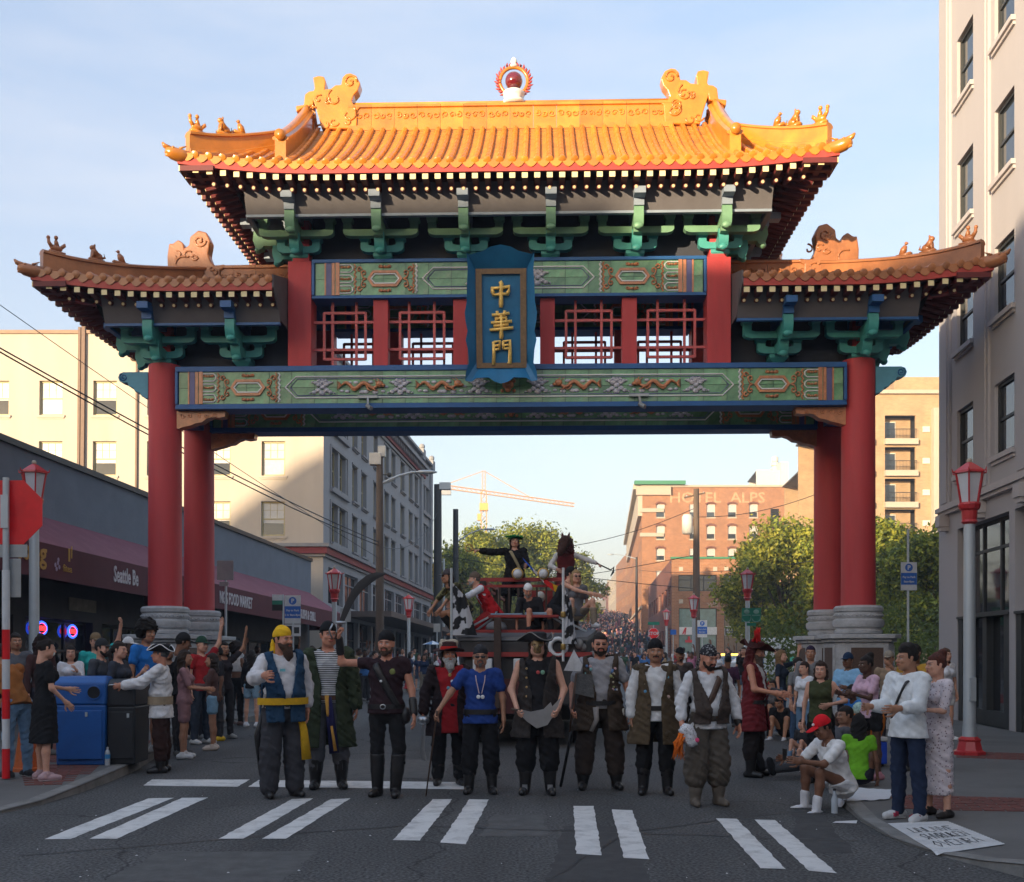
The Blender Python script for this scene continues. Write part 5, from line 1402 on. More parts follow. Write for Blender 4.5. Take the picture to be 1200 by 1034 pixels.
m = MB(); m.box(-40,60,-6,6,zo-2.6,zo+1.0); obj('deck', m, mat('overpass_concrete', (.22,.22,.22), .85), ov)
for x in (14,27,50,70-30+20):
 m = MB(); m.box(x-1,x+1,-2,2,ground_z(430)-1,zo-2.6); obj('pier', m, mat('overpass_concrete', (.22,.22,.22)), ov)
M_OCC = mat('shade_block_brick', (.28,.20,.16), .9, var=.1)  # unseen blocks added behind the camera, heights set for the shadow edge
for (x0,x1,y0,y1,H,lab) in ((-57.9,-31,-50,-24,16.3,'long brick block across the junction behind the camera'),(-30.9,2,-50,-24,15.4,'lower brick block across the junction behind the camera'),(6,30,-52,-26,15.0,'narrower brick block across the junction behind the camera'),(-64,-24,-18,6,7.5,'low brick block at the left of the junction')):
 o = thing('shade_block', lab, 'building', (x0,y0,0))
 for fx, fy, ang, L in ((0,y1-y0,0,x1-x0),):
  fc = Facade(o, (x1-x0,y1-y0,0), PI); hh = [(2+i*4, 3.6+i*4, z, z+1.9) for i in range(int((L-4)/4)) for z in np.arange(1.2,H-3,3.6)]
  fc.put('wall', wall_mesh(L, H, hh, .2, M_OCC), M_OCC); m = MB(); m.box(.1,L-.1,.25,y1-y0,.05,H-.05); fc.put('core', m, M_OCC)
  m = MB(); m.box(-.2,L+.2,-.4,.3,H,H+.5); fc.put('cornice', m, M_OCC)
o = thing('shade_block', 'tall gabled brick block across the junction behind the camera', 'building', (-58,-24,0))
m = MB(); m.prism([(0,0),(-9.6,0),(-9.6,16.6),(-4.5,20.6),(0,22.5)], 0, -14); obj('core', m, M_OCC, o)  # unseen tower, roof slanted to cast the diagonal shadow on the corner building
for k in range(5):
 m = MB(); m.box(-7.5,-6.3,0,.05,1.5+3*k,3.3+3*k); m.box(-4,-2.8,0,.05,1.5+3*k,3.3+3*k); obj('window_pair', m, M_GLD, o)
# ============================================================ TREES
def leafmat(name, c, tr=(.25,.30,.04)):
 if name in MATS: return MATS[name]
 m = mat(name, c, .6, var=.45, vscale=.5, spec=.3)
 nt = m.node_tree; N = nt.nodes; L = nt.links; b = N['Principled BSDF']; out = N['Material Output']
 t = N.new('ShaderNodeBsdfTranslucent'); L.new(b.inputs['Base Color'].links[0].from_socket, t.inputs['Color'])
 mx = N.new('ShaderNodeMixShader'); mx.inputs['Fac'].default_value = .35
 L.new(b.outputs['BSDF'], mx.inputs[1]); L.new(t.outputs['BSDF'], mx.inputs[2]); L.new(mx.outputs['Shader'], out.inputs['Surface'])
 return m
M_BARK = mat('tree_bark', (.10,.075,.05), .9, var=.3, vscale=6, bump=.6, bscale=20)
M_LF1 = leafmat('leaf_green', (.22,.26,.04)); M_LF2 = leafmat('leaf_yellow_green', (.35,.35,.05)); M_LF3 = leafmat('leaf_dark_green', (.10,.13,.03))
def tree(label, base, H, R_, trunk_h, nclump, nleaf, ls, mats, seed, group='street trees'):
 rs = np.random.RandomState(seed)
 o = thing('leafy_tree', label, 'tree', base, 0, group)
 m = MB()
 top = trunk_h+(H-trunk_h)*.45
 m.tube([(0,0,-.3),(.05,.02,trunk_h*.5),(0,0,trunk_h),(.1,.1,top)], [.26*H/10,.2*H/10,.17*H/10,.08*H/10], 8)
 cl = []
 for k in range(nclump):
  a = rs.uniform(0, 2*PI); t = rs.uniform(0,1)**.7; zz = trunk_h+(H-trunk_h)*rs.uniform(.05,.93)
  env = math.sin(PI*min(1,max(.08,(zz-trunk_h*.7)/(H*1.02-trunk_h*.7)))**.8)**.7
  r = R_*t*env*.82
  c = np.array([r*math.cos(a), r*math.sin(a), zz]); cr = R_*rs.uniform(.20,.36)
  cl.append((c, cr))
  if k % 2 == 0:
   s0 = Vector((0,0,trunk_h*rs.uniform(.75,1.2))); e = Vector(c); mid = s0.lerp(e,.5)+Vector((0,0,H*.04))
   m.tube([s0, mid, e], [.09*H/10,.055*H/10,.02*H/10], 5)
 obj('trunk', m, M_BARK, o)
 n = nleaf; idx = rs.randint(0, nclump, n)
 C = np.array([c for c,_ in cl])[idx]; CR = np.array([r for _,r in cl])[idx]
 d = rs.normal(size=(n,3)); d /= np.linalg.norm(d,axis=1)[:,None]
 rad = CR*(rs.uniform(0,1,n)**.38)*(1+.18*rs.normal(size=n))
 pos = C+d*rad[:,None]*np.array([1,1,.78])
 nrm = d+rs.normal(size=(n,3))*.75; nrm /= np.linalg.norm(nrm,axis=1)[:,None]
 a = np.cross(nrm, rs.normal(size=(n,3))); a /= np.linalg.norm(a,axis=1)[:,None]; b = np.cross(nrm,a)
 s = ls*rs.uniform(.6,1.35,n)[:,None]
 V = np.stack([pos-a*s, pos-b*s*.5, pos+a*s, pos+b*s*.5], 1).reshape(-1,3)
 me = bpy.data.meshes.new('crown'); fc = np.arange(n*4).reshape(-1,4)
 me.from_pydata(V.tolist(), [], fc.tolist())
 for mm in mats: me.materials.append(mm)
 me.polygons.foreach_set('material_index', rs.choice(len(mats), n, p=[.5,.3,.2][:len(mats)] if len(mats) == 3 else None))
 tag(link('crown', me, o), kind='stuff')
 return o
def tp(px, Y): return (P(px,0,Y).x, Y, ground_z(Y)+.1)
LM = [M_LF1, M_LF2, M_LF3]
tree('big sunlit tree just left of the parade float', tp(622,128), 15.6, 7.4, 4, 60, 24000, .20, LM, 1)
tree('broad sunlit tree behind the bare-armed street light', tp(572,120), 14.6, 6.4, 4, 50, 18000, .20, LM, 2)
tree('dark shaded tree beside the corner building', tp(532,100), 11.5, 5.2, 3, 40, 12000, .18, [M_LF3,M_LF1,M_LF2], 3)
tree('smaller tree right of the big one, behind the float', tp(675,150), 13.0, 4.6, 4, 30, 12000, .22, LM, 4)
tree('tree with hanging branches in front of the shop signs on the right', tp(925,74), 10.6, 5.0, 2.6, 54, 26000, .16, [M_LF2,M_LF1,M_LF3], 5)
tree('pale airy tree left of the paired right columns', tp(893,84), 9.8, 3.8, 2.6, 34, 13000, .16, [M_LF2,M_LF1,M_LF3], 6)
tree('dense tree right of the right columns below the balconies', tp(1048,62), 9.3, 4.6, 2.2, 52, 26000, .15, LM, 7)
tree('shaded tree beside the edge of the tall right building', tp(1100,52), 7.6, 3.6, 1.6, 36, 13000, .13, [M_LF3,M_LF1,M_LF2], 8)
tree('tree seen between the right columns and the balconies', tp(990,70), 10.0, 4.0, 2.4, 40, 18000, .16, LM, 9)
rs = np.random.RandomState(3)
o = thing('hedge', 'dark hedge mass behind the right pedestals', 'hedge', (*S(13,40)[:2],.1))
n = 12000; V = rs.uniform([-7,-3,0],[9,5,3.4],(n,3)); V[:,2] *= .75+.25*np.sin(V[:,0]*1.7); a = rs.normal(size=(n,3)); a /= np.linalg.norm(a,axis=1)[:,None]; b = np.cross(a, rs.normal(size=(n,3))); b /= np.linalg.norm(b,axis=1)[:,None]
W = np.stack([V-a*.1,V-b*.06,V+a*.1,V+b*.06],1).reshape(-1,3); me = bpy.data.meshes.new('foliage'); me.from_pydata(W.tolist(),[],np.arange(n*4).reshape(-1,4).tolist()); me.materials.append(M_LF3); tag(link('foliage', me, o), kind='stuff')
# ============================================================ STREET FURNITURE
M_GALV = mat('galvanised_pole', (.50,.55,.58), .5, metal=.35, var=.08, vscale=3, dirt=.25, dirtcol=(.2,.22,.22), dscale=3)
M_LRED = mat('lantern_red', (.50,.03,.035), .35, var=.08, coat=.3)
M_LGLS = mat('lantern_frosted_glass', (.60,.62,.66), .4, var=.05)
M_WOODP = mat('utility_pole_wood', (.12,.09,.07), .9, var=.3, vscale=5, bump=.5, streak=True)
M_DPOLE = mat('dark_pole_paint', (.035,.04,.045), .6)
def lantern_post(label, x, Y, ztop, r=.095, z0=None):
 z0 = ground_z(Y)+SW if z0 is None else z0
 o = thing('street_lamp', label, 'street lamp', (x, Y, z0), rng.uniform(0,.5), 'red lantern street lamps')
 H = ztop-z0; K = .76; ZL = H-1.27*K; zl = 0
 m = MB(); m.lathe([(.235,0),(.235,.05),(.19,.07),(.155,.20),(.17,.23),(.12,.27)], 8); obj('lamp_base', m, M_LRED, o)
 m = MB(); m.lathe([(r*1.1,.27),(r*.95,.5),(r*.85,ZL+.05)], 16); m.box(-.045,.045,-r*1.2,-r*.8,.8,1.15); obj('pole', m, M_GALV, o, 40)
 kw = dict(loc=(0,0,ZL), scale=(K,K,K))
 m = MB(); m.lathe([(.10,-.02),(.10,.03),(.16,.08),(.14,.12),(.15,.30),(.19,.34),(.21,.42),(.20,.46)], 12); obj('lamp_cup', m, M_LRED, o, **kw)
 zb, zt_ = .46, 1.02
 m = MB(); m.lathe([(.165,zb),(.255,zt_)], 6); obj('lamp_glass', m, M_LGLS, o, **kw)
 m = MB()
 for k in range(6):
  a = 2*PI*k/6; m.bar((.175*math.cos(a),.175*math.sin(a),zb-.01),(.275*math.cos(a),.275*math.sin(a),zt_+.01),.03,.03)
 obj('lamp_frame', m, M_LRED, o, **kw)
 m = MB(); m.lathe([(.26,zt_),(.31,zt_+.015),(.30,zt_+.06),(.20,zt_+.13),(.10,zt_+.20),(.05,zt_+.23)], 6)
 for k in range(6):
  a = 2*PI*k/6; c_, s_ = math.cos(a), math.sin(a)
  m.tube([(.27*c_,.27*s_,zt_+.03),(.34*c_,.34*s_,zt_+.04),(.36*c_,.36*s_,zt_+.10)], [.022,.018,.006], 5)
 obj('lamp_roof', m, M_LRED, o, **kw)
 m = MB(); m.ball((0,0,zt_+.265),.055,10,7); obj('finial', m, M_CRM, o, True, **kw)
 return o
def lp(px, ytop, Y, lab):
 lantern_post(lab, P(px,0,Y).x, Y, P(0,ytop,Y).z, r=.095 if Y < 20 else .08)
lp(1136,541,15.9,'red lantern lamp on a pale pole with red foot, nearest on the right pavement')
lp(40,543,18.6,'red lantern lamp behind the red octagonal sign at the left')
lp(392,666,31,'red lantern lamp left of the raised sword')
lp(479,697,45,'smaller red lantern lamp beyond the wooden pole, left side')
lp(876,667,33,'red lantern lamp with green heart-shaped signs, left of the right columns')
lp(813,697,44,'red lantern lamp in front of the wooden utility pole on the right')
lp(781,714,62,'smallest red lantern lamp beside the far stop sign')
x_ = P(880,0,32.7).x
o = thing('twin_sign', 'green twin heart-shaped sign plate on the lamp post left of the right columns', 'sign', (x_,32.65,P(0,729,32.7).z))
M_GSN = mat('sign_green', (.01,.20,.13), .45); M_PALE = mat('pale_green', (.22,.38,.32), .5)
m = MB(); m.box(-.29,.29,-.02,.02,0,.42); m.box(-.14,.14,-.02,.02,-.12,-.03); obj('plate', m, M_GSN, o)
for s_ in (-1,1):
 m = MB(); m.tube([(s_*.145+.125*math.cos(a),-.025,.10+.10*math.sin(a)-.0) for a in np.linspace(PI,2*PI,9)]+[(s_*.145+.125,-.025,.2),(s_*.145-.125,-.025,.2)], .012, 4); m.ball((s_*.145,-.02,.31),(.09,.012,.07),10,5); obj('emblem', m, M_PALE, o)
def pole(name, label, px, ytop, Y, r0, r1, mt, group=None, cat='pole'):
 x = P(px,0,Y).x; g = ground_z(Y)+.1; o = thing(name, label, cat, (x,Y,g), 0, group)
 H = P(0,ytop,Y).z-g
 m = MB(); m.lathe([(r0,0),((r0+r1)/2,H*.5),(r1,H)], 12); obj('shaft', m, mt, o, 40); return o, H
def lightarm(o, z, L, s, rise=.5):
 m = MB(); m.tube([(0,0,z),(s*L*.5,0,z+rise*.7),(s*L*.85,0,z+rise),(s*L,0,z+rise)], [.06,.05,.045,.04], 6); obj('light_arm', m, M_GALV, o)
 m = MB(); m.ball((s*(L+.3),0,z+rise),(.42,.14,.08),10,5); obj('lamp_head', m, M_GALV, o, True)
o, H = pole('utility_pole', 'dark wooden pole with camera box and curved light arm in front of the corner building', 445, 531, 39, .17,.12, M_WOODP, cat='utility pole')
lightarm(o, H-1.15, 1.4, 1, .45)
m = MB(); m.box(-.36,.06,-.2,.2,H-.45,H-.02); m.box(-.05,.22,-.12,.12,H-.15,H+.25); obj('camera_box', m, M_WFR, o, bevel=.02)
m = MB(); m.ball((.35,0,H-.8),.09,8,6); m.bar((0,0,H-.8),(.35,0,H-.8),.03,.03); obj('small_camera', m, M_DPOLE, o)
o, H = pole('utility_pole', 'tall dark pole with a box on top, right of the corner building', 513, 568, 62, .26,.22, M_DPOLE, cat='utility pole')
m = MB(); m.box(.1,.75,-.2,.2,H-.3,H+.1); obj('top_box', m, M_GALV, o)
o, H = pole('utility_pole', 'dark pole with long light arm beside the tree left of the float', 534, 597, 72, .22,.18, M_DPOLE, cat='utility pole')
lightarm(o, H-.75*3.0, 2.0, 1, .9)
o, H = pole('utility_pole', 'wooden utility pole with transformer in front of the brick shop building', 816, 573, 66, .26,.17, M_WOODP, cat='utility pole')
m = MB(); m.lathe([(.30,H-2.8),(.34,H-2.7),(.34,H-1.75),(.25,H-1.6)], 12, (-.55,0,0)); obj('transformer', m, M_WFR, o, 40)
m = MB(); m.bar((-.75,0,H-.55),(.55,0,H-.25),.1,.1); obj('cross_arm', m, M_WOODP, o)
for k in (-.6,0,.45): m = MB(); m.lathe([(.04,0),(.06,.05),(.03,.12)],6,(k,0,H-.40+.2*k)); obj('insulator', m, M_GALV, o)
o, H = pole('utility_pole', 'thin dark pole in front of the hotel street front', 746, 653, 120, .18,.12, M_DPOLE, cat='utility pole')
lightarm(o, H-.2, 2.6, -1, .5)
o, H = pole('signal_pole', 'slender mast with hanging traffic lights left of the float', 520, 655, 78, .10,.08, M_GALV, cat='traffic light')
for k in (0,1):
 m = MB(); m.box(-.2,.2,-.15,.15,0,1.1); s2 = obj('signal_head', m, mat('signal_yellow', (.45,.30,.03), .5), o, loc=(-.9+k*.5,0,H-1.5-k*.3))
 for j in range(3):
  m = MB(); m.ball((0,-.17,.2+j*.33),(.12,.05,.12),8,5); obj('signal_lens', m, M_IRON, s2)
m = MB(); m.bar((0,0,H-.2),(-1.1,0,H-.35),.08,.08); obj('signal_arm', m, M_GALV, o)
def wire(label, a, b, sag, r=.012, n=14):
 a = Vector(a); b = Vector(b)
 pts = [a.lerp(b,i/n)-Vector((0,0,sag*4*(i/n)*(1-i/n))) for i in range(n+1)]
 m = MB(); m.tube(pts, r, 4, cap=False)
 tag(obj('overhead_wire', m, M_IRON), label, 'wire', 'overhead wires')
wire('lower of the paired wires sloping down to the wooden pole at the left', P(-60,378,20), P(445,640,39), .25, .018)
wire('upper of the paired wires sloping down to the wooden pole at the left', P(-60,374,20), P(445,636,39), .20, .018)
wire('thin wire high across the pale wall at the left', P(-60,315,22), P(445,655,39), .15, .010)
wire('wire from the wooden pole along the corner building', P(445,640,39), P(513,600,62), .8, .015)
wire('wire crossing the sky right of the float', P(534,640,72), P(816,595,66), 1.2, .02)
wire('lower wire crossing the sky right of the float', P(534,690,72), P(816,650,66), .3, .02)
wire('wire running across the brick shop building front', P(816,606,66), P(1000,560,60), .6, .02)
wire('wire hanging in front of the hotel', P(746,668,120), P(1000,650,60), .6, .02)
wire('far wire in front of the trees', P(513,650,62), P(816,690,66), .2, .02)
cr_ = thing('tower_crane', 'orange tower crane with long jib far away behind the trees', 'crane', (P(567,0,430).x,430,ground_z(430)))
M_ORC = mat('crane_orange', (.62,.26,.04), .5)
g = ground_z(430); zj = P(0,577,430).z-g; zt_ = P(0,552,430).z-g
def truss(name, a, b, w, mt):
 a = Vector(a); b = Vector(b); n = max(4,int((b-a).length/(w*1.3))); m = MB(); d = (b-a).normalized(); up = Vector((0,0,1)) if abs(d.z) < .8 else Vector((1,0,0)); sx = d.cross(up).normalized(); u2 = sx.cross(d)
 ch = [sx*w/2+u2*w/2, -sx*w/2+u2*w/2, -sx*w/2-u2*w/2, sx*w/2-u2*w/2]
 for c in ch: m.bar(a+c,b+c,w*.14,w*.14)
 for i in range(n):
  p, q = a.lerp(b,i/n), a.lerp(b,(i+1)/n)
  for k in range(4): m.bar(p+ch[k], q+ch[(k+1)%4], w*.08, w*.08)
 return obj(name, m, mt, cr_)
truss('mast', (0,0,0), (0,0,zj), 2.2, M_ORC); truss('apex', (0,0,zj), (0,0,zt_), 1.3, M_ORC)
xl, zl_ = P(517,0,430).x-cr_.location.x, P(0,570,430).z-g; xr, zr_ = P(673,0,430).x-cr_.location.x, P(0,592,430).z-g
truss('jib', (0,0,zj), (xr,0,zr_), 1.3, M_ORC); truss('counter_jib', (0,0,zj), (xl,0,zl_), 1.4, M_ORC)
m = MB(); m.bar((0,0,zt_),(xr*.55,0,zj+(zr_-zj)*.55),.22,.22); m.bar((0,0,zt_),(xl,0,zl_),.22,.22); obj('tie', m, M_ORC, cr_)
m = MB(); m.box(-1.7,1.7,-1.7,1.7,zj-7.5,zj-4.6); m.box(-2.6,-1.0,-1.2,1.2,zj-11.5,zj-8.8); obj('cab', m, mat('crane_yellow', (.65,.36,.05), .5), cr_)
m = MB(); m.box(xl-1,xl+4,-1,1,zl_-3.5,zl_-.8); obj('counterweight', m, M_GREYW, cr_)
M_SBLU = mat('sign_blue', (.02,.13,.50), .45); M_SWHT = mat('sign_white', (.62,.64,.66), .45); M_SBACK = mat('sign_back_metal', (.34,.36,.37), .5, metal=.4); M_STOP = mat('sign_stop_red', (.75,.012,.018), .4, coat=.2)
def textpart(parent, s, size, mt, loc, **k):
 return link('lettering', text_mesh(s, size, mt, depth=.002, **k), parent, loc)
def pay_sign(label, px, ytop, Y, w, ztop_pole, lines=('Pay to Park','8am-8pm'), both=True):
 x = P(px,0,Y).x; o = thing('parking_sign', label, 'sign', (x,Y,SW)); zt2 = P(0,ytop,Y).z-SW; h = w*1.75
 m = MB(); m.lathe([(.03,0),(.03,P(0,ztop_pole,Y).z-SW)],8,(0,.05,0)); obj('pole', m, M_GALV, o)
 m = MB(); m.box(-w/2,w/2,-.008,0,zt2-h,zt2); pn = obj('sign_plate', m, M_SWHT, o)
 m = MB(); m.box(-w/2+.004,w/2-.004,-.012,-.009,zt2-h*.80,zt2-h*.38); obj('blue_band', m, M_SBLU, pn)
 m = MB(); m.lathe([(w*.24,0),(w*.24,.003)], 20); me = mesh_of(m, M_SBLU); me.transform(Matrix.Rotation(PI/2,4,'X')); link('blue_disc', me, pn, (0,-.009,zt2-h*.19))
 textpart(pn, 'P', w*.36, M_SWHT, (0,-.014,zt2-h*.19-w*.12), align='CENTER', bold=.006)
 textpart(pn, lines[0], w*.17, M_SWHT, (0,-.015,zt2-h*.56), align='CENTER', bold=.002); textpart(pn, lines[1], w*.17, M_SWHT, (0,-.015,zt2-h*.72), align='CENTER', bold=.002)
 return o, zt2, h
pay_sign('white and blue parking payment sign on a thin pole right of the right columns', 1065, 659, 26.5, .40, 620)
o, zt2, h = pay_sign('white and blue parking payment sign behind the yellow-scarved pirate', 343, 698, 31, .47, 698, ('Pay to Park','2 hr 8am-8pm'))
m = MB(); m.box(-.235,.235,-.008,0,zt2-h-.36,zt2-h-.02); pn = obj('sign_plate', m, M_SWHT, o); m = MB(); m.box(-.18,-.02,-.012,-.009,zt2-h-.32,zt2-h-.06); m.box(.04,.19,-.012,-.009,zt2-h-.28,zt2-h-.10); obj('symbol', m, M_IRON, pn)
o = thing('street_sign', 'narrow white, green and black sign beside the left parking sign', 'sign', (P(325,0,31.2).x,31.2,SW))
zz_ = P(0,697,31.2).z-SW
m = MB(); m.lathe([(.025,0),(.025,zz_)],8,(.16,.04,0)); obj('pole', m, M_GALV, o)
m = MB(); m.box(-.15,.15,-.008,0,zz_-.17,zz_); obj('sign_plate', m, M_SWHT, o); m = MB(); m.box(-.15,.15,-.008,0,zz_-.29,zz_-.172); obj('green_band', m, M_GSN, o); m = MB(); m.box(-.15,.15,-.008,0,zz_-.47,zz_-.292); obj('black_band', m, M_IRON, o)
def small_sign(label, px, y0, y1, Y, w, mt, ztp=None, txt=None, cat='sign'):
 o = thing('street_sign', label, cat, (P(px,0,Y).x,Y,ground_z(Y)+.1)); g = o.location.z; zt2 = P(0,y0,Y).z-g; zb2 = P(0,y1,Y).z-g
 m = MB(); m.lathe([(.03,0),(.03,zt2)],8,(0,.05,0)); obj('pole', m, M_GALV, o)
 m = MB(); m.box(-w/2,w/2,-.01,0,zb2,zt2); obj('sign_plate', m, mt, o, bevel=.01)
 if txt: textpart(o, txt, (zt2-zb2)*.6, M_SWHT, (0,-.015,zb2+(zt2-zb2)*.25), align='CENTER')
 return o, g
o, g = small_sign('grey back of a pale sign on a thin pole right of the left rear column', 264, 657, 680, 25.5, .40, M_SBACK)
m = MB(); m.box(-.14,.08,-.01,0,P(0,687,25.5).z-g,P(0,682,25.5).z-g); obj('sign_plate', m, M_SBACK, o)
small_sign('blank beige sign panel near the canopy behind the dark-coated pirate', 405, 713, 729, 36, .36, M_SBACK)
small_sign('small pale sign under the canopy left of the float', 512, 731, 741, 55, .35, M_SBACK)
pay_sign('distant white and blue parking payment sign before the teal shop window', 823, 727, 60, .55, 727)
small_sign('small blue sign beside the smallest lamp', 789, 738, 744, 62, .35, M_SBLU)
o, g = small_sign('green street name plate above the far stop sign', 766, 729, 732.6, 58, .62, M_GSN, txt='5th Av S') if False else small_sign('green street name plate above the far stop sign', 766, 729, 732.6, 58, .62, M_GSN)
def octagon(r): return [(r*math.cos(PI/8+k*PI/4), r*math.sin(PI/8+k*PI/4)) for k in range(8)]
o = thing('stop_sign', 'red octagonal STOP sign facing the camera in the distance', 'stop sign', (P(766,0,57.5).x,57.5,0)); zc_ = P(0,742.5,57.5).z
m = MB(); m.lathe([(.04,0),(.04,zc_)],8,(0,.06,0)); obj('pole', m, M_GALV, o)
m = MB(); m.prism(octagon(.31), -.01, 0); obj('rim', m, M_SWHT, o, loc=(0,0,zc_)); m = MB(); m.prism(octagon(.29), -.016, -.0105); obj('plate', m, M_STOP, o, loc=(0,0,zc_))
textpart(o, 'STOP', .24, M_SWHT, (0,-.02,zc_-.08), align='CENTER', bold=.006)
Yp = 12.9; xp = P(7,0,Yp).x
o = thing('octagonal_sign', 'red octagonal sign on a red and white banded pole at the left edge', 'sign', (xp,Yp,SW));
zc_ = P(0,600,Yp).z-SW
m = MB(); m.lathe([(.038,1.6),(.038,P(0,560,Yp).z-SW)],10); obj('pole', m, M_GALV, o)
for k in range(7):
 m = MB(); m.lathe([(.045,.0+k*.36),(.045,.358+k*.36)],12); obj('band', m, [M_SWHT,M_STOP][(k+1)%2] if k < 6 else M_SWHT, o)
m = MB(); m.prism(octagon(.42), .045, .055); obj('sign_plate', m, M_STOP, o, loc=(.03,0,zc_))
m = MB(); m.box(-.17,.24,.04,.05,P(0,653,Yp).z-SW,P(0,638,Yp).z-SW); obj('back_plate', m, M_SBACK, o, bevel=.02)
m = MB(); m.box(.0,.16,.045,.055,P(0,700,Yp).z-SW,P(0,654.5,Yp).z-SW); obj('back_plate', m, M_SBACK, o, bevel=.02)
m = MB(); m.box(-.045,.045,-.05,-.038,zc_-.2,zc_+.2); obj('bracket', m, M_GALV, o)
M_BINB = mat('bin_blue', (.012,.10,.36), .45, var=.1, dirt=.3, dirtcol=(.02,.07,.2), dscale=3)
M_BIND = mat('bin_dark', (.02,.022,.026), .5, var=.15)
def bin_(name, label, px0, px1, ytop, Y, mt, hole):
 x0, x1 = P(px0,0,Y).x, P(px1,0,Y).x; w = x1-x0; H = P(0,ytop,Y).z-SW; o = thing(name, label, 'bin', ((x0+x1)/2,Y,SW), R(3)); d = .70
 m = MB(); m.loft([[(-w*.46,0,0),(w*.46,0,0),(w*.46,d*.92,0),(-w*.46,d*.92,0)],[(-w*.49,-.02,H*.68),(w*.49,-.02,H*.68),(w*.49,d,H*.68),(-w*.49,d,H*.68)]]); obj('bin_body', m, mt, o, bevel=.02)
 m = MB(); m.box(-w*.43,w*.43,-.035,-.01,.08,H*.62); obj('bin_door', m, mt, o, bevel=.01)
 m = MB(); m.box(-w*.03+.1,-w*.03+.13,-.05,-.03,H*.55,H*.60); obj('door_handle', m, M_GALV, o)
 m = MB(); m.loft([[(-w*.5,-.03,H*.682),(w*.5,-.03,H*.682),(w*.5,d,H*.682),(-w*.5,d,H*.682)],[(-w*.5,-.03,H*.93),(w*.5,-.03,H*.93),(w*.5,d,H*.93),(-w*.5,d,H*.93)],[(-w*.46,.10,H),(w*.46,.10,H),(w*.46,d-.1,H),(-w*.46,d-.1,H)]]); obj('bin_hood', m, mt, o, bevel=.025)
 if hole:
  m = MB(); m.lathe([(.085,0),(.085,.012)],20); me = mesh_of(m, M_BLK); me.transform(Matrix.Rotation(PI/2,4,'X')); link('bin_opening', me, o, (w*.28,-.032,H*.82))
  m = MB(); m.tube([(.09*math.cos(a),0,.09*math.sin(a)) for a in np.linspace(0,2*PI,21)], .010, 5, cap=False, up=(0,1,0)); obj('opening_rim', m, mt, o, loc=(w*.28,-.04,H*.82))
 return o
bin_('recycling_bin', 'blue recycling bin with a round opening beside the woman in black', 64, 124, 793, 14.4, M_BINB, True)
bin_('litter_bin', 'black bin right of the blue recycling bin', 125, 159, 796, 14.5, M_BIND, False)
p = GS(126,897); o = thing('water_bottle', 'clear water bottle with blue label standing on the kerb by the blue bin', 'bottle', p)
M_PET = mat('clear_plastic', (.45,.50,.55), .12, spec=.8); m = MB(); m.lathe([(.034,0),(.036,.01),(.036,.16),(.030,.19),(.014,.215),(.014,.225)],12); obj('bottle_body', m, M_PET, o, 50)
m = MB(); m.lathe([(.0365,.09),(.0365,.15)],12,cap=False); obj('label_band', m, mat('label_blue',(.03,.25,.55),.5), o); m = MB(); m.lathe([(.016,.226),(.016,.245)],10); obj('cap', m, M_SWHT, o)
p = G0(978,953); o = thing('drink_bottle', 'small dark drink bottle on the road beside the seated man in white', 'bottle', p)
m = MB(); m.lathe([(.034,0),(.036,.14),(.015,.2),(.015,.23)],12); obj('bottle_body', m, M_PET, o, 50); m = MB(); m.lathe([(.017,.231),(.017,.25)],10); obj('cap', m, M_IRON, o)
m = MB(); p = G0(990,965); m.add([(p.x-.12,p.y,.006),(p.x+.10,p.y-.04,.006),(p.x+.14,p.y+.06,.02),(p.x-.06,p.y+.09,.006)],[(0,1,2,3)]); tag(obj('paper_scrap', m, M_WHITEP, fix=False), 'crumpled white paper scrap on the road by the kerb below the seated man', 'litter')
def pave_grid(m, q, n, dz, jit=0, seed=1, sideR=True):
 rr = random.Random(seed); grid = []
 for i in range(n+1):
  row = []
  for j in range(n+1):
   pp = q[0].lerp(q[1],j/n).lerp(q[3].lerp(q[2],j/n),i/n); row.append((pp.x,pp.y,pave_z(pp.x,pp.y)+dz+rr.uniform(0,jit)))
  grid.append(row)
 m.sheet(grid)
m = MB(); pave_grid(m, [on_pave(975,948),on_pave(1042,938),on_pave(1048,927),on_pave(990,924)], 12, .008, .012)
tag(obj('ground_sheet', m, mat('white_cloth', (.62,.63,.66), .9, var=.05), smooth=True, fix=False), 'white sheet spread on the kerb under the seated pair', 'sheet')
p = GS(1016,898)
o = thing('cool_box', 'blue wheeled cool box on the pavement under the orange bag', 'cool box', (p.x,p.y,SW))
m = MB(); m.box(-.22,.22,-.16,.16,.04,.34); obj('box_body', m, mat('cooler_blue',(.02,.08,.55),.4), o, bevel=.02); m = MB(); m.box(-.225,.225,-.165,.165,.342,.40); obj('lid', m, mat('cooler_white',(.6,.6,.6),.4), o, bevel=.015)
for s_ in (-1,1): m = MB(); m.lathe([(.06,-.02),(.06,.02)],14); me = mesh_of(m, M_IRON); me.transform(Matrix.Rotation(PI/2,4,'Y')); link('wheel', me, o, (s_*.235,.1,.06))
o = thing('tote_bag', 'orange bag stuffed with a patterned cloth on the blue cool box', 'bag', (p.x-.02,p.y,SW+.402))
m = MB(); m.loft([[(x*a,y*a,z) for x,y in ((-.2,-.13),(.2,-.13),(.2,.13),(-.2,.13))] for a,z in ((.85,0),(1.05,.12),(1.1,.24),(1.0,.30))]); obj('bag_body', m, mat('bag_orange',(.75,.20,.02),.7), o, True, bevel=0)
m = MB(); m.ball((.03,0,.33),(.19,.12,.12),12,7); m.ball((-.07,.02,.36),(.1,.08,.1),9,6); obj('patterned_cloth', m, mat('cloth_mint',(.35,.50,.45),.8,var=.5,vscale=25), o, True)
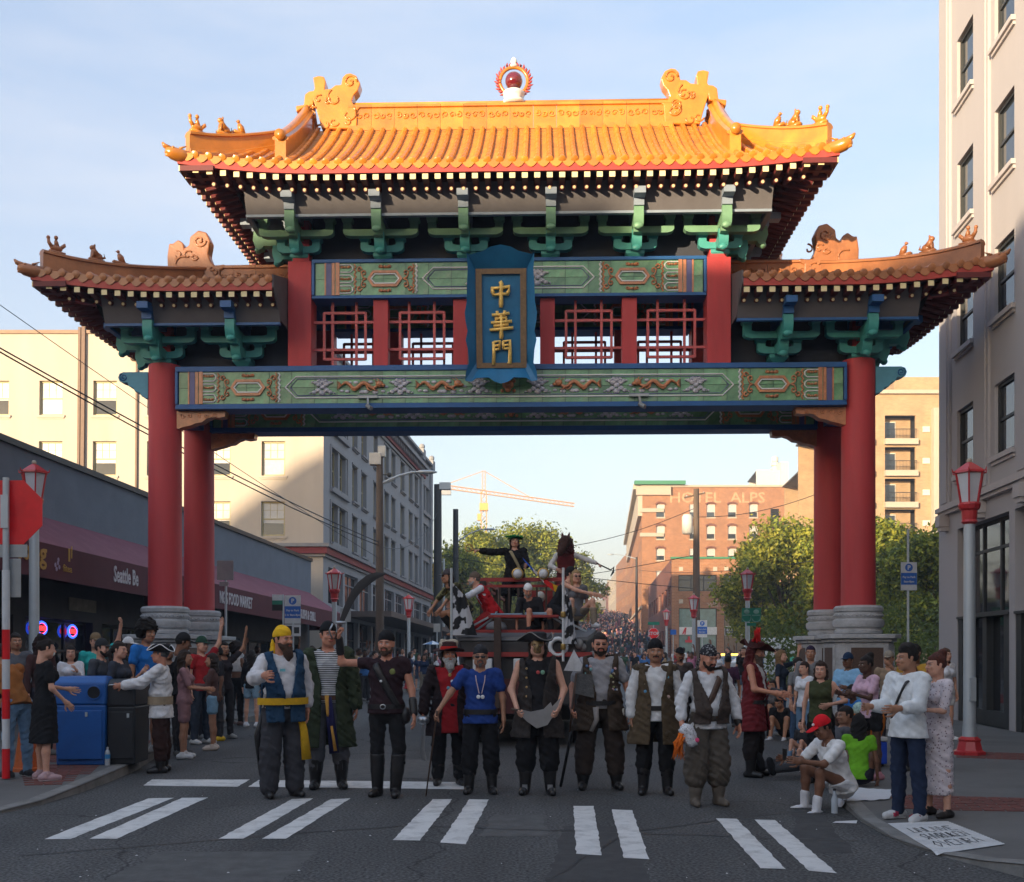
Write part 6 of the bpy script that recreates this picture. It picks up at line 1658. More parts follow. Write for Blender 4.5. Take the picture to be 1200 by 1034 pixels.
def wheel_mesh(r, w):
 m = MB(); m.lathe([(r*.6,-w/2),(r,-w/2+.02),(r,w/2-.02),(r*.6,w/2)],18); me = mesh_of(m, M_IRON, 40); me.transform(Matrix.Rotation(PI/2,4,'Y')); return me
def rim_mesh(r, w):
 m = MB(); m.lathe([(r*.58,-w/2-.01),(r*.5,-w/2-.02),(r*.15,-w/2-.01),(r*.15,w/2+.01),(r*.58,w/2+.01)],14); me = mesh_of(m, M_GALV, 40); me.transform(Matrix.Rotation(PI/2,4,'Y')); return me
M_VW = mat('vehicle_white', (.62,.63,.64), .3, coat=.5, var=.04)
o = thing('box_van', 'white box van parked behind the crowd near the right pedestals', 'van', (P(932,0,52).x,52,0), R(8))
m = MB(); m.box(-1.6,1.9,-1,1,.55,2.35); obj('cargo_box', m, M_VW, o, bevel=.04); m = MB(); m.prism([(-3.2,.5),(-1.62,.5),(-1.62,2.0),(-2.3,2.0),(-2.75,1.35),(-3.2,1.2)],-.9,.9); obj('cab', m, M_VW, o, bevel=.05)
m = MB(); m.prism([(-2.35,1.9),(-2.70,1.38),(-1.9,1.38),(-1.9,1.9)],-.91,.91); obj('cab_window', m, M_GLD, o)
for x in (-2.5,1.1):
 for y in (-.85,.85): w_ = link('wheel', wheel_mesh(.38,.24), o, (x,y,.38), rotz=PI/2); link('rim', rim_mesh(.38,.24), w_)
m = MB(); m.box(-1.0,.2,-1.012,-1.002,1.2,1.6); obj('side_stripe', m, mat('mint_print',(.1,.5,.35),.5), o)
o = thing('patrol_car', 'white car with an amber roof light bar behind the crowd right of centre', 'car', (P(858,0,56).x,56,0), R(0))
def carbody(o, mt):
 S_ = [(-.88,.3),(.88,.3)]
 m = MB(); m.loft([[(-.80,y,.32),(.80,y,.32),(.88,y,.55),(.86,y,h),(.70,y,h+.05),(-.70,y,h+.05),(-.86,y,h),(-.88,y,.55)] for y,h in ((-2.2,.60),(-2.05,.72),(-1.1,.88),(0,.92),(1.2,.92),(2.1,.90),(2.25,.66))]); obj('body', m, mt, o, 40)
 m = MB(); m.loft([[(-w,y,.9),(w,y,.9),(w*.98,y,z*.95+.05),(w*.85,y,z),(-w*.85,y,z),(-w*.98,y,z*.95+.05)] for y,w,z in ((-1.2,.74,.93),(-.5,.70,1.42),(.8,.70,1.44),(1.7,.72,.95))]); obj('glasshouse', m, M_GLD, o, 40)
 m = MB(); m.box(-.62,.62,-.45,.8,1.42,1.46); obj('roof', m, mt, o, bevel=.02)
 for x in (-.8,.8):
  for y in (-1.4,1.4): w_ = link('wheel', wheel_mesh(.33,.2), o, (x,y,.33)); link('rim', rim_mesh(.33,.2), w_)
 for x in (-.6,.6): m = MB(); m.ball((x,-2.17,.62),(.14,.06,.07),8,5); obj('headlight', m, M_SWHT, o)
carbody(o, M_VW)
m = MB(); m.box(-.55,.55,.0,.2,1.50,1.60); obj('light_bar', m, mat('amber_light',(.8,.4,.05),.4,emit=(1,.5,.1),estr=1.2), o)
# ============================================================ PEOPLE
def surface_nets(Fv, xs, ys, zs):
 ins = Fv < 0
 nx, ny, nz = Fv.shape
 c = np.zeros((nx-1,ny-1,nz-1), np.int8)
 for i in (0,1):
  for j in (0,1):
   for k in (0,1): c += ins[i:nx-1+i, j:ny-1+j, k:nz-1+k]
 act = (c > 0) & (c < 8)
 idx = np.full(act.shape, -1, np.int64); I = np.argwhere(act); idx[act] = np.arange(len(I))
 if len(I) == 0: return np.zeros((0,3)), []
 acc = np.zeros((len(I),3)); cnt = np.zeros(len(I))
 G = (xs, ys, zs)
 for ax in range(3):
  o1, o2 = [a for a in range(3) if a != ax]
  for a in (0,1):
   for b in (0,1):
    p0 = I.copy(); p0[:,o1] += a; p0[:,o2] += b; p1 = p0.copy(); p1[:,ax] += 1
    f0 = Fv[p0[:,0],p0[:,1],p0[:,2]]; f1 = Fv[p1[:,0],p1[:,1],p1[:,2]]
    m = (f0 < 0) != (f1 < 0)
    t = np.where(m, f0/np.where(m, f0-f1, 1), 0)
    P3 = np.stack([G[q][p0[:,q]] for q in range(3)], 1).astype(float)
    P3[:,ax] += t*(G[ax][p1[:,ax]]-G[ax][p0[:,ax]])
    acc[m] += P3[m]; cnt[m] += 1
 V = acc/cnt[:,None]
 quads = []
 for ax in range(3):
  o1, o2 = [a for a in range(3) if a != ax]
  sl0 = [slice(1,-1)]*3; sl0[ax] = slice(0,-1); sl1 = [slice(1,-1)]*3; sl1[ax] = slice(1,None)
  A = ins[tuple(sl0)]; B = ins[tuple(sl1)]
  E = np.argwhere(A != B)
  if len(E) == 0: continue
  off = np.ones(3,int); off[ax] = 0; E2 = E+off
  def cell(d1, d2):
   q = E2.copy(); q[:,o1] -= d1; q[:,o2] -= d2; return idx[q[:,0],q[:,1],q[:,2]]
  q = np.stack([cell(1,1),cell(0,1),cell(0,0),cell(1,0)], 1)
  flip = A[tuple(E.T)]
  if ax == 1: flip = ~flip
  q[~flip] = q[~flip][:,::-1]
  quads.append(q)
 Q = np.concatenate(quads); Q = Q[(Q >= 0).all(1)]
 return V, Q
def smin(a, b, k):
 h = np.clip(.5+.5*(b-a)/k, 0, 1); return b+(a-b)*h-k*h*(1-h)
def cap(Pt, a, b, ra, rb, side=None, wide=1.0):
 a = np.asarray(a,float); b = np.asarray(b,float); ba = b-a; L2 = max(1e-9, ba@ba)
 pa = [Pt[i]-a[i] for i in range(3)]
 h = np.clip((pa[0]*ba[0]+pa[1]*ba[1]+pa[2]*ba[2])/L2, 0, 1)
 q = [pa[i]-ba[i]*h for i in range(3)]
 if side is not None:
  s = np.asarray(side,float); cs = q[0]*s[0]+q[1]*s[1]+q[2]*s[2]
  d2 = q[0]**2+q[1]**2+q[2]**2-cs**2+(cs/wide)**2
 else: d2 = q[0]**2+q[1]**2+q[2]**2
 return np.sqrt(np.maximum(d2,0))-(ra+(rb-ra)*h)
def grid(lo, hi, res):
 g = [np.arange(lo[i]-res*2, hi[i]+res*2.5, res) for i in range(3)]
 X, Y, Z = np.meshgrid(*g, indexing='ij', sparse=True)
 return g, (X, Y, Z)
def sdf_mesh(prims, res, k=.02, cuts=(), wr=0.0, seed=0, shell=None, extra=None):
 """prims: (a,b,ra,rb[,side,wide]) smooth-united; cuts: functions of (X,Y,Z) intersected (keep where < 0)"""
 pts = np.array([p[i] for p in prims for i in (0,1)]); r = max([max(p[2],p[3])*(p[5] if len(p) > 5 else 1) for p in prims])
 lo = pts.min(0)-r-.03; hi = pts.max(0)+r+.03
 if extra is not None and len(extra) > 1: lo = np.minimum(lo, extra[1]); hi = np.maximum(hi, extra[2])
 g, Pt = grid(lo, hi, res)
 D = None
 for p in prims:
  d = cap(Pt, *p); D = d if D is None else smin(D, d, k)
 D = np.broadcast_to(D, (len(g[0]),len(g[1]),len(g[2]))).copy()
 if extra is not None: D = smin(D, extra[0](*Pt), k)
 if wr:
  s = seed*1.7; X,Y,Z = Pt
  w1 = np.sin(Z*34+X*26+2*np.sin(Z*11+X*9+Y*7+s)+s); w2 = np.sin(Z*17-X*44+Y*20+2*np.sin(X*15+s*2)+s*2); w3 = np.sin(Z*75+X*40+Y*30+s*3)
  D += wr*(1.5*(np.abs(w1)-.6)+1.2*(np.abs(w2)-.6)+.5*w3)
 if shell: D = np.maximum(D, -(D+shell))
 for c in cuts: D = np.maximum(D, c(*Pt))
 return surface_nets(D, *g)
def np_mesh(V, Q, mt, name, mats=None, midx=None, mask=None):
 me = bpy.data.meshes.new(name); n = len(V); f = len(Q)
 me.vertices.add(n); me.vertices.foreach_set('co', np.asarray(V,np.float32).ravel())
 me.loops.add(f*4); me.loops.foreach_set('vertex_index', np.asarray(Q,np.int32).ravel())
 me.polygons.add(f); me.polygons.foreach_set('loop_start', np.arange(0,f*4,4,dtype=np.int32))
 try: me.polygons.foreach_set('loop_total', np.full(f,4,np.int32))
 except Exception: pass
 me.update(calc_edges=True); me.validate()
 me.polygons.foreach_set('use_smooth', np.ones(len(me.polygons),bool))
 for m in (mats or [mt]): me.materials.append(m)
 if midx is not None: me.polygons.foreach_set('material_index', np.asarray(midx,np.int32))
 if mask is not None:
  a = me.color_attributes.new('mask','FLOAT_COLOR','POINT'); a.data.foreach_set('color', np.asarray(mask,np.float32).ravel())
 return me
# ---- head template (chin to crown .235 m, faces -y, origin at the centre of the head)
def head_template(res, fat=0.0):
 pr = [((0,.018,.030),(0,.012,.036),.093,.093,(1,0,0),.80),
  ((0,-.015,-.01),(0,-.03,-.045),.070,.060,(1,0,0),.92),
  ((0,-.040,-.070),(0,-.058,-.086),.040+fat*.4,.028+fat*.3,(1,0,0),1.15),
  ((-.03,-.02,-.06),(.03,-.02,-.06),.045+fat,.045+fat),
  ((0,.03,-.05),(0,.035,-.17),.056+fat,.060+fat)]
 nose = [((0,-.086,.012),(0,-.108,-.022),.010,.015),((-.011,-.098,-.026),(.011,-.098,-.026),.010,.010)]
 brow = [((-.040,-.078,.026),(.040,-.078,.026),.014,.014)]
 cheek = [((-.040,-.066,-.018),(-.043,-.052,-.024),.024,.020),((.040,-.066,-.018),(.043,-.052,-.024),.024,.020)]
 lips = [((-.020,-.092,-.052),(.020,-.092,-.052),.0085,.0085),((-.016,-.092,-.0605),(.016,-.092,-.0605),.0085,.0085)]
 ears = [((-.079,.012,.016),(-.080,.010,-.022),.015,.010),((.079,.012,.016),(.080,.010,-.022),.015,.010)]
 g, Pt = grid((-.12,-.14,-.19),(.12,.14,.15), res)
 D = None
 for p in pr: d = cap(Pt,*p); D = d if D is None else smin(D,d,.03)
 for p in brow: D = smin(D, cap(Pt,*p), .018)
 for p in cheek: D = smin(D, cap(Pt,*p), .02)
 for sx in (-1,1): D = -smin(-D, cap(Pt,(sx*.032,-.098,.006),(sx*.034,-.098,.006),.015,.015), .012)
 for sx in (-1,1): D = smin(D, cap(Pt,(sx*.032,-.070,.005),(sx*.032,-.071,.005),.0155,.0155), .003)
 for p in nose: D = smin(D, cap(Pt,*p), .010)
 D = np.maximum(D, -cap(Pt,(-.018,-.102,-.0562),(.018,-.102,-.0562),.0022,.0022)) if res < .005 else D
 for p in lips: D = smin(D, cap(Pt,*p), .006)
 for p in ears: D = smin(D, cap(Pt,*p), .008)
 V, Q = surface_nets(D+0*(Pt[0]+Pt[1]+Pt[2]), *g)
 x, y, z = V.T; ax = np.abs(x)
 def s(a, b, v): return np.clip((v-a)/(b-a),0,1)
 front = s(-.055,-.07,y)
 lip = np.exp(-((z+.0562)/.0095)**4)*np.exp(-(x/.026)**4)*s(-.078,-.088,y)
 brw = np.exp(-((z-.0265-.006*(ax/.04))/.0055)**2)*s(.010,.016,ax)*s(.056,.050,ax)*front
 ex, ez = (ax-.032)/.0135, (z-.005)/.0065
 eye = (ex**2+ez**2 < 1)*(y < -.068)*1.0
 iris = ((ax-.032)**2+(z-.005)**2 < .0056**2)*(y < -.07)*1.0
 lash = np.exp(-((z-.012)/.0028)**2)*np.exp(-((ax-.032)/.015)**4)*front
 mask = np.zeros((len(V),4)); mask[:,0] = lip; mask[:,1] = np.clip(brw*.9+iris+lash*.9,0,1); mask[:,2] = np.clip(eye-iris,0,1); mask[:,3] = 1
 return V, Q, mask
HEAD_HI = head_template(.0048); HEAD_LO = head_template(.0075)
# ---- hand template: wrist at origin, fingers towards -z, palm faces -y (thumb towards +x)
def hand_template(curl, res=.006):
 pr = [((0,0,.03),(0,0,-.012),.026,.027,(1,0,0),1.15),((.0,0,-.02),(0,-.004,-.082),.017,.015,(1,0,0),2.3)]
 g, Pt = grid((-.075,-.11,-.21),(.085,.05,.05), res); D = None
 for p in pr: d = cap(Pt,*p); D = d if D is None else smin(D,d,.012)
 for fx, L, dz in ((-.033,.062,-.076),(-.011,.078,-.088),(.011,.083,-.090),(.032,.075,-.085)):
  p0 = np.array([fx,-.004,dz]); a = curl*.5; segs = [.45,.30,.25]; r = .0092
  for k, sg in enumerate(segs):
   d = np.array([fx*.6*(1 if k == 0 else .2), -math.sin(a), -math.cos(a)]); d /= np.linalg.norm(d)
   p1 = p0+d*L*sg; D = smin(D, cap(Pt,p0,p1,r,r*.92), .004); p0 = p1; r *= .92; a += curl
 p0 = np.array([.028,-.006,-.025]);
 for d, L, r in (((.75,-.25,-.6),.042,.0125),((.30,-.45-.2*curl,-.8),.034,.0105),((.0,-.5-.2*curl,-.8),.026,.0095)):
  d = np.array(d); d /= np.linalg.norm(d); p1 = p0+d*L; D = smin(D, cap(Pt,p0,p1,r,r*.95), .006); p0 = p1
 return surface_nets(D+0*(Pt[0]+Pt[1]+Pt[2]), *g)
HAND = {'relax': hand_template(.42), 'open': hand_template(.10), 'grip': hand_template(1.25)}
def skinmat(name, c):
 c = tuple(v*1.3 for v in c)
 if name in MATS: return MATS[name]
 m = mat(name, c, .5, var=.10, vscale=22, bump=.1, bscale=200, spec=.4)
 nt = m.node_tree; N = nt.nodes; L = nt.links; b = N['Principled BSDF']; cur = b.inputs['Base Color'].links[0].from_socket
 at = N.new('ShaderNodeAttribute'); at.attribute_name = 'mask'; sp = N.new('ShaderNodeSeparateColor'); L.new(at.outputs['Color'], sp.inputs['Color'])
 for ch, cc, k in (('Red',(c[0]*.75,c[1]*.38,c[2]*.42),.85),('Green',(.02,.013,.01),1),('Blue',(.55,.52,.5),1)):
  mx = N.new('ShaderNodeMix'); mx.data_type = 'RGBA'; L.new(sp.outputs[ch], mx.inputs['Factor']); L.new(cur, mx.inputs['A']); mx.inputs['B'].default_value = (*cc,1); cur = mx.outputs['Result']
 L.new(cur, b.inputs['Base Color'])
 b.inputs['Subsurface Weight'].default_value = .08; b.inputs['Subsurface Radius'].default_value = (.02,.008,.004)
 return m
SKIN = {'fair': skinmat('skin_fair',(.50,.27,.19)), 'ruddy': skinmat('skin_ruddy',(.44,.20,.13)), 'tan': skinmat('skin_tan',(.33,.165,.10)), 'brown': skinmat('skin_brown',(.16,.075,.045)), 'dark': skinmat('skin_dark',(.075,.038,.025))}
def cloth(c, rough=.9, pat=None):
 if min(c) > .38: c = tuple(min(.80, v*1.45) for v in c)
 else: c = tuple(min(.9, v*1.15) for v in c)
 key = 'cloth_%s_%s' % ('_'.join('%03d' % int(v*1000) for v in c), pat or 'plain')
 key = key.replace('cloth_', 'cloth_')
 if key in MATS: return MATS[key]
 m = mat(key, c, rough, var=.14, vscale=14, bump=.35, bscale=160, spec=.25 if rough > .6 else .5)
 nt = m.node_tree; N = nt.nodes; L = nt.links; b = N['Principled BSDF']; cur = b.inputs['Base Color'].links[0].from_socket
 t = N.new('ShaderNodeTexCoord')
 if pat == 'stripe':
  w = N.new('ShaderNodeTexWave'); w.bands_direction = 'Z'; w.inputs['Scale'].default_value = 14; L.new(t.outputs['Object'], w.inputs['Vector'])
  r = N.new('ShaderNodeMapRange'); r.inputs['From Min'].default_value = .45; r.inputs['From Max'].default_value = .55; L.new(w.outputs['Fac'], r.inputs['Value'])
  mx = N.new('ShaderNodeMix'); mx.data_type = 'RGBA'; L.new(r.outputs['Result'], mx.inputs['Factor']); L.new(cur, mx.inputs['A']); mx.inputs['B'].default_value = (.02,.022,.03,1); cur = mx.outputs['Result']
 if pat in ('floral','camo','paisley'):
  v = N.new('ShaderNodeTexVoronoi' if pat != 'camo' else 'ShaderNodeTexNoise'); v.inputs['Scale'].default_value = {'floral':34,'camo':9,'paisley':48}[pat]; L.new(t.outputs['Object'], v.inputs['Vector'])
  r = N.new('ShaderNodeMapRange'); o_ = v.outputs[0]
  r.inputs['From Min'].default_value = {'floral':.28,'camo':.5,'paisley':.35}[pat]; r.inputs['From Max'].default_value = {'floral':.20,'camo':.52,'paisley':.28}[pat]; L.new(o_, r.inputs['Value'])
  mx = N.new('ShaderNodeMix'); mx.data_type = 'RGBA'; L.new(r.outputs['Result'], mx.inputs['Factor']); L.new(cur, mx.inputs['A']); mx.inputs['B'].default_value = {'floral':(.22,.14,.18,1),'camo':(.05,.045,.02,1),'paisley':(.35,.35,.36,1)}[pat]; cur = mx.outputs['Result']
 L.new(cur, b.inputs['Base Color']); return m
def hairmat(c):
 key = 'hair_%03d_%03d_%03d' % tuple(int(v*1000) for v in c)
 return mat(key, c, .6, var=.45, vscale=60, bump=.9, bscale=140, spec=.35)
LEA = mat('black_leather', (.018,.017,.018), .38, var=.25, vscale=12, bump=.3, bscale=40)
LEB = mat('brown_leather', (.085,.045,.028), .5, var=.3, vscale=12, bump=.3, bscale=40)
STEEL = mat('steel_blade', (.42,.44,.47), .32, metal=.85, var=.12, vscale=6)
BRASS = mat('brass', (.45,.30,.10), .35, metal=.8)
V3 = lambda *a: np.array(a, float)
def nrm(v): v = np.asarray(v,float); return v/np.linalg.norm(v)
class Person:
 """figure built at its own place; local frame: faces -y, x to the viewer's right when it faces the camera"""
 def __init__(s, label, pos, face=0, H=1.75, skin='fair', build=1.0, belly=0.0, hi=True, group=None,
    lean=(0,0), turn=0, nod=0, L=None, Rr=None, legL=None, legR=None, pelvis=None, hips=1.0, hand=('relax','relax'), res=None, fat=0.0, female=False, cat='person', tilt=0):
  s.s = H/1.76; s.b = build; s.hi = hi; s.res = res or (.0145 if hi else .021); s.skin = SKIN[skin]; s.belly = belly; s.female = female
  s.root = thing('person', label, cat, pos, R(face), group)
  b = build; sh = (.195 if not female else .168)*(.85+.15*b)
  s.sh = sh
  hipz = .93
  D = {}
  lean = V3(lean[0], lean[1], 1); up = nrm(lean)
  dl = nrm(legL[0]) if legL else nrm(V3(-.07,0,-1)); dl2 = nrm(legL[1]) if legL else nrm(V3(-.03,.03,-1))
  dr = nrm(legR[0]) if legR else nrm(V3(.07,0,-1)); dr2 = nrm(legR[1]) if legR else nrm(V3(.03,.03,-1))
  TH, SHN = .435, .42
  lowest = max(-(dl*TH+dl2*SHN)[2], -(dr*TH+dr2*SHN)[2])
  pz = pelvis/s.s if pelvis is not None else lowest+.085
  pel = V3(0,0,pz)
  D['pel'] = pel
  D['hipL'] = pel+V3(-.095*hips,0,0); D['hipR'] = pel+V3(.095*hips,0,0)
  D['kneeL'] = D['hipL']+dl*TH; D['kneeR'] = D['hipR']+dr*TH
  D['ankL'] = D['kneeL']+dl2*SHN; D['ankR'] = D['kneeR']+dr2*SHN
  D['waist'] = pel+up*.16; D['chest'] = pel+up*.36; D['neck'] = pel+up*.535+V3(0,.005,0)
  sid = V3(1,0,0); D['up'] = up
  D['shL'] = pel+up*.485-sid*sh; D['shR'] = pel+up*.485+sid*sh
  L = L or ((-.22,.02,-1),(-.05,-.15,-1)); Rr = Rr or ((.22,.02,-1),(.05,-.15,-1))
  D['elL'] = D['shL']+nrm(L[0])*.29; D['wrL'] = D['elL']+nrm(L[1])*.255; D['elR'] = D['shR']+nrm(Rr[0])*.29; D['wrR'] = D['elR']+nrm(Rr[1])*.255
  s.fd = {'L': nrm(L[1]), 'R': nrm(Rr[1])}
  D['head'] = D['neck']+nrm(up*.9+V3(math.sin(R(turn))*.0,-.18-.25*math.sin(R(nod)),.3))*.155
  s.D = D; s.hands = hand; s.turn = turn; s.nod = nod; s.tilt = tilt; s.shoe_dir = {}
  s.fat = fat; s.legdirs = (dl2, dr2)
  s.body()
 def torso(s, e=0.0, belly=True):
  D, b = s.D, s.b; f = s.female
  pr = [(D['pel'],D['waist'],.108*b+e,.100*b*(.9 if f else 1)+e,(1,0,0),1.45 if not f else 1.55),(D['waist'],D['chest'],.100*b*(.92 if f else 1)+e,.112*b+e,(1,0,0),1.45),
   (D['chest'],D['pel']+D['up']*.455,.112*b+e,.085*b+e,(1,0,0),1.6),
   (D['shL']+V3(.035,0,-.012),D['shR']-V3(.035,0,-.012),.052*b+e*.8,.052*b+e*.8)]
  if s.belly and belly: pr.append((D['waist']+V3(0,-.05*s.belly,0),D['waist']+V3(0,-.06*s.belly,.08),.11+.05*s.belly+e,.09+.04*s.belly+e,(1,0,0),1.3))
  if f: pr += [((-.065,-.085,0)+D['chest'],(-.06,-.09,-.01)+D['chest'],.058+e,.058+e),((.065,-.085,0)+D['chest'],(.06,-.09,-.01)+D['chest'],.058+e,.058+e)]
  return pr
 def arm(s, sd, e=0.0, upto=1.0, r=(.053,.042,.030)):
  D, b = s.D, (.75+.25*s.b)*(.88 if s.female else 1); S_, E, W = D['sh'+sd], D['el'+sd], D['wr'+sd]
  pr = []
  if upto <= .5:
   t = upto*2; pr.append((S_, S_+(E-S_)*t, r[0]*b+e, (r[0]+(r[1]-r[0])*t)*b+e))
  else:
   pr.append((S_, E, r[0]*b+e, r[1]*b+e)); t = (upto-.5)*2; pr.append((E, E+(W-E)*t, r[1]*b+e, (r[1]+(r[2]-r[1])*t)*b+e))
  return pr
 def leg(s, sd, e=0.0, upto=1.0, r=(.086,.058,.040)):
  D, b = s.D, (.7+.3*s.b); Hh, K, A = D['hip'+sd], D['knee'+sd], D['ank'+sd]
  pr = []
  if upto <= .5:
   t = upto*2; pr.append((Hh, Hh+(K-Hh)*t, r[0]*b+e, (r[0]+(r[1]-r[0])*t)*b+e))
  else:
   calf = K+(A-K)*.35+V3(0,.012,0)
   pr += [(Hh,K,r[0]*b+e,r[1]*b+e),(K,calf,r[1]*b+e,(r[1]-.001)*b+e)]; t = (upto-.5)*2
   if t > .35: pr.append((calf, calf+(A-calf)*((t-.35)/.65), (r[1]-.001)*b+e, r[2]*b+e))
  return pr
 def foot(s, sd, e=0.0, h=0.0):
  A = s.D['ank'+sd]; d = s.legdirs[0 if sd == 'L' else 1]; fw = s.shoe_dir.get(sd) or (V3(-.18 if sd == 'L' else .18,-1,0))
  fw = nrm(fw)
  if abs(d[2]) < .6 and A[2] < .35:
   fw = nrm(fw*.3+V3(0,0,1)*.9)
   return [(A+V3(0,0,-.0),A+fw*.13,.045+e,.034+e),(A-fw*.02,A-fw*.04,.04+e,.036+e)]
  b0 = A+V3(0,.02,-.045)
  return [(b0-fw*.035,b0+fw*.10+V3(0,0,-.004),.038+e,.035+e),(A,b0+V3(0,0,.01),.040+e,.04+e),(b0+fw*.10,b0+fw*.165+V3(0,0,-.008),.034+e,.028+e)]
 def finish(s, V): return V*s.s
 def part(s, name, prims, mt, k=.02, res=None, parent=None, **kw):
  V, Q = sdf_mesh(prims, res or s.res, k, **kw)
  if len(V) == 0: return None
  return link(name, np_mesh(s.finish(V), Q, mt, name), parent or s.root)
 def headmat(s, extra=Matrix()):
  D = s.D; M = Matrix.Translation(Vector(D['head'])) @ Matrix.Rotation(R(s.turn),4,'Z') @ Matrix.Rotation(R(s.nod),4,'X') @ Matrix.Rotation(R(s.tilt),4,'Y')
  return np.array(M @ extra)
 def xf(s, V, M): return V @ M[:3,:3].T + M[:3,3]
 def body(s):
  D = s.D
  pr = s.torso(-.006)+[(D['neck'],D['head']+V3(0,.03,-.07),.052*(.8+.2*s.b),.05)]
  for sd in 'LR': pr += s.arm(sd, -.004)+s.leg(sd,-.006)+s.foot(sd,-.006)
  V, Q = sdf_mesh(pr, max(s.res,.017), .03)
  Vs, Qs, Ms = [V], [Q], [np.tile([0,0,0,1.],(len(V),1))]; n = len(V)
  hV, hQ, hM = HEAD_HI if s.hi else HEAD_LO
  hv = s.xf(hV*V3(1+s.fat*2,1+s.fat,1), s.headmat())
  Vs.append(hv); Qs.append(hQ+n); Ms.append(hM); n += len(hv)
  for sd, kind in zip('LR', s.hands):
   if kind is None: continue
   hV, hQ = HAND[kind]; fd = Vector(s.fd[sd]); z = -fd
   ref = Vector((1,0,0)) if sd == 'L' else Vector((-1,0,0))
   if abs(fd.x) > .8: ref = Vector((0,0,-1))
   y = -(ref-ref.dot(z)*z).normalized(); x = y.cross(z)
   M = np.array(Matrix(((x.x,y.x,z.x,D['wr'+sd][0]),(x.y,y.y,z.y,D['wr'+sd][1]),(x.z,y.z,z.z,D['wr'+sd][2]),(0,0,0,1))))
   hv = hV*V3(1 if sd == 'L' else -1,1,1); hv = hv*(.95 if s.female else 1.05); q = hQ if sd == 'L' else hQ[:,::-1]
   hv = s.xf(hv, M); Vs.append(hv); Qs.append(q+n); Ms.append(np.tile([0,0,0,1.],(len(hv),1))); n += len(hv)
  me = np_mesh(s.finish(np.concatenate(Vs)), np.concatenate(Qs), s.skin, 'body', mask=np.concatenate(Ms))
  link('body', me, s.root)
 def hp(s, x, y, z):
  return s.xf(np.array([[x,y,z]]), s.headmat())[0]
 def headpart(s, name, prims, mt, k=.02, res=None, cuts=(), wr=0, parent=None, **kw):
  V, Q = sdf_mesh([tuple(V3(*p[i]) if i < 2 else p[i] for i in range(len(p))) for p in prims], res or (.008 if s.hi else .011), k, cuts=cuts, wr=wr, **kw)
  if len(V) == 0: return None
  return link(name, np_mesh(s.finish(s.xf(V, s.headmat())), Q, mt, name), parent or s.root)
 def hair(s, style='short', c=(.02,.013,.009)):
  mt = hairmat(c); skull = ((0,.022,.036),(0,.014,.042),.101,.101,(1,0,0),.82)
  face = lambda X,Y,Z: np.minimum(-(Y+.052), -(Z-.052))*0+np.where(True, (-(Z-.050-.0*Y)), 0)
  cut_front = lambda X,Y,Z: np.minimum(.060-Z, -.028-Y)
  if style == 'short': s.headpart('hair', [skull], mt, cuts=[cut_front, lambda X,Y,Z: -.045-Z+0*X], wr=.003)
  elif style == 'afro': s.headpart('hair', [((0,.035,.055),(0,.03,.075),.142,.145)], mt, cuts=[lambda X,Y,Z: np.minimum(.050-Z, -.045-Y), lambda X,Y,Z: -.06-Z+0*X], wr=.014, res=.010)
  elif style in ('long','mid','pony','wild'):
   l = {'long':-.36,'mid':-.20,'pony':-.02,'wild':-.30}[style]; w = 1.25 if style == 'wild' else 1
   pr = [skull]
   if style != 'pony': pr += [((0,.055,.0),(0,.075,l),.075*w,.055*w,(1,0,0),1.35),((-.075,.02,.0),(-.085,.0,l*.8),.030*w,.022*w),((.075,.02,.0),(.085,.0,l*.8),.030*w,.022*w)]
   else: pr += [((0,.11,.03),(0,.16,-.04),.035,.040),((0,.16,-.04),(0,.13,-.22),.040,.015)]
   s.headpart('hair', pr, mt, cuts=[cut_front, lambda X,Y,Z: np.where((Z < .02) & (Y < -.015), 1., -1.)*.01], wr=.006 if style != 'wild' else .012, res=.010)
  elif style == 'bun': s.headpart('hair', [skull,((0,.075,.13),(0,.08,.14),.050,.050)], mt, cuts=[cut_front], wr=.005)
  elif style == 'quiff': s.headpart('hair', [skull,((0,-.03,.115),(0,.03,.125),.045,.05,(1,0,0),1.5)], mt, cuts=[cut_front, lambda X,Y,Z: -.03-Z+0*X], wr=.005)
 def beard(s, style='short', c=(.05,.028,.018)):
  mt = hairmat(c)
  if style == 'stubble': pr = [((0,-.050,-.072),(0,-.060,-.088),.044,.032,(1,0,0),1.15)];
  if style in ('short','stubble'):
   pr = [((0,-.045,-.070),(0,-.060,-.092),.050,.038,(1,0,0),1.12),((-.062,-.02,-.035),(-.048,-.045,-.075),.022,.026),((.062,-.02,-.035),(.048,-.045,-.075),.022,.026)]
  elif style == 'long': pr = [((0,-.050,-.070),(0,-.085,-.16),.056,.040,(1,0,0),1.25),((0,-.08,-.14),(0,-.07,-.24),.045,.015,(1,0,0),1.2),((-.064,-.02,-.03),(-.05,-.05,-.08),.024,.03),((.064,-.02,-.03),(.05,-.05,-.08),.024,.03)]
  elif style == 'goatee': pr = [((0,-.072,-.085),(0,-.080,-.105),.026,.018)]
  else: pr = [((0,-.05,-.08),(0,-.06,-.09),.04,.03)]
  mou = [((-.028,-.094,-.046),(.028,-.094,-.046),.009,.009),((-.028,-.092,-.048),(-.034,-.078,-.075),.009,.008),((.028,-.092,-.048),(.034,-.078,-.075),.009,.008)]
  lipcut = lambda X,Y,Z: .0105-np.sqrt(((X)/2.0)**2+(Z+.0565)**2+0*Y) if True else 0
  s.headpart('beard', pr+mou, mt, k=.012, res=.0065 if s.hi else .010, cuts=[lipcut, lambda X,Y,Z: Z+.028+0*X+0*Y-.0*Y], wr=.0025)
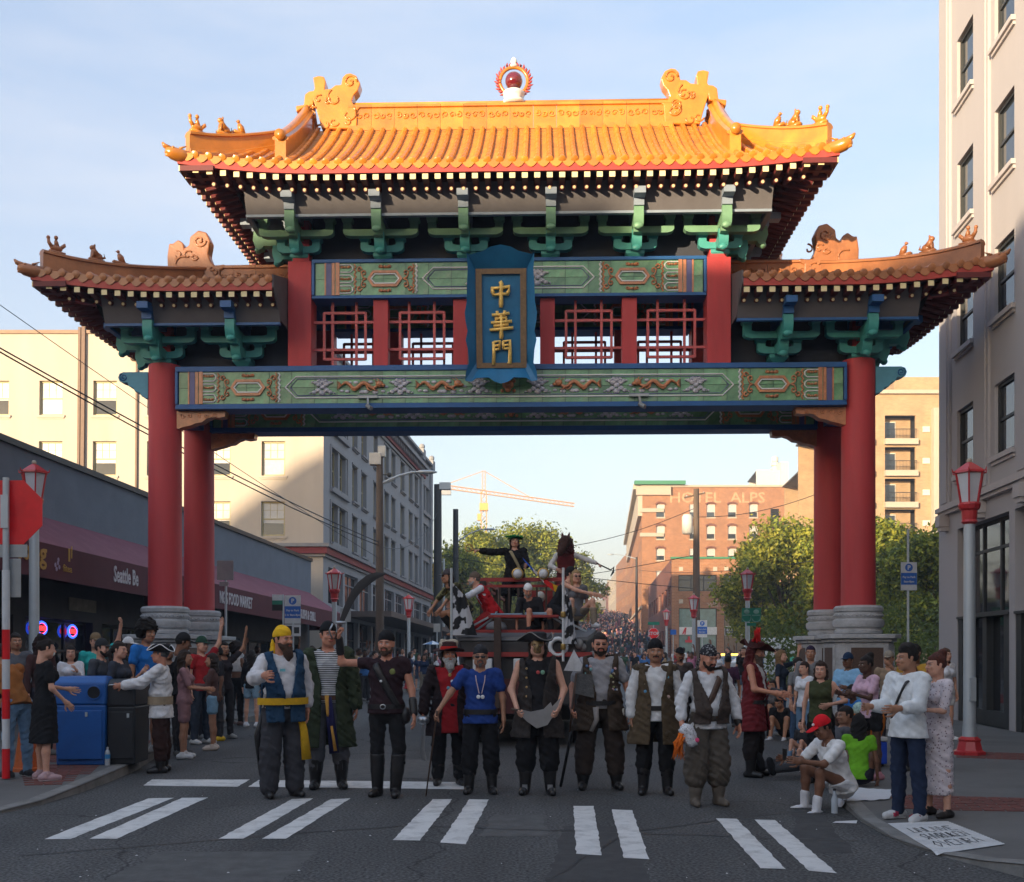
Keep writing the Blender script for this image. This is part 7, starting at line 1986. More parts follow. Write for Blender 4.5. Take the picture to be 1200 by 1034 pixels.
 def cap_hat(s, c, back=False, logo=None):
  mt = cloth(c); sg = -1 if not back else 1
  o = s.headpart('cap', [((0,.018,.050),(0,.014,.062),.104,.100,(1,0,0),.86)], mt, cuts=[lambda X,Y,Z: .042+.0*Y-Z+0*X+.12*(Y*(1 if not back else -1)+.09)*.3], res=.0085)
  s.headpart('cap_peak', [((0,sg*.085,.058),(0,sg*.150,.046),.066,.055)], mt, k=.005, res=.006, cuts=[lambda X,Y,Z: np.abs(Z-.055+.16*(Y*sg-.08)+X*X*2.2)-.005, lambda X,Y,Z: .075-Y*sg+0*X+0*Z], parent=o)
  if logo: s.headpart('cap_badge', [((0,-.098,.085),(0,-.097,.087),.016,.016)], cloth(logo), k=.004, res=.005, parent=o)
 def wrap(s, c, pat=None, tail=True, low=.042):
  mt = cloth(c, .85, pat)
  o = s.headpart('headscarf', [((0,.018,.046),(0,.014,.056),.105,.103,(1,0,0),.84)], mt, cuts=[lambda X,Y,Z: low+.12*(-Y*.0)+0*X-Z-.25*(Y+.09)*.35], wr=.0022, res=.0075)
  if tail: s.headpart('scarf_knot', [((.0,.112,.02),(.02,.125,.01),.026,.024),((.01,.12,.0),(.06,.13,-.10),.020,.014),((0,.12,.0),(-.02,.14,-.13),.018,.012)], mt, wr=.002, parent=o)
 def hat_tricorn(s, c, trim=None, feather=None, wide=.20):
  mt = cloth(c, .8)
  n = 36; rings = []
  M = s.headmat()
  def ring(r, z, curl):
   out = []
   for i in range(n):
    a = 2*PI*i/n; f = (1+math.cos(3*(a+PI/2)))/2
    rr = r*(.72+.38*f) if curl else r; zz = z+(curl*(1-f))
    out.append((rr*math.sin(a), .016-rr*math.cos(a)*1.05, zz))
   return out
  R_ = [ring(.070,.155,0), ring(.098,.135,0), ring(.102,.062,0), ring(.135,.055,.02), ring(wide,.058,.085), ring(wide+.004,.052,.090), ring(.135,.043,.015), ring(.098,.045,0)]
  m = MB(); m.loft(R_); V = np.array(m.v); me = mesh_of(MB().add([tuple(v) for v in s.finish(s.xf(V, M))], m.f), mt, 50, 'tricorn_hat'); o = link('tricorn_hat', me, s.root)
  if trim:
   m = MB(); m.tube([tuple(v) for v in s.finish(s.xf(np.array(ring(wide+.002,.056,.088)+ring(wide+.002,.056,.088)[:1]), M))], .007, 5, cap=False); obj('hat_trim', m, cloth(trim), o)
  if feather: s.feathers(feather, o)
  return o
 def feathers(s, c, o):
  m = MB(); M = s.headmat(); rr = random.Random(4)
  for k in range(26):
   a = rr.uniform(-.6,.6); L = rr.uniform(.10,.20); x0 = -.08+rr.uniform(-.04,.14)
   pts = s.finish(s.xf(np.array([[x0,.02+rr.uniform(-.05,.05),.13],[x0+a*.05,.03,.13+L*.6],[x0+a*.14,.05,.13+L]]), M)); m.tube([tuple(p) for p in pts], [.016,.013,.004], 5)
  obj('feather', m, cloth(c), o, True)
 def hat_wide(s, c, band=None, feather=None, r=.23, crown=.11):
  M = s.headmat(); n = 32
  def ring(r_, z, w=0): return [(r_*math.sin(2*PI*i/n), .016-r_*math.cos(2*PI*i/n), z+w*math.sin(4*PI*i/n+1)) for i in range(n)]
  m = MB(); m.loft([ring(.06,.05+crown), ring(.095,.035+crown), ring(.104,.068), ring(r*.8,.060,.012), ring(r,.068,.022), ring(r,.062,.022), ring(r*.75,.052,.012), ring(.098,.05)])
  o = link('wide_hat', mesh_of(MB().add([tuple(v) for v in s.finish(s.xf(np.array(m.v), M))], m.f), cloth(c,.85), 50), s.root)
  if band:
   m = MB(); m.loft([ring(.108,.066), ring(.112,.08), ring(.108,.105), ring(.10,.106)]); obj('hat_band', MB().add([tuple(v) for v in s.finish(s.xf(np.array(m.v), M))], m.f), cloth(band), o, 50)
  if feather: s.feathers(feather, o)
  return o
 def glasses(s):
  m = MB(); M = s.headmat()
  def pt(*a): return tuple(s.finish(s.xf(np.array([a]), M))[0])
  o = s.headpart('sunglasses', [((-.047,-.094,.004),(-.018,-.100,.004),.014,.014),((.018,-.100,.004),(.047,-.094,.004),.014,.014),((-.02,-.102,.010),(.02,-.102,.010),.004,.004),((-.06,-.085,.01),(-.080,.0,.01),.004,.004),((.06,-.085,.01),(.080,.0,.01),.004,.004)], LEA, k=.002, res=.005)
 def shirt(s, c, sleeve=.30, e=.014, hem=-.06, pat=None, name='shirt', open_=0, rough=.9, parent=None, wr=.0046, neck=.50, sides='LR', cuff=0, shell=None, bag=0):
  D = s.D; pr = s.torso(e)
  for sd in 'LR':
   if sd in sides and sleeve > 0: pr += s.arm(sd, e+.001, sleeve, (.052,.043+bag*.45,.031+bag*.55))
  up, pel = D['up'], D['pel']
  if hem < 0: pr.append((pel+up*.05,pel+up*(hem-.02),.120*s.b+e,.130*s.b+e+max(0,-hem)*.10,(1,0,0),1.42))
  zc = lambda X,Y,Z: (X-pel[0])*up[0]+(Y-pel[1])*up[1]+(Z-pel[2])*up[2]
  sw = s.sh-.055*.9
  cuts = [lambda X,Y,Z: hem-zc(X,Y,Z), lambda X,Y,Z: np.where(np.sqrt((X-D['neck'][0])**2+(Y-D['neck'][1])**2+0*Z) < .075+.03*open_, zc(X,Y,Z)-neck, -.05)]
  if hem > -.5: cuts[0] = (lambda X,Y,Z: np.where(np.abs(X-pel[0]) < (.20+.1*s.b+.1*s.belly), hem-zc(X,Y,Z), -.05+0*Z))
  if open_: cuts.append(lambda X,Y,Z: np.where((Y < D['chest'][1]-.02), .028+.0*Z+open_*np.clip((zc(X,Y,Z)-.12)*.55,0,.2)-np.abs(X-pel[0]), -.05))
  if sleeve <= 0: cuts.append(lambda X,Y,Z: np.abs(X-pel[0])-(s.sh-(.012 if e < .03 else -.012))+0*Y+0*Z)
  if shell: kw = dict(shell=shell)
  else: kw = {}
  o = s.part(name, pr, cloth(c, rough, pat), cuts=cuts, wr=wr, seed=len(s.root.children)+int(pel[2]*10), parent=parent, **kw)
  s.last = o; return o
 def coat(s, c, hemz=.45, sleeve=0, e=.032, open_=1, pat=None, rough=.9, flare=.14, name='coat', gap=.05, wr=.006):
  """long coat open at the front, hem at local height hemz (in body units)"""
  D = s.D; pr = s.torso(e); up, pel = D['up'], D['pel']
  for sd in 'LR':
   if sleeve > 0: pr += s.arm(sd, e*.5+.008, sleeve, (.058,.050,.046))
  pr.append((pel+V3(0,0,.06), V3(pel[0],pel[1]+.02,hemz), .115*s.b+e, .125*s.b+e+flare*.5, (1,0,0), 1.5))
  cuts = [lambda X,Y,Z: hemz-Z+0*X+0*Y, lambda X,Y,Z: np.where(np.sqrt((X-D['neck'][0])**2+(Y-D['neck'][1])**2+0*Z) < .085, Z-D['neck'][2]+.035, -.05),
    lambda X,Y,Z: np.where(Y < pel[1]-.0, gap+.04*np.clip((pel[2]+.0-Z)*1.2,0,1)+open_*np.clip((Z-D['waist'][2])*.22,0,.1)-np.abs(X-pel[0]), -.05)]
  if sleeve <= 0: cuts.append(lambda X,Y,Z: np.abs(X-pel[0])-(s.sh+.005)+np.where(Z < D['chest'][2]-.1,-.3,0)+0*Y)
  o = s.part(name, pr, cloth(c, rough, pat), cuts=cuts, wr=wr, shell=.022, seed=3)
  return o
 def trousers(s, c, length=1.0, e=.012, bag=0.0, rough=.9, name='trousers', flare=0, wr=.0052, pat=None):
  D = s.D; pr = [(D['pel']+D['up']*.04,D['pel']+V3(0,0,-.04),.105*s.b+e,.105*s.b+e,(1,0,0),1.42)]
  if s.belly: pr.append((D['pel']+V3(0,-.02*s.belly,.06),D['pel'],.11+.03*s.belly+e,.10+e,(1,0,0),1.35))
  for sd in 'LR': pr += s.leg(sd, e+bag*.1, length, (.088,.060+bag*.55,.044+bag*.6+flare))
  up, pel = D['up'], D['pel']
  cuts = [lambda X,Y,Z: (X-pel[0])*up[0]+(Y-pel[1])*up[1]+(Z-pel[2])*up[2]-.10]
  return s.part(name, pr, cloth(c, rough, pat), cuts=cuts, wr=wr, k=.018, seed=5)
 def skirt(s, c, hem, pat=None, flare=.06, name='skirt', e=.032):
  D = s.D; pel = D['pel']
  pr = [(pel+V3(0,0,.08),pel+V3(0,0,-.05),.10*s.b+e,.118*s.b+e,(1,0,0),1.4),(pel+V3(0,0,-.05),V3(pel[0],pel[1]+.01,hem-.04),.118*s.b+e,.12*s.b+e+flare,(1,0,0),1.35)]
  return s.part(name, pr, cloth(c, .9, pat), cuts=[lambda X,Y,Z: hem-Z+0*X+0*Y, lambda X,Y,Z: Z-pel[2]-.10+0*X+0*Y], wr=.005)
 def shoes(s, c, h=0.0, name='shoe', rough=None, sole=None, e=.010):
  mt = c if not isinstance(c, tuple) else cloth(c, .6)
  for sd in 'LR':
   pr = s.foot(sd, e)
   if h > 0:
    A, K = s.D['ank'+sd], s.D['knee'+sd]; pr += [(A,A+(K-A)*min(h,1.0)*.55,.050+e,.062+e),(A+(K-A)*h*.55,A+(K-A)*h,.062+e,.068+e)]
   cuts = [] if s.D['ank'+sd][2] > .3 else [lambda X,Y,Z: .0-Z+0*X+0*Y]
   if h > 0:
    A, K = s.D['ank'+sd], s.D['knee'+sd]; zt = (A+(K-A)*h)[2]+.02;
    if abs((K-A)[2]) > .25: cuts.append(lambda X,Y,Z, zt=zt: Z-zt+0*X+0*Y)
   o = s.part('boot' if h > 0 else name, pr, mt, cuts=cuts, k=.015, res=.012 if s.hi else .016)
   if sole is not None and o and s.D['ank'+sd][2] < .3:
    s.part('sole', s.foot(sd, e+.004), sole if not isinstance(sole, tuple) else cloth(sole,.6), cuts=[lambda X,Y,Z: Z-.018+0*X+0*Y, lambda X,Y,Z: -Z+0*X+0*Y], parent=o, res=.012)
 def belt(s, mt, z=.07, h=.035, name='belt', e=.028, buckle=None):
  D = s.D; c = D['pel']+D['up']*z; n = 28; m = MB(); w = .115*s.b+e+(.03*s.belly)
  rings = []
  for dz, dr in ((-h/2,0),(-h/2,.006),(h/2,.006),(h/2,0)):
   rings.append([tuple(s.finish(c+V3(math.cos(2*PI*i/n)*(w*1.36+dr), math.sin(2*PI*i/n)*(w+dr)-(.03*s.belly), dz))) for i in range(n)])
  m.loft(rings, cap=False); o = obj(name, m, mt if not isinstance(mt, tuple) else cloth(mt), s.root, 50)
  if buckle:
   m = MB(); p = s.finish(c+V3(0,-w-.012-.03*s.belly,0)); m.tube([(p[0]+.03*math.cos(a),p[1],p[2]+.026*math.sin(a)) for a in np.linspace(0,2*PI,13)], .006, 5, cap=False, up=(0,1,0)); obj('buckle', m, buckle, o)
  return o
 def strap(s, mt, side=1, w=.045, e=.034, name='strap', to=.02):
  """bandolier from one shoulder to the opposite hip, in front"""
  D = s.D; pts = []
  for t in np.linspace(0,1,12):
   x = side*(s.sh*.55)*(1-t)-side*t*.15; z = .50*(1-t)+to*t
   y = -math.sqrt(max(.02,1-(x/(.175*s.b+.03))**2))*(.105*s.b+e+(.05*s.belly*math.exp(-((z-.22)/.13)**2)))
   if t == 0: y = -.02
   p = D['pel']+D['up']*z+V3(x,y,0); pts.append(tuple(s.finish(p)))
  m = MB(); m.tube(pts, w/2, 6, up=(0,1,0), flat=.35); return obj(name, m, mt if not isinstance(mt, tuple) else cloth(mt), s.root, True)
 def W(s, key, off=(0,0,0)): return s.finish(s.D[key]+V3(*off))
 def badge(s, x, z, r, c, y=None, parent=None, mt=None):
  D = s.D; yy = -math.sqrt(max(.05,1-(x/(.18*s.b+.03))**2))*(.112*s.b+.045+(.05*s.belly*math.exp(-((z-.22)/.13)**2)))
  p = s.finish(D['pel']+D['up']*z+V3(x,yy,0)); m = MB(); m.ball(tuple(p), (r,.008,r), 10, 5); obj('badge', m, mt or cloth(c,.4), parent or s.root, True)
def blade_mesh(pts, ws, th, mt, name='blade'):
 """flat curved blade along pts (Vector list) with widths ws lying in the plane normal to y"""
 m = MB(); rings = []
 for i, p in enumerate(pts):
  d = (Vector(pts[min(i+1,len(pts)-1)])-Vector(pts[max(i-1,0)])).normalized(); sx = Vector((d.z,0,-d.x));
  if sx.length < 1e-3: sx = Vector((1,0,0))
  sx.normalize(); p = Vector(p); w = ws[i]/2
  rings.append([p+sx*w, p+Vector((0,th,0)), p-sx*w, p+Vector((0,-th,0))])
 m.loft(rings); return m
def at_px(px, feet, z=0): return tuple(G0(px, feet, z))
def hgt(top, feet, z=0):
 Y = (CH-z)*F/(feet-HZ); return (feet-top)/F*Y
BK = (.012,.012,.014)
# ---------------------------------------------------------------- 1 yellow headscarf
p = Person('stout pirate in a yellow headscarf and blue vest pointing at the camera', at_px(331,934), 30, hgt(735,936), 'ruddy', 1.04, .7, L=((-.45,-.5,-.55),(.1,-1,.12)), Rr=((.3,.2,-1),(.0,-.1,-1)), hand=('grip','relax'), turn=25, fat=.01)
p.trousers((.045,.045,.052), .97, bag=.045, e=.02); p.shoes(LEA, .45); p.shirt((.45,.44,.45), .85, e=.016, bag=.03, hem=-.02)
p.shirt((.018,.05,.10), 0, e=.050, hem=-.16, open_=.45, name='vest', shell=.02); p.belt((.62,.36,.02), .06, .07, 'sash', .05)
p.wrap((.72,.42,.015), tail=False); p.beard('long', (.07,.035,.02)); p.hair('short')
q = p.headpart('scarf_tail', [((-.02,.11,-.01),(-.06,.10,-.16),.030,.034),((-.06,.10,-.16),(-.05,.02,-.30),.034,.015)], cloth((.72,.42,.015),.85), wr=.003)
m = MB(); m.tube([tuple(p.W('pel',(.13,-.10,.05))),tuple(p.W('pel',(.19,-.12,-.25))),tuple(p.W('pel',(.22,-.12,-.55)))],[.03,.045,.06],6,flat=.25,up=(0,1,0)); obj('sash_end', m, cloth((.62,.36,.02)), p.root, True)
m = MB(); m.tube([tuple(p.W('pel',(-.16,.05,.03))),tuple(p.W('pel',(-.24,.05,-.3))),tuple(p.W('pel',(-.20,.05,-.70)))],[.03,.05,.035],6,flat=.3,up=(0,1,0)); obj('coat_tail', m, LEA, p.root, True)
m = MB(); a = p.W('chest',(-.06,-.19,.02)); m.box(a[0]-.03,a[0]+.03,a[1]-.006,a[1]+.004,a[2]-.016,a[2]+.016); obj('name_badge', m, cloth((.15,.45,.5),.4), p.root)
# ---------------------------------------------------------------- 2 green coat
p = Person('tall pirate in a long olive green coat over a striped shirt, black backward cap', at_px(385,924), 10, hgt(730,926), 'ruddy', .98, hand=('relax','relax'), turn=18, L=((-.25,.05,-1),(-.02,-.2,-1)), Rr=((.25,.05,-1),(.1,-.15,-1)))
p.trousers((.11,.11,.12), .80, bag=.03, e=.016); p.shoes(LEA, .52); p.shirt((.55,.55,.56), 0, e=.012, hem=-.02, pat='stripe'); p.coat((.038,.050,.028), .44, 1.0, gap=.07, flare=.10)
p.cap_hat(BK, back=True); p.hair('short'); p.belt((.10,.05,.03), .03, .045, e=.03)
m = MB()
for x, c0 in ((-.01,0),): m.tube([tuple(p.W('pel',(.0,-.17,.04))),tuple(p.W('pel',(.02,-.17,-.2))),tuple(p.W('pel',(.06,-.18,-.55)))],[.035,.05,.06],6,flat=.3,up=(0,1,0))
obj('navy_sash', m, cloth((.02,.02,.08)), p.root, True)
m = MB(); m.tube([tuple(p.W('pel',(-.02,-.20,.06))),tuple(p.W('pel',(-.01,-.215,-.14))),tuple(p.W('pel',(-.01,-.21,-.16)))],[.025,.016,.01],6,flat=.4,up=(0,1,0)); m.tube([tuple(p.W('pel',(.03,-.225,-.26))),tuple(p.W('pel',(.07,-.24,-.52)))],[.014,.02],6,flat=.4,up=(0,1,0)); obj('gold_sash', m, cloth((.55,.28,.06)), p.root, True)
for k in range(3):
 m = MB(); a = p.W('shL',(-.055,-.055,-.07-.045*k)); m.bar((a[0]-.05,a[1]+.01,a[2]-.03),(a[0],a[1]-.015,a[2]),.006,.016); m.bar((a[0],a[1]-.015,a[2]),(a[0]+.05,a[1]-.012,a[2]-.04),.006,.016); obj('chevron', m, cloth((.65,.38,.02)), p.root)
for k in range(9):
 m = MB();
 for sd in 'LR':
  a = p.D['knee'+sd]*.42+p.D['ank'+sd]*.58; an = k*.7; m.tube([tuple(p.finish(a+V3(.065*math.cos(an),.065*math.sin(an),.02))),tuple(p.finish(a+V3(.072*math.cos(an),.072*math.sin(an),-.06)))],[.014,.004],4)
 tag(obj('fringe', m, cloth((.11,.11,.12)), p.root), kind='stuff')
# ---------------------------------------------------------------- 3 black shirt, sword raised
p = Person('bearded pirate in a black shirt and leather bandolier, raising a broad curved sword', at_px(453,934), -8, hgt(740,937), 'ruddy', 1.02, hand=('grip','relax'), turn=0, L=((-.80,-.15,.02),(-.02,-.2,.9)), Rr=((.28,0,-1),(.16,-.25,-1)), legL=((-.03,.05,-1),(-.02,.10,-1)), legR=((.10,-.02,-1),(-.10,.02,-1)))
p.trousers((.014,.014,.016), .95, e=.012); p.shoes(LEA, .85); p.shirt((.028,.014,.018), .12, e=.014, hem=-.05); p.wrap(BK, tail=False); p.beard('short', (.09,.05,.03)); p.strap(LEA, -1, .085); p.belt(LEA, .03, .05, buckle=STEEL)
p.badge(.10,.40,.035,(.16,.18,.04)); p.badge(-.02,.30,.016,(.5,.5,.5))
p.part('arm_guard', [(p.D['elR']*.55+p.D['wrR']*.45,p.D['wrR'],.045,.042)], LEA, res=.012); p.part('arm_guard', [(p.D['elL']*.55+p.D['wrL']*.45,p.D['wrL'],.045,.042)], LEA, res=.012)
m = MB(); a = p.W('pel',(.21,0,-.04)); m.ball((a[0],a[1],a[2]-.03),(.06,.09,.10),10,7); obj('hip_pouch', m, LEA, p.root, True)
wr = Vector(p.W('wrL')); ra = R(-8)
def world(pn, v): return Matrix.Rotation(pn.root.rotation_euler.z,4,'Z') @ Vector(v) + Vector(pn.root.location)
hw = world(p, wr+Vector((-.01,-.02,.09)))
sw = thing('cutlass', 'broad dark curved sword held up high above the second and third pirates', 'sword', hw)
m = MB(); m.tube([(-.03,0,-.09),(0,0,0),(.03,0,.08)],[.018,.016,.016],8); obj('grip', m, LEB, sw, True)
m = MB(); m.ball((.03,-.0,.10),(.065,.04,.022),12,6); m.tube([(-.05,-.05,.09),(-.09,-.06,.0),(-.06,-.03,-.08)],[.012,.012,.01],6); obj('guard', m, STEEL, sw, True)
ctrl = [(.04,.11,.06),(.08,.21,.075),(.12,.31,.085),(.18,.42,.10),(.26,.52,.115),(.36,.60,.115),(.45,.64,.08),(.54,.655,.02)]
m = blade_mesh([(x,0,z) for x,z,_ in ctrl],[w*.9 for _,_,w in ctrl],.005,None); obj('blade', m, mat('dark_steel',(.035,.034,.036),.5,metal=.2), sw, 20)
# ---------------------------------------------------------------- 4 red hat white beard
p = Person('white-bearded pirate in a black and red coat and wide red-brimmed hat', at_px(526,920), 8, hgt(755,922), 'ruddy', 1.0, .3, hand=('grip','relax'), turn=6, L=((-.35,.0,-1),(-.10,-.25,-.8)), Rr=((.2,.0,-1),(.0,-.3,-1)))
p.trousers((.015,.015,.017), .95, bag=.03); p.shoes(LEA, .4); p.shirt((.30,.015,.02), 0, e=.016, hem=-.28, name='waistcoat'); p.coat((.022,.014,.016), .62, .95, gap=.09, flare=.1); p.hat_wide((.05,.022,.022), band=(.50,.02,.015), r=.20, crown=.12); p.headpart('fur_crown',[((-.07,.02,.15),(.07,.02,.15),.045,.045),((-.09,.02,.13),(-.10,.02,.08),.03,.02),((.09,.02,.13),(.10,.02,.08),.03,.02)], cloth((.42,.36,.28)), wr=.006); p.beard('long', (.5,.5,.49)); p.hair('mid', (.03,.02,.015))
for k, (x, z, c) in enumerate(((.0,.44,(.4,.3,.1)),(.03,.36,(.5,.5,.55)),(-.02,.28,(.1,.3,.4)))): p.badge(x,z,.022,c)
hw = world(p, Vector(p.W('wrL'))+Vector((-.0,-.03,-.09)))
sw = thing('cutlass', 'pale curved sword with a silver basket guard hanging from the white-bearded pirate’s hand', 'sword', hw)
m = MB(); m.ball((0,0,0),(.075,.06,.06),12,8); obj('guard', m, STEEL, sw, True)
ctrl = [(0,-.03,.04),(-.0,-.15,.045),(-.01,-.28,.05),(-.02,-.38,.065),(.0,-.46,.07),(.03,-.50,.01)]
obj('blade', blade_mesh([(x,0,z) for x,z,_ in ctrl],[w for _,_,w in ctrl],.005,None), STEEL, sw, 20)
# ---------------------------------------------------------------- 5 blue shirt, cane
p = Person('pirate in a bright navy shirt and dark sunglasses leaning on a thin cane', at_px(563,930), 0, hgt(757,933), 'tan', .98, hand=('grip','relax'), L=((-.55,-.2,-.75),(-.55,-.45,-.85)), Rr=((.26,.0,-1),(.04,-.1,-1)))
p.trousers((.012,.012,.014), .78, bag=.04, e=.016); p.shoes(LEA, .75); p.shirt((.016,.045,.20), .28, e=.018, hem=-.10, bag=.01); p.wrap((.03,.03,.035), tail=False); p.glasses(); p.beard('goatee', (.15,.13,.12)); p.belt(LEA, .04, .06, 'sash', .035)
p.badge(-.02,.22,.024,(.6,.6,.58)); p.badge(.03,.22,.024,(.6,.6,.58))
m = MB(); m.tube([tuple(p.W('neck',(-.06,-.05,-.02))),tuple(p.W('chest',(-.045,-.15,.05))),tuple(p.W('chest',(-.01,-.165,-.10)))],.006,5); m.tube([tuple(p.W('neck',(.06,-.05,-.02))),tuple(p.W('chest',(.055,-.15,.05))),tuple(p.W('chest',(.02,-.165,-.10)))],.006,5); obj('bead_necklace', m, cloth((.45,.35,.35)), p.root)
hw = world(p, Vector(p.W('wrL'))+Vector((-.02,-.05,-.06)))
o = thing('walking_cane', 'thin dark cane planted on the road by the navy-shirted pirate', 'cane', (hw.x-.12,hw.y-.02,0)); m = MB(); m.tube([(0,0,0),(.12,.02,hw.z),(.125,.02,hw.z+.06)],[.008,.010,.014],7); obj('shaft', m, LEB, o, True)
# ---------------------------------------------------------------- 6 masked giant
p = Person('tall pirate in a gold face mask holding a wide blade across his belly', at_px(630,931), -3, hgt(742,936), 'fair', 1.06, .30, hand=('grip','grip'), L=((-.33,-.08,-1),(.22,-.55,-.62)), Rr=((.33,-.08,-1),(-.18,-.55,-.62)))
p.trousers((.012,.012,.014), .74, bag=.05, e=.016); p.shoes(LEA, .72); p.shirt((.016,.015,.017), 0, e=.014, hem=-.10); p.coat((.038,.032,.030), .62, 0, gap=.055, flare=.07, e=.036); p.hat_tricorn((.030,.030,.034), wide=.21, trim=(.20,.19,.18)); p.hair('mid',(.03,.02,.015))
p.headpart('face_mask', [((0,-.045,.01),(0,-.052,-.05),.068,.052,(1,0,0),.98),((0,-.10,.0),(0,-.12,-.03),.014,.018)], mat('mask_gold',(.30,.20,.09),.45,metal=.5,var=.3,vscale=20,bump=.5), cuts=[lambda X,Y,Z: Y+.035+0*X+0*Z, lambda X,Y,Z: .011-np.sqrt((np.abs(X)-.031)**2+(Z-.006)**2+0*Y)], res=.006, wr=.0015)
for k in range(4): p.badge(-.115,.44-.10*k,.014,(.35,.22,.08));
p.badge(.01,.40,.022,(.5,.05,.05)); p.badge(.06,.40,.026,(.15,.3,.2))
for sd in 'LR':
 a = p.finish(p.D['ank'+sd]); m = MB(); m.box(a[0]-.03,a[0]+.03,a[1]-.085,a[1]-.075,a[2]-.03,a[2]+.03); obj('boot_buckle', m, STEEL, p.root)
a, b = world(p, Vector(p.W('wrL'))+Vector((.03,-.07,-.05))), world(p, Vector(p.W('wrR'))+Vector((-.0,-.07,-.03)))
sw = thing('broad_blade', 'wide steel blade held level in both hands by the masked pirate', 'sword', a)
L_ = (b-a).length
m = MB(); poly = [(0,.03),(L_*.3,.0),(L_*.62,.03),(L_*.8,.11),(L_*.84,.06),(L_+.03,.17),(L_*.95,.02),(L_*.72,-.15),(L_*.45,-.19),(L_*.2,-.11),(0,-.02)]
m.prism(poly, -.004, .004); obj('blade', m, STEEL, sw); m = MB(); m.tube([(.02,0,.01),(-.09,0,.03)],[.017,.014],8); obj('grip', m, LEB, sw, True)
# ---------------------------------------------------------------- 7 heavy with badges
p = Person('heavy dark-bearded pirate with a badge-covered vest, holding a hatchet, cane at his side', at_px(703,925), 2, hgt(741,929), 'ruddy', 1.08, .45, hand=('grip','relax'), L=((-.42,-.02,-1),(-.05,-.35,-.55)), Rr=((.42,.0,-1),(.12,-.25,-1)), fat=.01, legL=((-.16,0,-1),(-.06,.05,-1)), legR=((.16,0,-1),(.06,.05,-1)))
p.trousers((.045,.033,.028), .84, bag=.05, e=.016); p.shoes(LEA, .3); p.shirt((.30,.29,.30), .32, e=.016, hem=-.02); p.coat((.060,.042,.030), .66, 0, gap=.06, flare=.08, e=.048); p.hair('short',(.018,.012,.010)); p.beard('short',(.03,.018,.012)); p.belt(LEA, .04, .05)
p.headpart('face_paint', [((-.045,-.088,.006),(.045,-.088,.006),.013,.013)], cloth((.05,.035,.03)), k=.004, res=.006, cuts=[lambda X,Y,Z: np.abs(Z-.008)-.010+0*X+0*Y])
rb_ = random.Random(6)
for k in range(22):
 sx = -1 if k % 2 else 1; p.badge(sx*rb_.uniform(.10,.17),rb_.uniform(.16,.48),rb_.uniform(.012,.024),rb_.choice([(.5,.5,.5),(.1,.2,.4),(.5,.3,.3),(.2,.4,.4),(.55,.45,.3),(.3,.32,.12)]))
m = MB(); a = p.W('pel',(.24,-.06,-.02)); m.tube([(a[0],a[1],a[2]),(a[0]+.0,a[1],a[2]-.10),(a[0]-.0,a[1],a[2]-.22),(a[0]+.05,a[1],a[2]-.30)],[.03,.028,.022,.006],8); obj('horn', m, cloth((.5,.48,.42),.4), p.root, True)
m = MB(); m.tube([tuple(p.W('pel',(-.07,-.20,0))),tuple(p.W('pel',(-.06,-.2,-.14))),tuple(p.W('pel',(-.12,-.19,-.27)))],[.035,.03,.025],6,flat=.3,up=(0,1,0)); obj('rag', m, cloth((.28,.26,.25)), p.root, True)
hw = world(p, Vector(p.W('wrL'))+Vector((0,-.05,-.02)))
sw = thing('hatchet', 'large grey-headed hatchet held upright by the pirate with many badges', 'axe', hw); m = MB(); m.tube([(-.03,0,-.28),(0,0,0),(.05,0,.42)],[.014,.015,.016],7); obj('handle', m, LEB, sw, True)
m = MB(); m.prism([(.02,.18),(.20,.14),(.26,.12),(.24,.40),(.05,.42),(.03,.36)], -.01, .01); obj('head', m, mat('rough_steel',(.12,.12,.12),.6,metal=.5,var=.3,vscale=12,bump=.5), sw)
m = MB(); m.prism([(-.10,.45),(.02,.70),(.12,.52),(.10,.44)], -.008, .008); obj('white_pennant', m, cloth((.5,.5,.5)), sw)
o = thing('walking_cane', 'long black staff slanting beside the pirate with many badges', 'cane', at_px(657,922)); m = MB(); m.tube([(0,0,0),(.20,.05,.98)],[.018,.022],8); obj('shaft', m, LEA, o, True)
# ---------------------------------------------------------------- 8 white shirt moustache
p = Person('slim moustached pirate in white lace-up shirt and brown fur-trimmed vest, black headscarf', at_px(768,931), -4, hgt(750,936), 'tan', .98, hand=('relax','relax'), L=((-.27,.03,-1),(-.02,-.1,-1)), Rr=((.25,.08,-1),(.0,-.05,-1)), nod=2)
p.trousers((.014,.014,.016), .80, bag=.03, e=.014); p.shoes(LEA, .80); p.shirt((.48,.48,.48), .95, e=.016, bag=.02, hem=-.10); p.coat((.085,.060,.035), .58, 0, gap=.055, flare=.10, e=.048); p.wrap(BK, tail=False); p.belt(LEA, .05, .055)
p.headpart('moustache', [((-.028,-.096,-.050),(0,-.104,-.043),.007,.008),((.028,-.096,-.050),(0,-.104,-.043),.007,.008),((-.028,-.096,-.05),(-.034,-.088,-.066),.006,.004),((.028,-.096,-.05),(.034,-.088,-.066),.006,.004)], hairmat((.04,.022,.014)), k=.004, res=.005)
for x,z,c in ((-.13,.33,(.5,.4,.25)),(-.12,.24,(.1,.3,.5)),(.13,.40,(.1,.35,.5)),(.14,.30,(.15,.5,.45)),(.14,.18,(.5,.35,.3))): p.badge(x,z,.020,c)
p.part('fur_collar', [(p.D['shL']+V3(-.02,-.03,.02),p.D['neck']+V3(-.09,-.05,-.04),.05,.04),(p.D['shR']+V3(.02,-.03,.02),p.D['neck']+V3(.09,-.05,-.04),.05,.04)], hairmat((.10,.07,.04)), wr=.008, res=.012)
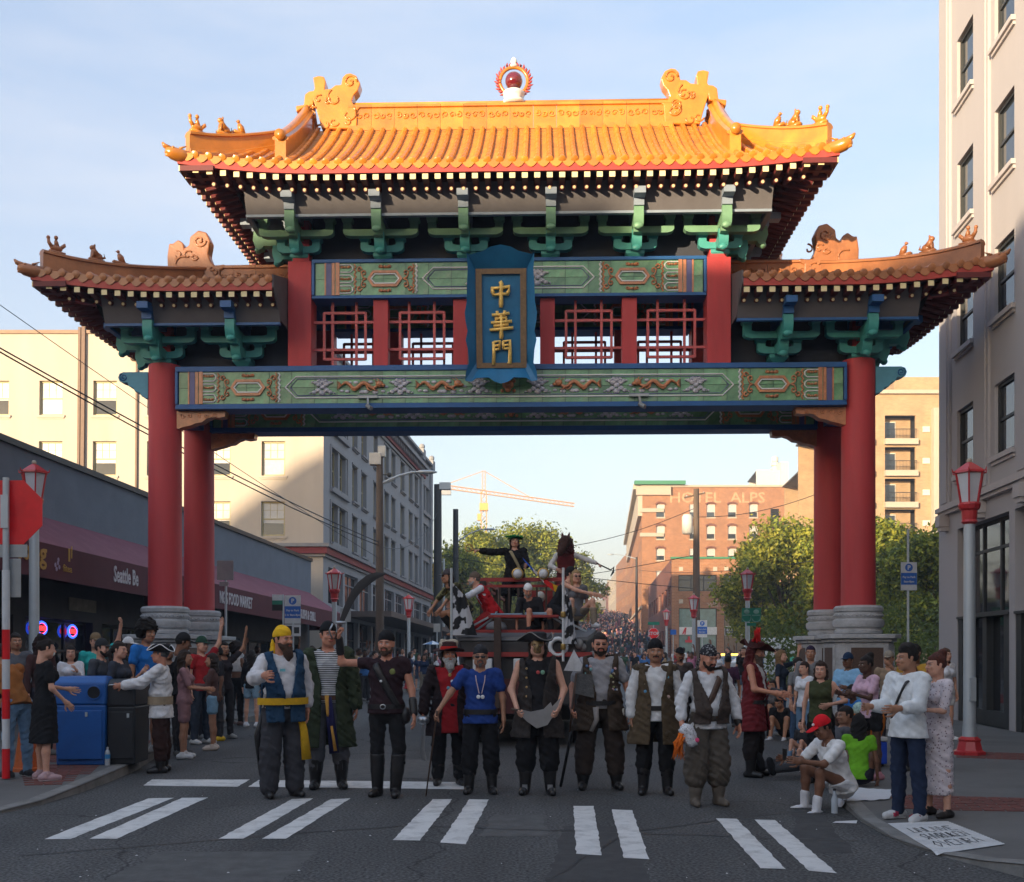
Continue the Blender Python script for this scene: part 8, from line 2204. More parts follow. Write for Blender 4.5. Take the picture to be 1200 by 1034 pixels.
# ---------------------------------------------------------------- 9 big white shirt, olive breeches
p = Person('stout pirate in billowing white shirt, wide olive breeches and patterned headscarf, looking down', at_px(829,944), 12, hgt(757,951), 'ruddy', 1.08, .85, hand=('grip','relax'), L=((-.42,.0,-1),(-.10,-.35,-.9)), Rr=((.42,.0,-1),(.10,-.3,-1)), turn=20, nod=16, fat=.01)
p.trousers((.095,.080,.065), .74, bag=.085, e=.02, wr=.008); p.shoes((.115,.095,.075), .40, rough=.8); p.shirt((.46,.46,.47), .86, e=.012, bag=.022, hem=-.09, wr=.006); p.shirt((.060,.045,.038), 0, e=.054, hem=-.03, open_=.6, name='vest', shell=.02); p.strap(LEB, 1, .07); p.wrap((.03,.03,.035), pat='paisley'); p.beard('short',(.03,.016,.012))
p.part('arm_guard', [(p.D['elR']*.35+p.D['wrR']*.65,p.D['wrR'],.05,.044)], LEA, res=.012)
hw = world(p, Vector(p.W('wrL'))+Vector((.02,-.10,-.08)))
o = thing('puppet', 'white puppet head with orange hair hanging from the stout pirate’s hand', 'puppet', hw); V_, Q_ = sdf_mesh([(V3(0,0,0),V3(.05,0,-.10),.085,.07)], .012, .02, wr=.008); link('puppet_face', np_mesh(V_,Q_,cloth((.5,.5,.52),.8,'paisley'),'puppet_face'), o)
m = MB(); rr = random.Random(1)
for k in range(60): m.tube([(-.04+rr.uniform(-.04,.04),rr.uniform(-.06,.04),-.02),(-.09+rr.uniform(-.05,.04),rr.uniform(-.07,.04),-.12),(-.09+rr.uniform(-.07,.07),rr.uniform(-.07,.04),-.27+rr.uniform(-.03,.05))],[.012,.009,.002],4)
tag(obj('orange_hair', m, cloth((.75,.17,.02)), o, True), kind='stuff')
m = MB(); m.ball((.10,-.05,-.09),.025,8,5); obj('pink_nose', m, cloth((.7,.08,.2)), o, True)
# ---------------------------------------------------------------- 10 burgundy long vest, feathered hat, profile
p = Person('bare-armed pirate in a long burgundy vest and feathered tricorn, turned to the right', at_px(884,910), 62, hgt(752,914), 'ruddy', 1.05, .45, hand=('relax','relax'), L=((-.2,-.25,-1),(.2,-.85,-.15)), Rr=((.2,-.2,-1),(-.1,-.9,-.2)), nod=14)
p.trousers((.02,.015,.015), .78, bag=.045); p.shoes(LEA, .6); p.shirt((.45,.45,.45), 0, e=.012, hem=-.02); p.coat((.13,.014,.018), .60, 0, gap=.05, flare=.12); p.hat_tricorn((.06,.016,.016), feather=(.55,.02,.02), wide=.23); p.beard('long', (.14,.10,.08)); p.hair('mid',(.14,.02,.02)); p.belt(LEA,.04,.05)
p.badge(.08,.40,.02,(.5,.35,.05)); p.badge(.10,.28,.025,(.5,.03,.03)); p.part('arm_guard',[(p.D['elR']*.5+p.D['wrR']*.5,p.D['wrR'],.044,.042)],LEA,res=.012)
# ---------------------------------------------------------------- left man in white with tricorn
p = Person('old man in loose white shirt and white-edged tricorn reaching towards the bins', at_px(189,905), -82, hgt(756,911), 'ruddy', 1.0, .4, hand=('relax','grip'), L=((-.25,.1,-1),(-.0,-.2,-1)), Rr=((.1,-.75,-.6),(-.05,-1,-.12)), nod=-3)
p.trousers((.035,.016,.014), .85, bag=.04); p.shoes(LEA, .45); p.shirt((.50,.50,.51), .90, e=.020, bag=.035, hem=-.18, wr=.006); p.belt((.32,.25,.17), .06, .11, 'sash', .034); p.hat_tricorn((.015,.015,.017), trim=(.55,.55,.56), wide=.17); p.hair('short',(.12,.12,.12)); p.badge(.06,.40,.028,(.03,.02,.02))
hw = world(p, Vector(p.W('wrR'))+Vector((0,-.12,-.0))); o = thing('folded_paper', 'small white paper held out by the old man in the tricorn', 'paper', hw); m = MB(); m.add([(-.06,0,0),(.05,0,.01),(.05,.06,.0),(-.06,.06,.01),(-.06,0,.004),(.05,0,.014),(.05,.06,.004),(-.06,.06,.014)],[(0,1,2,3),(7,6,5,4),(0,4,5,1),(1,5,6,2),(2,6,7,3),(3,7,4,0)]); obj('sheet', m, M_WHITEP, o)
# ================================================================ BYSTANDERS
def on(px, py):
 q = on_pave(px, py); return (q.x, q.y, pave_z(q.x, q.y))
def hgt2(top, px, feet):
 q = on_pave(px, feet); return (feet-top)/F*q.y
def simple(label, pos, face, H, skin='fair', top=(.1,.1,.1), sleeve=.28, bottom=('trousers',(.05,.06,.09),1.0), shoes=(.4,.4,.42), hair=('short',(.02,.013,.01)), hat=None, female=False, hem=-.06, pat=None, hi=False, beard=None, sole=None, **kw):
 p = Person(label, pos, face, H, skin, kw.pop('build', .92 if not female else .86), kw.pop('belly', 0), hi, female=female, **kw)
 k, c = bottom[0], bottom[1]
 if k == 'trousers': p.trousers(c, bottom[2] if len(bottom) > 2 else 1.0, pat=None)
 elif k == 'shorts': p.trousers(c, bottom[2] if len(bottom) > 2 else .36, name='shorts', bag=.01)
 elif k == 'skirt': p.skirt(c, bottom[2], pat)
 if shoes: p.shoes(shoes, sole=sole)
 if top: p.shirt(top, sleeve, hem=hem, pat=pat, neck=.49)
 if hair: p.hair(*hair)
 if beard: p.beard(*beard)
 if hat: p.cap_hat(hat[0], back=len(hat) > 1 and hat[1])
 return p
DEN = (.12,.20,.30); DEN2 = (.05,.09,.16)
p = simple('person in an orange-brown sweatshirt and light jeans bending over behind the woman in black', on(20,911), -120, 1.72, 'tan', (.30,.11,.03), .95, ('trousers',(.16,.26,.38)), (.02,.02,.025), ('short',(.03,.018,.014)), hi=True, lean=(0,-.55), L=((-.2,-.5,-1),(0,-.8,-.5)), Rr=((.2,-.5,-1),(0,-.8,-.5)), sole=(.4,.4,.4))
p = Person('woman in a knee-length black dress with shoulder bag and pink sneakers beside the blue bin', on(52,914), 128, hgt2(748,52,914), 'fair', .9, hi=True, female=True, hand=('relax','relax'), L=((-.2,-.1,-1),(.1,-.7,-.7)), Rr=((.15,-.35,-1),(.1,-1,-.15)), nod=8)
p.skirt((.012,.012,.014), .46, flare=.03); p.shirt((.012,.012,.014), .32, hem=-.05); p.hair('bun',(.02,.013,.012)); p.shoes((.42,.28,.30), sole=(.5,.45,.45)); p.strap(LEA, -1, .02)
m = MB(); a = p.W('pel',(.16,-.12,.04)); m.box(a[0]-.09,a[0]+.09,a[1]-.04,a[1]+.04,a[2]-.10,a[2]+.06); obj('shoulder_bag', m, LEA, p.root, bevel=.02)
p.headpart('face_covering', [((0,-.075,-.045),(0,-.06,-.06),.036,.036,(1,0,0),1.2)], cloth((.45,.48,.5)), res=.008)
o = thing('traffic_cone', 'orange barrel-like cone standing behind the woman in the black dress', 'traffic cone', on(32,903)); m = MB(); m.lathe([(.22,0),(.22,.04),(.16,.05),(.10,.5),(.05,.78),(.04,.80)],18); obj('cone_body', m, cloth((.45,.10,.02),.5), o, 40)
LEFT = [
('man with afro hair and bright blue shirt in front of the left column base', 172, 884, 725, 60, 'tan', (.02,.16,.50), .30, ('shorts',(.03,.03,.04),.45), (.3,.3,.3), ('afro',(.012,.009,.008)), None, False, {}),
('woman in white top with a black strap standing behind the blue bin', 83, 872, 757, 20, 'fair', (.50,.50,.53), .9, ('trousers',(.03,.03,.04)), (.1,.1,.1), ('long',(.02,.014,.012)), None, True, {'Rr':((.1,-.3,-1),(-.3,-.6,.6))}),
('man in teal shirt and tan cap holding a phone high, behind the bins', 112, 870, 743, 35, 'fair', (.03,.38,.36), .3, ('trousers',(.03,.04,.06)), (.1,.1,.1), ('short',(.04,.025,.02)), ((.20,.14,.08),), False, {'Rr':((.35,-.3,.6),(.1,-.25,1)),'hand':('relax','grip')}),
('bearded man in a charcoal shirt and dark cap seen from behind the dark bin', 119, 890, 750, 75, 'fair', (.06,.065,.075), .3, ('trousers',(.03,.03,.035)), (.05,.05,.05), ('short',(.02,.014,.012)), ((.03,.032,.036),), False, {'beard':('short',(.03,.02,.015))}),
('woman in a dark navy t-shirt with a ponytail, drinking from a cup', 139, 892, 752, 80, 'fair', (.04,.045,.06), .3, ('trousers',(.02,.02,.025)), (.3,.3,.3), ('pony',(.03,.018,.012)), None, True, {'Rr':((.1,-.4,-1),(-.1,-.7,.6))}),
('man in a white cap and dark shirt beside the left column base', 150, 868, 748, 70, 'dark', (.02,.02,.022), .3, ('trousers',(.02,.02,.03)), (.4,.4,.4), ('short',(.012,.01,.008)), ((.55,.55,.57),), False, {}),
('man in black shirt with short dark hair beside the blue polo man', 197, 876, 745, 20, 'tan', (.015,.015,.018), .3, ('trousers',(.02,.02,.025)), (.1,.1,.1), ('short',(.012,.01,.009)), None, False, {}),
('person in black with a black cap turned away near the rear column base', 213, 886, 743, 110, 'brown', (.012,.012,.014), .95, ('trousers',(.015,.015,.02)), (.05,.05,.05), ('short',(.012,.01,.009)), ((.015,.015,.017),), False, {'nod':12}),
('woman in a dusty pink outfit with white sneakers clapping at the kerb', 216, 889, 762, 100, 'tan', (.30,.16,.17), .4, ('shorts',(.26,.14,.15),.34), (.45,.45,.45), ('long',(.05,.03,.02)), None, True, {'Rr':((.1,-.4,-1),(-.25,-1,-.1)),'L':((-.1,-.4,-1),(.25,-1,-.1))}),
('bald man in a red shirt waving one arm up in the left crowd', 236, 872, 747, 60, 'fair', (.35,.02,.025), .25, ('trousers',(.03,.04,.06)), (.4,.4,.4), None, ((.02,.06,.04),), False, {'Rr':((.45,-.2,.8),(.1,-.1,1)),'hand':('relax','open')}),
('woman in brown long sleeves and light denim shorts at the left road edge', 249, 879, 766, -80, 'tan', (.10,.055,.05), .95, ('shorts',(.20,.35,.48),.26), (.50,.42,.36), ('mid',(.03,.018,.014)), None, True, {'Rr':((.1,-.3,-1),(-.15,-1,.1)),'L':((-.1,-.3,-1),(.15,-1,.1))}),
('person in yellow shoes partly hidden behind the woman in denim shorts', 255, 868, 758, -60, 'brown', (.03,.03,.035), .3, ('trousers',(.02,.02,.025)), (.62,.42,.02), ('short',(.01,.009,.008)), None, False, {}),
('person with arm raised and dark curly hair behind the woman in denim shorts', 262, 866, 752, 40, 'tan', (.03,.025,.03), .3, ('trousers',(.03,.03,.035)), (.3,.3,.3), ('mid',(.015,.012,.01)), None, True, {'Rr':((.5,-.2,.6),(.15,-.1,1)),'hand':('relax','open')}),
('woman with curly hair in a white crop top and black leggings, seen from behind', 277, 850, 755, 150, 'brown', (.48,.46,.45), 0, ('trousers',(.012,.012,.014)), (.12,.06,.05), ('afro',(.02,.012,.01)), None, True, {'hem':.22}),
('woman in black top and light denim shorts with long dark hair, back turned', 295, 852, 762, 165, 'fair', (.014,.014,.017), .9, ('shorts',(.22,.34,.44),.26), (.5,.5,.52), ('long',(.02,.013,.011)), None, True, {}),
('person in grey behind the striped pole at the left edge', 18, 880, 742, 40, 'tan', (.10,.11,.13), .3, ('trousers',(.03,.03,.04)), (.1,.1,.1), ('short',(.02,.014,.012)), None, False, {}),
('person with dark hair leaning over behind the woman in the black dress', 48, 886, 744, 60, 'fair', (.06,.03,.03), .9, ('trousers',(.03,.03,.04)), (.1,.1,.1), ('long',(.03,.012,.012)), None, True, {}),
('man in white and grey deep in the shade under the awning, left crowd', 228, 858, 758, 30, 'brown', (.35,.35,.37), .3, ('trousers',(.03,.03,.04)), (.2,.2,.2), ('short',(.012,.01,.009)), None, False, {}),
]
for (lab, px, ft, tp_, fc_, sk, tc_, sl, bt, shc, hr, ht, fem, kw) in LEFT:
 simple(lab, on(px, ft), fc_, max(1.5, min(1.95, hgt2(tp_, px, ft))), sk, tc_, sl, bt, shc, hr, ht, fem, **kw)
p = Person('young man in white shirt with black strap and navy trousers at the right kerb', on(1064,961), -62, hgt2(757,1064,961), 'tan', .94, hi=True, hand=('relax','relax'), Rr=((.12,-.4,-1),(-.1,-1,-.05)), L=((-.12,-.25,-1),(.1,-1,.0)), turn=-18)
p.trousers((.018,.028,.06), 1.0, e=.008, bag=.012); p.shirt((.52,.54,.60), .80, e=.026, hem=-.10, bag=.01); p.hair('quiff',(.012,.009,.008)); p.shoes((.42,.42,.42), sole=(.5,.5,.5)); p.strap(LEA, 1, .03)
for sd in 'LR':
 a = p.finish(p.D['ank'+sd]); m = MB(); m.box(a[0]-.05,a[0]+.05,a[1]-.09,a[1]-.075,a[2]-.055,a[2]-.02); m.box(a[0]-.05,a[0]+.05,a[1]-.06,a[1]-.045,a[2]-.05,a[2]-.01); obj('shoe_stripe', m, cloth((.30,.03,.06)), p.root)
p = Person('woman in a long pale floral dress with auburn hair gathered up', on(1098,957), -70, hgt2(766,1098,957), 'fair', .90, hi=True, female=True, hand=('relax','relax'), Rr=((.12,-.35,-1),(-.3,-.9,.05)), L=((-.12,-.3,-1),(.1,-1,-.2)), turn=-10)
p.skirt((.48,.43,.45), .24, 'floral', flare=-.005); p.shirt((.48,.43,.45), .42, hem=-.05, pat='floral'); p.hair('bun',(.10,.028,.018)); p.shoes((.02,.016,.015), e=.002)
RIGHT = [
('woman in an olive tank top and black leggings with long wavy hair', 962, 906, 763, -25, 'fair', (.045,.052,.022), 0, ('trousers',(.012,.012,.014)), (.03,.03,.03), ('long',(.035,.018,.012)), None, True, {'Rr':((.55,.1,-.75),(-.6,-.45,-.15)),'build':1.05,'hi':True}),
('man in a light blue shirt and navy cap clapping beside the pedestal', 994, 884, 766, -45, 'brown', (.22,.42,.62), .5, ('trousers',(.02,.02,.03)), (.1,.1,.1), ('short',(.012,.01,.009)), ((.012,.03,.07),), False, {'Rr':((.1,-.35,-1),(-.35,-1,.1)),'L':((-.1,-.35,-1),(.35,-1,.1)),'belly':.4,'build':1.05}),
('woman in a pink t-shirt and black shorts with hoop earrings and hair in a bun', 1021, 913, 768, -70, 'dark', (.55,.36,.45), .32, ('shorts',(.012,.012,.014),.22), (.50,.22,.26), ('bun',(.012,.009,.008)), None, True, {'Rr':((.1,-.45,-1),(-.2,-1,.25)),'L':((-.1,-.45,-1),(.2,-1,.25)),'hi':True,'lean':(0,-.12)}),
('person in mustard top holding a phone up behind the couple at the right kerb', 1072, 905, 755, -50, 'brown', (.40,.22,.03), .5, ('trousers',(.02,.02,.03)), (.1,.1,.1), ('short',(.012,.009,.008)), None, False, {'Rr':((.1,-.5,-.4),(-.2,-.5,.8))}),
('woman in white t-shirt and shorts standing against the tall building wall', 1108, 868, 760, 20, 'fair', (.52,.52,.54), .3, ('shorts',(.5,.5,.5),.24), (.5,.5,.5), ('mid',(.10,.05,.03)), None, True, {}),
('man in grey t-shirt and dark face mask behind the seated children', 935, 868, 762, 40, 'fair', (.16,.17,.18), .3, ('trousers',DEN2), (.1,.1,.1), ('short',(.02,.014,.012)), None, False, {'Rr':((.15,-.3,-1),(-.1,-1,-.1))}),
('woman in dark navy with light long hair, arms up, near the white van', 915, 862, 762, 60, 'fair', (.02,.03,.05), .3, ('trousers',DEN2), (.3,.3,.3), ('long',(.25,.15,.07)), None, True, {'Rr':((.2,-.6,.2),(-.1,-.2,1))}),
('person in purple-dark hood beside the woman in the olive top', 950, 872, 757, -20, 'tan', (.18,.18,.19), .6, ('trousers',(.10,.14,.2)), (.1,.1,.1), ('short',(.03,.015,.05)), None, False, {}),
('person in white shirt and blue jeans behind the woman in the olive top', 943, 882, 790, -60, 'fair', (.48,.50,.54), .35, ('trousers',DEN), (.4,.4,.4), ('short',(.04,.02,.015)), None, True, {}),
('person raising a phone between the pink shirt and the white shirt', 1042, 880, 764, -35, 'tan', (.25,.18,.12), .4, ('trousers',(.03,.03,.04)), (.1,.1,.1), ('short',(.01,.009,.008)), ((.25,.22,.18),), False, {'Rr':((.1,-.6,-.3),(-.3,-.5,.7))}),
('man in a black sleeveless waistcoat and black headscarf behind the two white-shirted pirates', 797, 866, 760, 0, 'tan', (.03,.02,.02), .3, ('trousers',(.02,.02,.03)), (.05,.05,.05), None, ((.012,.012,.014),), False, {'beard':('goatee',(.03,.02,.02))}),
('person in a dark purple shirt with back turned in front of the patrol car', 853, 852, 768, 170, 'brown', (.06,.025,.06), .4, ('trousers',(.02,.02,.03)), (.05,.05,.05), ('short',(.01,.009,.008)), None, False, {}),
]
for (lab, px, ft, tp_, fc_, sk, tc_, sl, bt, shc, hr, ht, fem, kw) in RIGHT:
 simple(lab, on(px, ft), fc_, max(1.5, min(1.9, hgt2(tp_, px, ft))), sk, tc_, sl, bt, shc, hr, ht, fem, **kw)
def seated(label, px, py, face, H, zs, **kw):
 q = on_pave(px, py); z = pave_z(q.x, q.y)
 hi = kw.pop('hi', False); lg = kw.pop('legs', None) or (((-.15,-.8,.62),(.02,-.25,-1)),((.15,-.8,.62),(-.02,-.25,-1)))
 return simple(label, (q.x, q.y, zs if zs is not None else z), face, H, pelvis=kw.pop('pel', .12), hi=hi, legL=lg[0], legR=lg[1], **kw)
p = seated('man in a red cap and white t-shirt sitting on the kerb with a phone', 987, 938, -72, 1.66, 0.0, pel=.25, skin='brown', top=(.55,.56,.58), sleeve=.36, bottom=('shorts',(.50,.52,.55),.5), shoes=(.5,.5,.52), hair=('short',(.012,.01,.008)), hi=True, lean=(0,-.38), nod=22, L=((-.1,-.8,-.7),(.15,-.7,.1)), Rr=((.1,-.8,-.7),(-.15,-.7,.1)), legs=(((-.12,-.85,.42),(.0,.0,-1)),((.14,-.85,.36),(.0,-.12,-1))), build=1.0)
p.cap_hat((.60,.012,.02), logo=(.55,.5,.5))
for sd in 'LR': p.part('sock', [(p.D['ank'+sd],p.D['ank'+sd]+(p.D['knee'+sd]-p.D['ank'+sd])*.32,.050,.052)], cloth((.5,.5,.52)), res=.012)
m = MB(); a = p.finish(p.D['wrL']); m.tube([(a[0]+.036*math.cos(t),a[1],a[2]+.036*math.sin(t)) for t in np.linspace(0,2*PI,13)],.012,6,cap=False,up=(0,1,0)); obj('wristwatch', m, cloth((.5,.5,.5),.4), p.root)
hw = world(p, (Vector(p.W('wrL'))+Vector(p.W('wrR')))/2+Vector((0,-.10,.04))); o = thing('phone', 'dark phone in the hands of the seated man in the red cap', 'phone', hw, R(-72)); m = MB(); m.box(-.035,.035,-.004,.004,-.04,.08); obj('phone_body', m, LEA, o)
p = seated('woman in a neon green top with long black hair, sitting with back turned', 1006, 922, 160, 1.55, None, pel=.13, build=.72, skin='brown', top=(.14,.38,.02), sleeve=.2, bottom=('shorts',(.02,.02,.03),.4), hair=('long',(.010,.008,.008)), female=True, lean=(0,-.2))
p = seated('boy in a blue t-shirt sitting in front of the man in light blue', 1008, 890, -75, 1.42, None, pel=.42, skin='dark', top=(.02,.14,.42), sleeve=.32, bottom=('shorts',(.02,.02,.03),.5), hair=('short',(.012,.009,.008)), lean=(0,-.25), Rr=((.1,-.6,-.8),(-.1,-1,-.1)))
p = seated('small boy in black and jeans sitting on the kerb beside the woman in olive', 944, 878, -55, 1.10, None, pel=.10, skin='fair', top=(.03,.03,.035), sleeve=.3, bottom=('trousers',DEN), hair=('short',(.012,.009,.008)), lean=(0,-.2))
p = seated('child in a blue top with bare legs sitting by the kerb with a pink toy', 958, 892, -75, 1.15, None, pel=.10, skin='fair', top=(.05,.12,.30), sleeve=.4, bottom=('shorts',(.05,.1,.2),.3), hair=('mid',(.03,.02,.015)), female=True)
p = seated('person lying back on the kerb with dark trousers and black shoes stretched onto the road', 968, 900, -78, 1.75, 0.02, pel=.16, skin='tan', top=(.10,.10,.11), sleeve=.6, bottom=('trousers',(.05,.052,.06)), shoes=(.012,.012,.014), hair=('short',(.02,.014,.012)), lean=(0,.5), legs=(((-.10,-1,.06),(-.02,-1,-.10)),((.10,-1,.02),(.05,-1,-.12))))
p = seated('person in black crouching on the kerb with head down beside the burgundy pirate', 922, 866, -40, 1.65, None, pel=.16, skin='tan', top=(.012,.012,.014), sleeve=.95, bottom=('trousers',(.02,.02,.024)), hair=('short',(.01,.009,.008)), lean=(0,-.6), nod=30)
p = seated('person in light jeans and white shoes seated at the kerb behind the burgundy pirate', 906, 862, -50, 1.6, None, pel=.36, skin='tan', top=(.10,.09,.09), sleeve=.5, bottom=('trousers',DEN), shoes=(.5,.5,.5), hair=('mid',(.03,.02,.015)), female=True)
# ================================================================ THE PARADE VEHICLE
FX, FY = .18, 18.4
fl = thing('parade_vehicle', 'dark parade truck dressed as a pirate ship with red railings, behind the pirates', 'parade float', (FX, FY, 0), R(-4))
M_HULL = mat('hull_dark_paint', (.035,.034,.036), .5, var=.25, vscale=3, dirt=.3, dirtcol=(.09,.07,.06))
M_DECK = mat('deck_grey', (.16,.165,.18), .6, var=.15); M_FRED = mat('faded_red_paint', (.30,.03,.025), .55, var=.15); M_WOODD = mat('dark_brown_wood', (.05,.028,.02), .65, var=.3, vscale=6)
m = MB(); m.loft([[(-a,y,z0),(a,y,z0),(b,y,z1),(-b,y,z1)] for y,a,z0,b,z1 in ((0,.85,.75,1.10,1.85),(.7,1.05,.45,1.24,1.98),(3,1.12,.38,1.25,2.0),(8.6,1.12,.38,1.25,2.0))]); obj('hull', m, M_HULL, fl, bevel=.03)
m = MB(); m.box(-1.30,1.30,.5,8.7,2.003,2.05); m.loft([[(-1.12,-.03,1.86),(1.12,-.03,1.86),(1.12,-.03,1.92),(-1.12,-.03,1.92)],[(-1.28,.498,2.0),(1.28,.498,2.0),(1.28,.498,2.05),(-1.28,.498,2.05)]]); obj('deck', m, M_DECK, fl)
m = MB(); m.bar((-1.2,-.06,1.62),(1.2,-.06,1.62),.10,.08); m.bar((-1.05,-.08,2.02),(.7,.1,2.02),.05,.05); obj('bow_rail', m, M_FRED, fl)
m = MB(); m.bar((-.42,-.12,.7),(-.42,-.12,2.25),.12,.12); obj('stem_post', m, M_WOODD, fl)
for x in (-.68,.02):
 m = MB(); m.box(-.17,.17,-.10,.0,-.13,.13); o = obj('headlight_box', m, M_SWHT, fl, loc=(x,-.02,1.42), bevel=.02)
m = MB(); m.loft([[(x*a,y,z) for x,z in ((.5,.6),(.62,1.2),(-.62,1.2),(-.5,.6))] for a,y in ((1,-.04),(1,-.02))]); obj('radiator_grille', m, mat('hull_maroon',(.08,.015,.015),.6), fl, loc=(0,-.03,0))
for x in (-1.0,1.0):
 for y in (1.3,5.2,6.8): w_ = link('wheel', wheel_mesh(.52,.34), fl, (x,y,.52)); link('rim', rim_mesh(.52,.34), w_)
m = MB(); m.box(-.62,.62,.25,.95,2.26,2.31); obj('table', m, M_FRED, fl, bevel=.01); m = MB(); m.box(-.58,-.02,.30,.9,2.312,2.34); m.box(.02,.5,.35,.85,2.312,2.36); obj('blue_towel', m, cloth((.22,.33,.42)), fl, bevel=.01)
for a, b in (((-1.1,.4,2.02),(-.6,.3,2.28)),((-.9,.6,2.02),(-.5,.3,2.28)),((.9,.6,2.02),(.5,.3,2.28)),((1.1,.4,2.02),(.6,.3,2.28))): m = MB(); m.bar(a,b,.03,.03); obj('strut', m, M_GALV, fl)
m = MB(); m.box(-.95,.95,2.0,7.6,2.052,2.30); obj('cabin', m, M_WOODD, fl, bevel=.02)
for z, w in ((3.02,.07),(2.90,.05)):
 m = MB(); m.bar((-.86,1.62,z),(.86,1.62,z),w,w); m.bar((-.86,1.62,z),(-.86,7.2,z),w,w); m.bar((.86,1.62,z),(.86,7.2,z),w,w); obj('top_rail', m, M_FRED, fl)
for x in (-.84,0,.84):
 for y in ((1.62,4.4,7.2) if x else (1.62,)): m = MB(); m.bar((x,y,2.05),(x,y,3.0),.11,.11); obj('rail_post', m, M_WOODD, fl)
m = MB()
for x in np.linspace(-.7,.7,9):
 if abs(x) > .08: m.bar((x,1.62,2.3),(x,1.62,2.9),.035,.035)
tag(obj('baluster', m, M_WOODD, fl), kind='stuff')
m = MB(); m.box(.88,.92,2.2,7.0,2.4,3.3); m.box(.35,.9,6.9,7.0,2.3,3.35); obj('side_board', m, M_WOODD, fl)
m = MB(); m.box(-.02,.45,2.2,2.5,2.3,2.85); obj('red_box', m, M_FRED, fl); m = MB(); m.ball((.22,2.1,2.72),(.09,.09,.11),10,7); obj('skull_ornament', m, cloth((.5,.48,.42),.5), fl, True)
m = MB(); m.lathe([(.19,0),(.19,.06),(.14,.13),(.05,.16)],14,(-.48,.35,2.05)); obj('vent_dome', m, M_DECK, fl, True)
for x, y, z in ((-.18,1.5,3.12),(.30,1.5,3.12)): m = MB(); m.ball((x,y,z),.09,12,7); o = obj('round_lamp', m, M_SWHT, fl, True); m = MB(); m.tube([(x+.1*math.cos(t),y-.02,z+.1*math.sin(t)) for t in np.linspace(0,2*PI,15)],.015,5,cap=False,up=(0,1,0)); obj('lamp_rim', m, BRASS, o)
m = MB(); m.tube([(.62+.14*math.cos(t),-.08,1.75+.14*math.sin(t)) for t in np.linspace(0,2*PI,21)],.04,7,cap=False,up=(0,1,0)); obj('life_ring', m, M_SWHT, fl, True)
rr = random.Random(8)
for k in range(9): m = MB(); r_ = rr.uniform(.06,.10); m.ball((0,0,0),(r_,r_,r_*1.2),8,6); obj('grey_skull', m, cloth((.20,.20,.20),.7), fl, True, loc=(1.05+rr.uniform(-.12,.3),-.05+rr.uniform(-.05,.2),1.35+rr.uniform(-.15,.45)))
m = MB(); m.box(-1.26,-1.08,-.02,.4,2.05,2.5); obj('yellow_crate', m, mat('ochre_crate',(.40,.20,.04),.6), fl)
def flagmat():
 m = mat('jolly_roger_cloth', (.015,.015,.018), .85); nt = m.node_tree; N = nt.nodes; L = nt.links; b = N['Principled BSDF']; t = N.new('ShaderNodeTexCoord'); n = N.new('ShaderNodeTexNoise'); n.inputs['Scale'].default_value = 4.5; n.inputs['Detail'].default_value = 2; L.new(t.outputs['Object'], n.inputs['Vector'])
 r = N.new('ShaderNodeMapRange'); r.inputs['From Min'].default_value = .49; r.inputs['From Max'].default_value = .52; L.new(n.outputs['Fac'], r.inputs['Value']); mx = N.new('ShaderNodeMix'); mx.data_type = 'RGBA'; L.new(r.outputs['Result'], mx.inputs['Factor']); mx.inputs['A'].default_value = (.55,.56,.6,1); mx.inputs['B'].default_value = (.015,.015,.018,1); L.new(mx.outputs['Result'], b.inputs['Base Color']); return m
M_JOL = flagmat()
def flag(name, label, x, y, z0, z1, w, dirx, poleh, brass=False):
 o = thing(name, label, 'flag', (x,y,z0)); H = z1-z0
 m = MB(); m.lathe([(.022,-.3),(.022,H+poleh)],8); obj('flag_pole', m, M_SWHT if brass else M_GALV, o)
 if brass:
  for z in (-.1,.45): m = MB(); m.lathe([(.04,z),(.045,z+.02),(.045,z+.08),(.04,z+.1)],10); obj('pole_fitting', m, BRASS, o)
 g = []
 for i in range(15):
  t = i/14; g.append([(dirx*(w*(j/10)*(.55+.45*t)+.02), .07*math.sin(j*1.3+t*3)*(j/10), H*(1-t)-.10*(j/10)*t*0+(-.25*(j/10)*(1-t))) for j in range(11)])
 m = MB(); m.sheet(g); obj('flag_cloth', m, M_JOL, o, True, fix=False)
a = P(546,0,18.3); flag('pirate_flag', 'black and white pirate flag hanging at the left corner of the parade vehicle', P(529,0,18.3).x, 18.3, 1.95, 2.85, .42, 1, .25)
flag('pirate_flag', 'black and white pirate flag on a white pole with brass fittings', P(660,0,18.2).x, 18.2, 1.80, 2.75, .22, 1, .35, True)
o = thing('bunting', 'strip of coloured signal bunting slung over the upper rail of the vehicle', 'bunting', (0,0,0))
a, b = P(612,655,20.0), P(684,700,19.6); cs = [(.02,.08,.4),(.5,.5,.5),(.45,.02,.02),(.6,.35,.02),(.02,.08,.4),(.5,.5,.5)]
for k in range(6):
 m = MB(); g = []
 for i in range(4):
  t = (k+i/3)/6; p_ = a.lerp(b,t)+Vector((0,0,-.18*math.sin(PI*t))); w = .06+.16*t; g.append([(p_.x,p_.y+.03*math.sin(t*20),p_.z+w/2),(p_.x+.03,p_.y,p_.z-w/2)])
 m.sheet(g); obj('pennant', m, cloth(cs[k]), o, fix=False)
def crew(label, px, Y, zf, **kw):
 x = P(px,0,Y).x; return simple(label, (x,Y,zf), **kw)
SIT = dict(legL=((-.25,-.8,.5),(-.05,-.1,-1)), legR=((.25,-.8,.5),(.05,-.1,-1)))
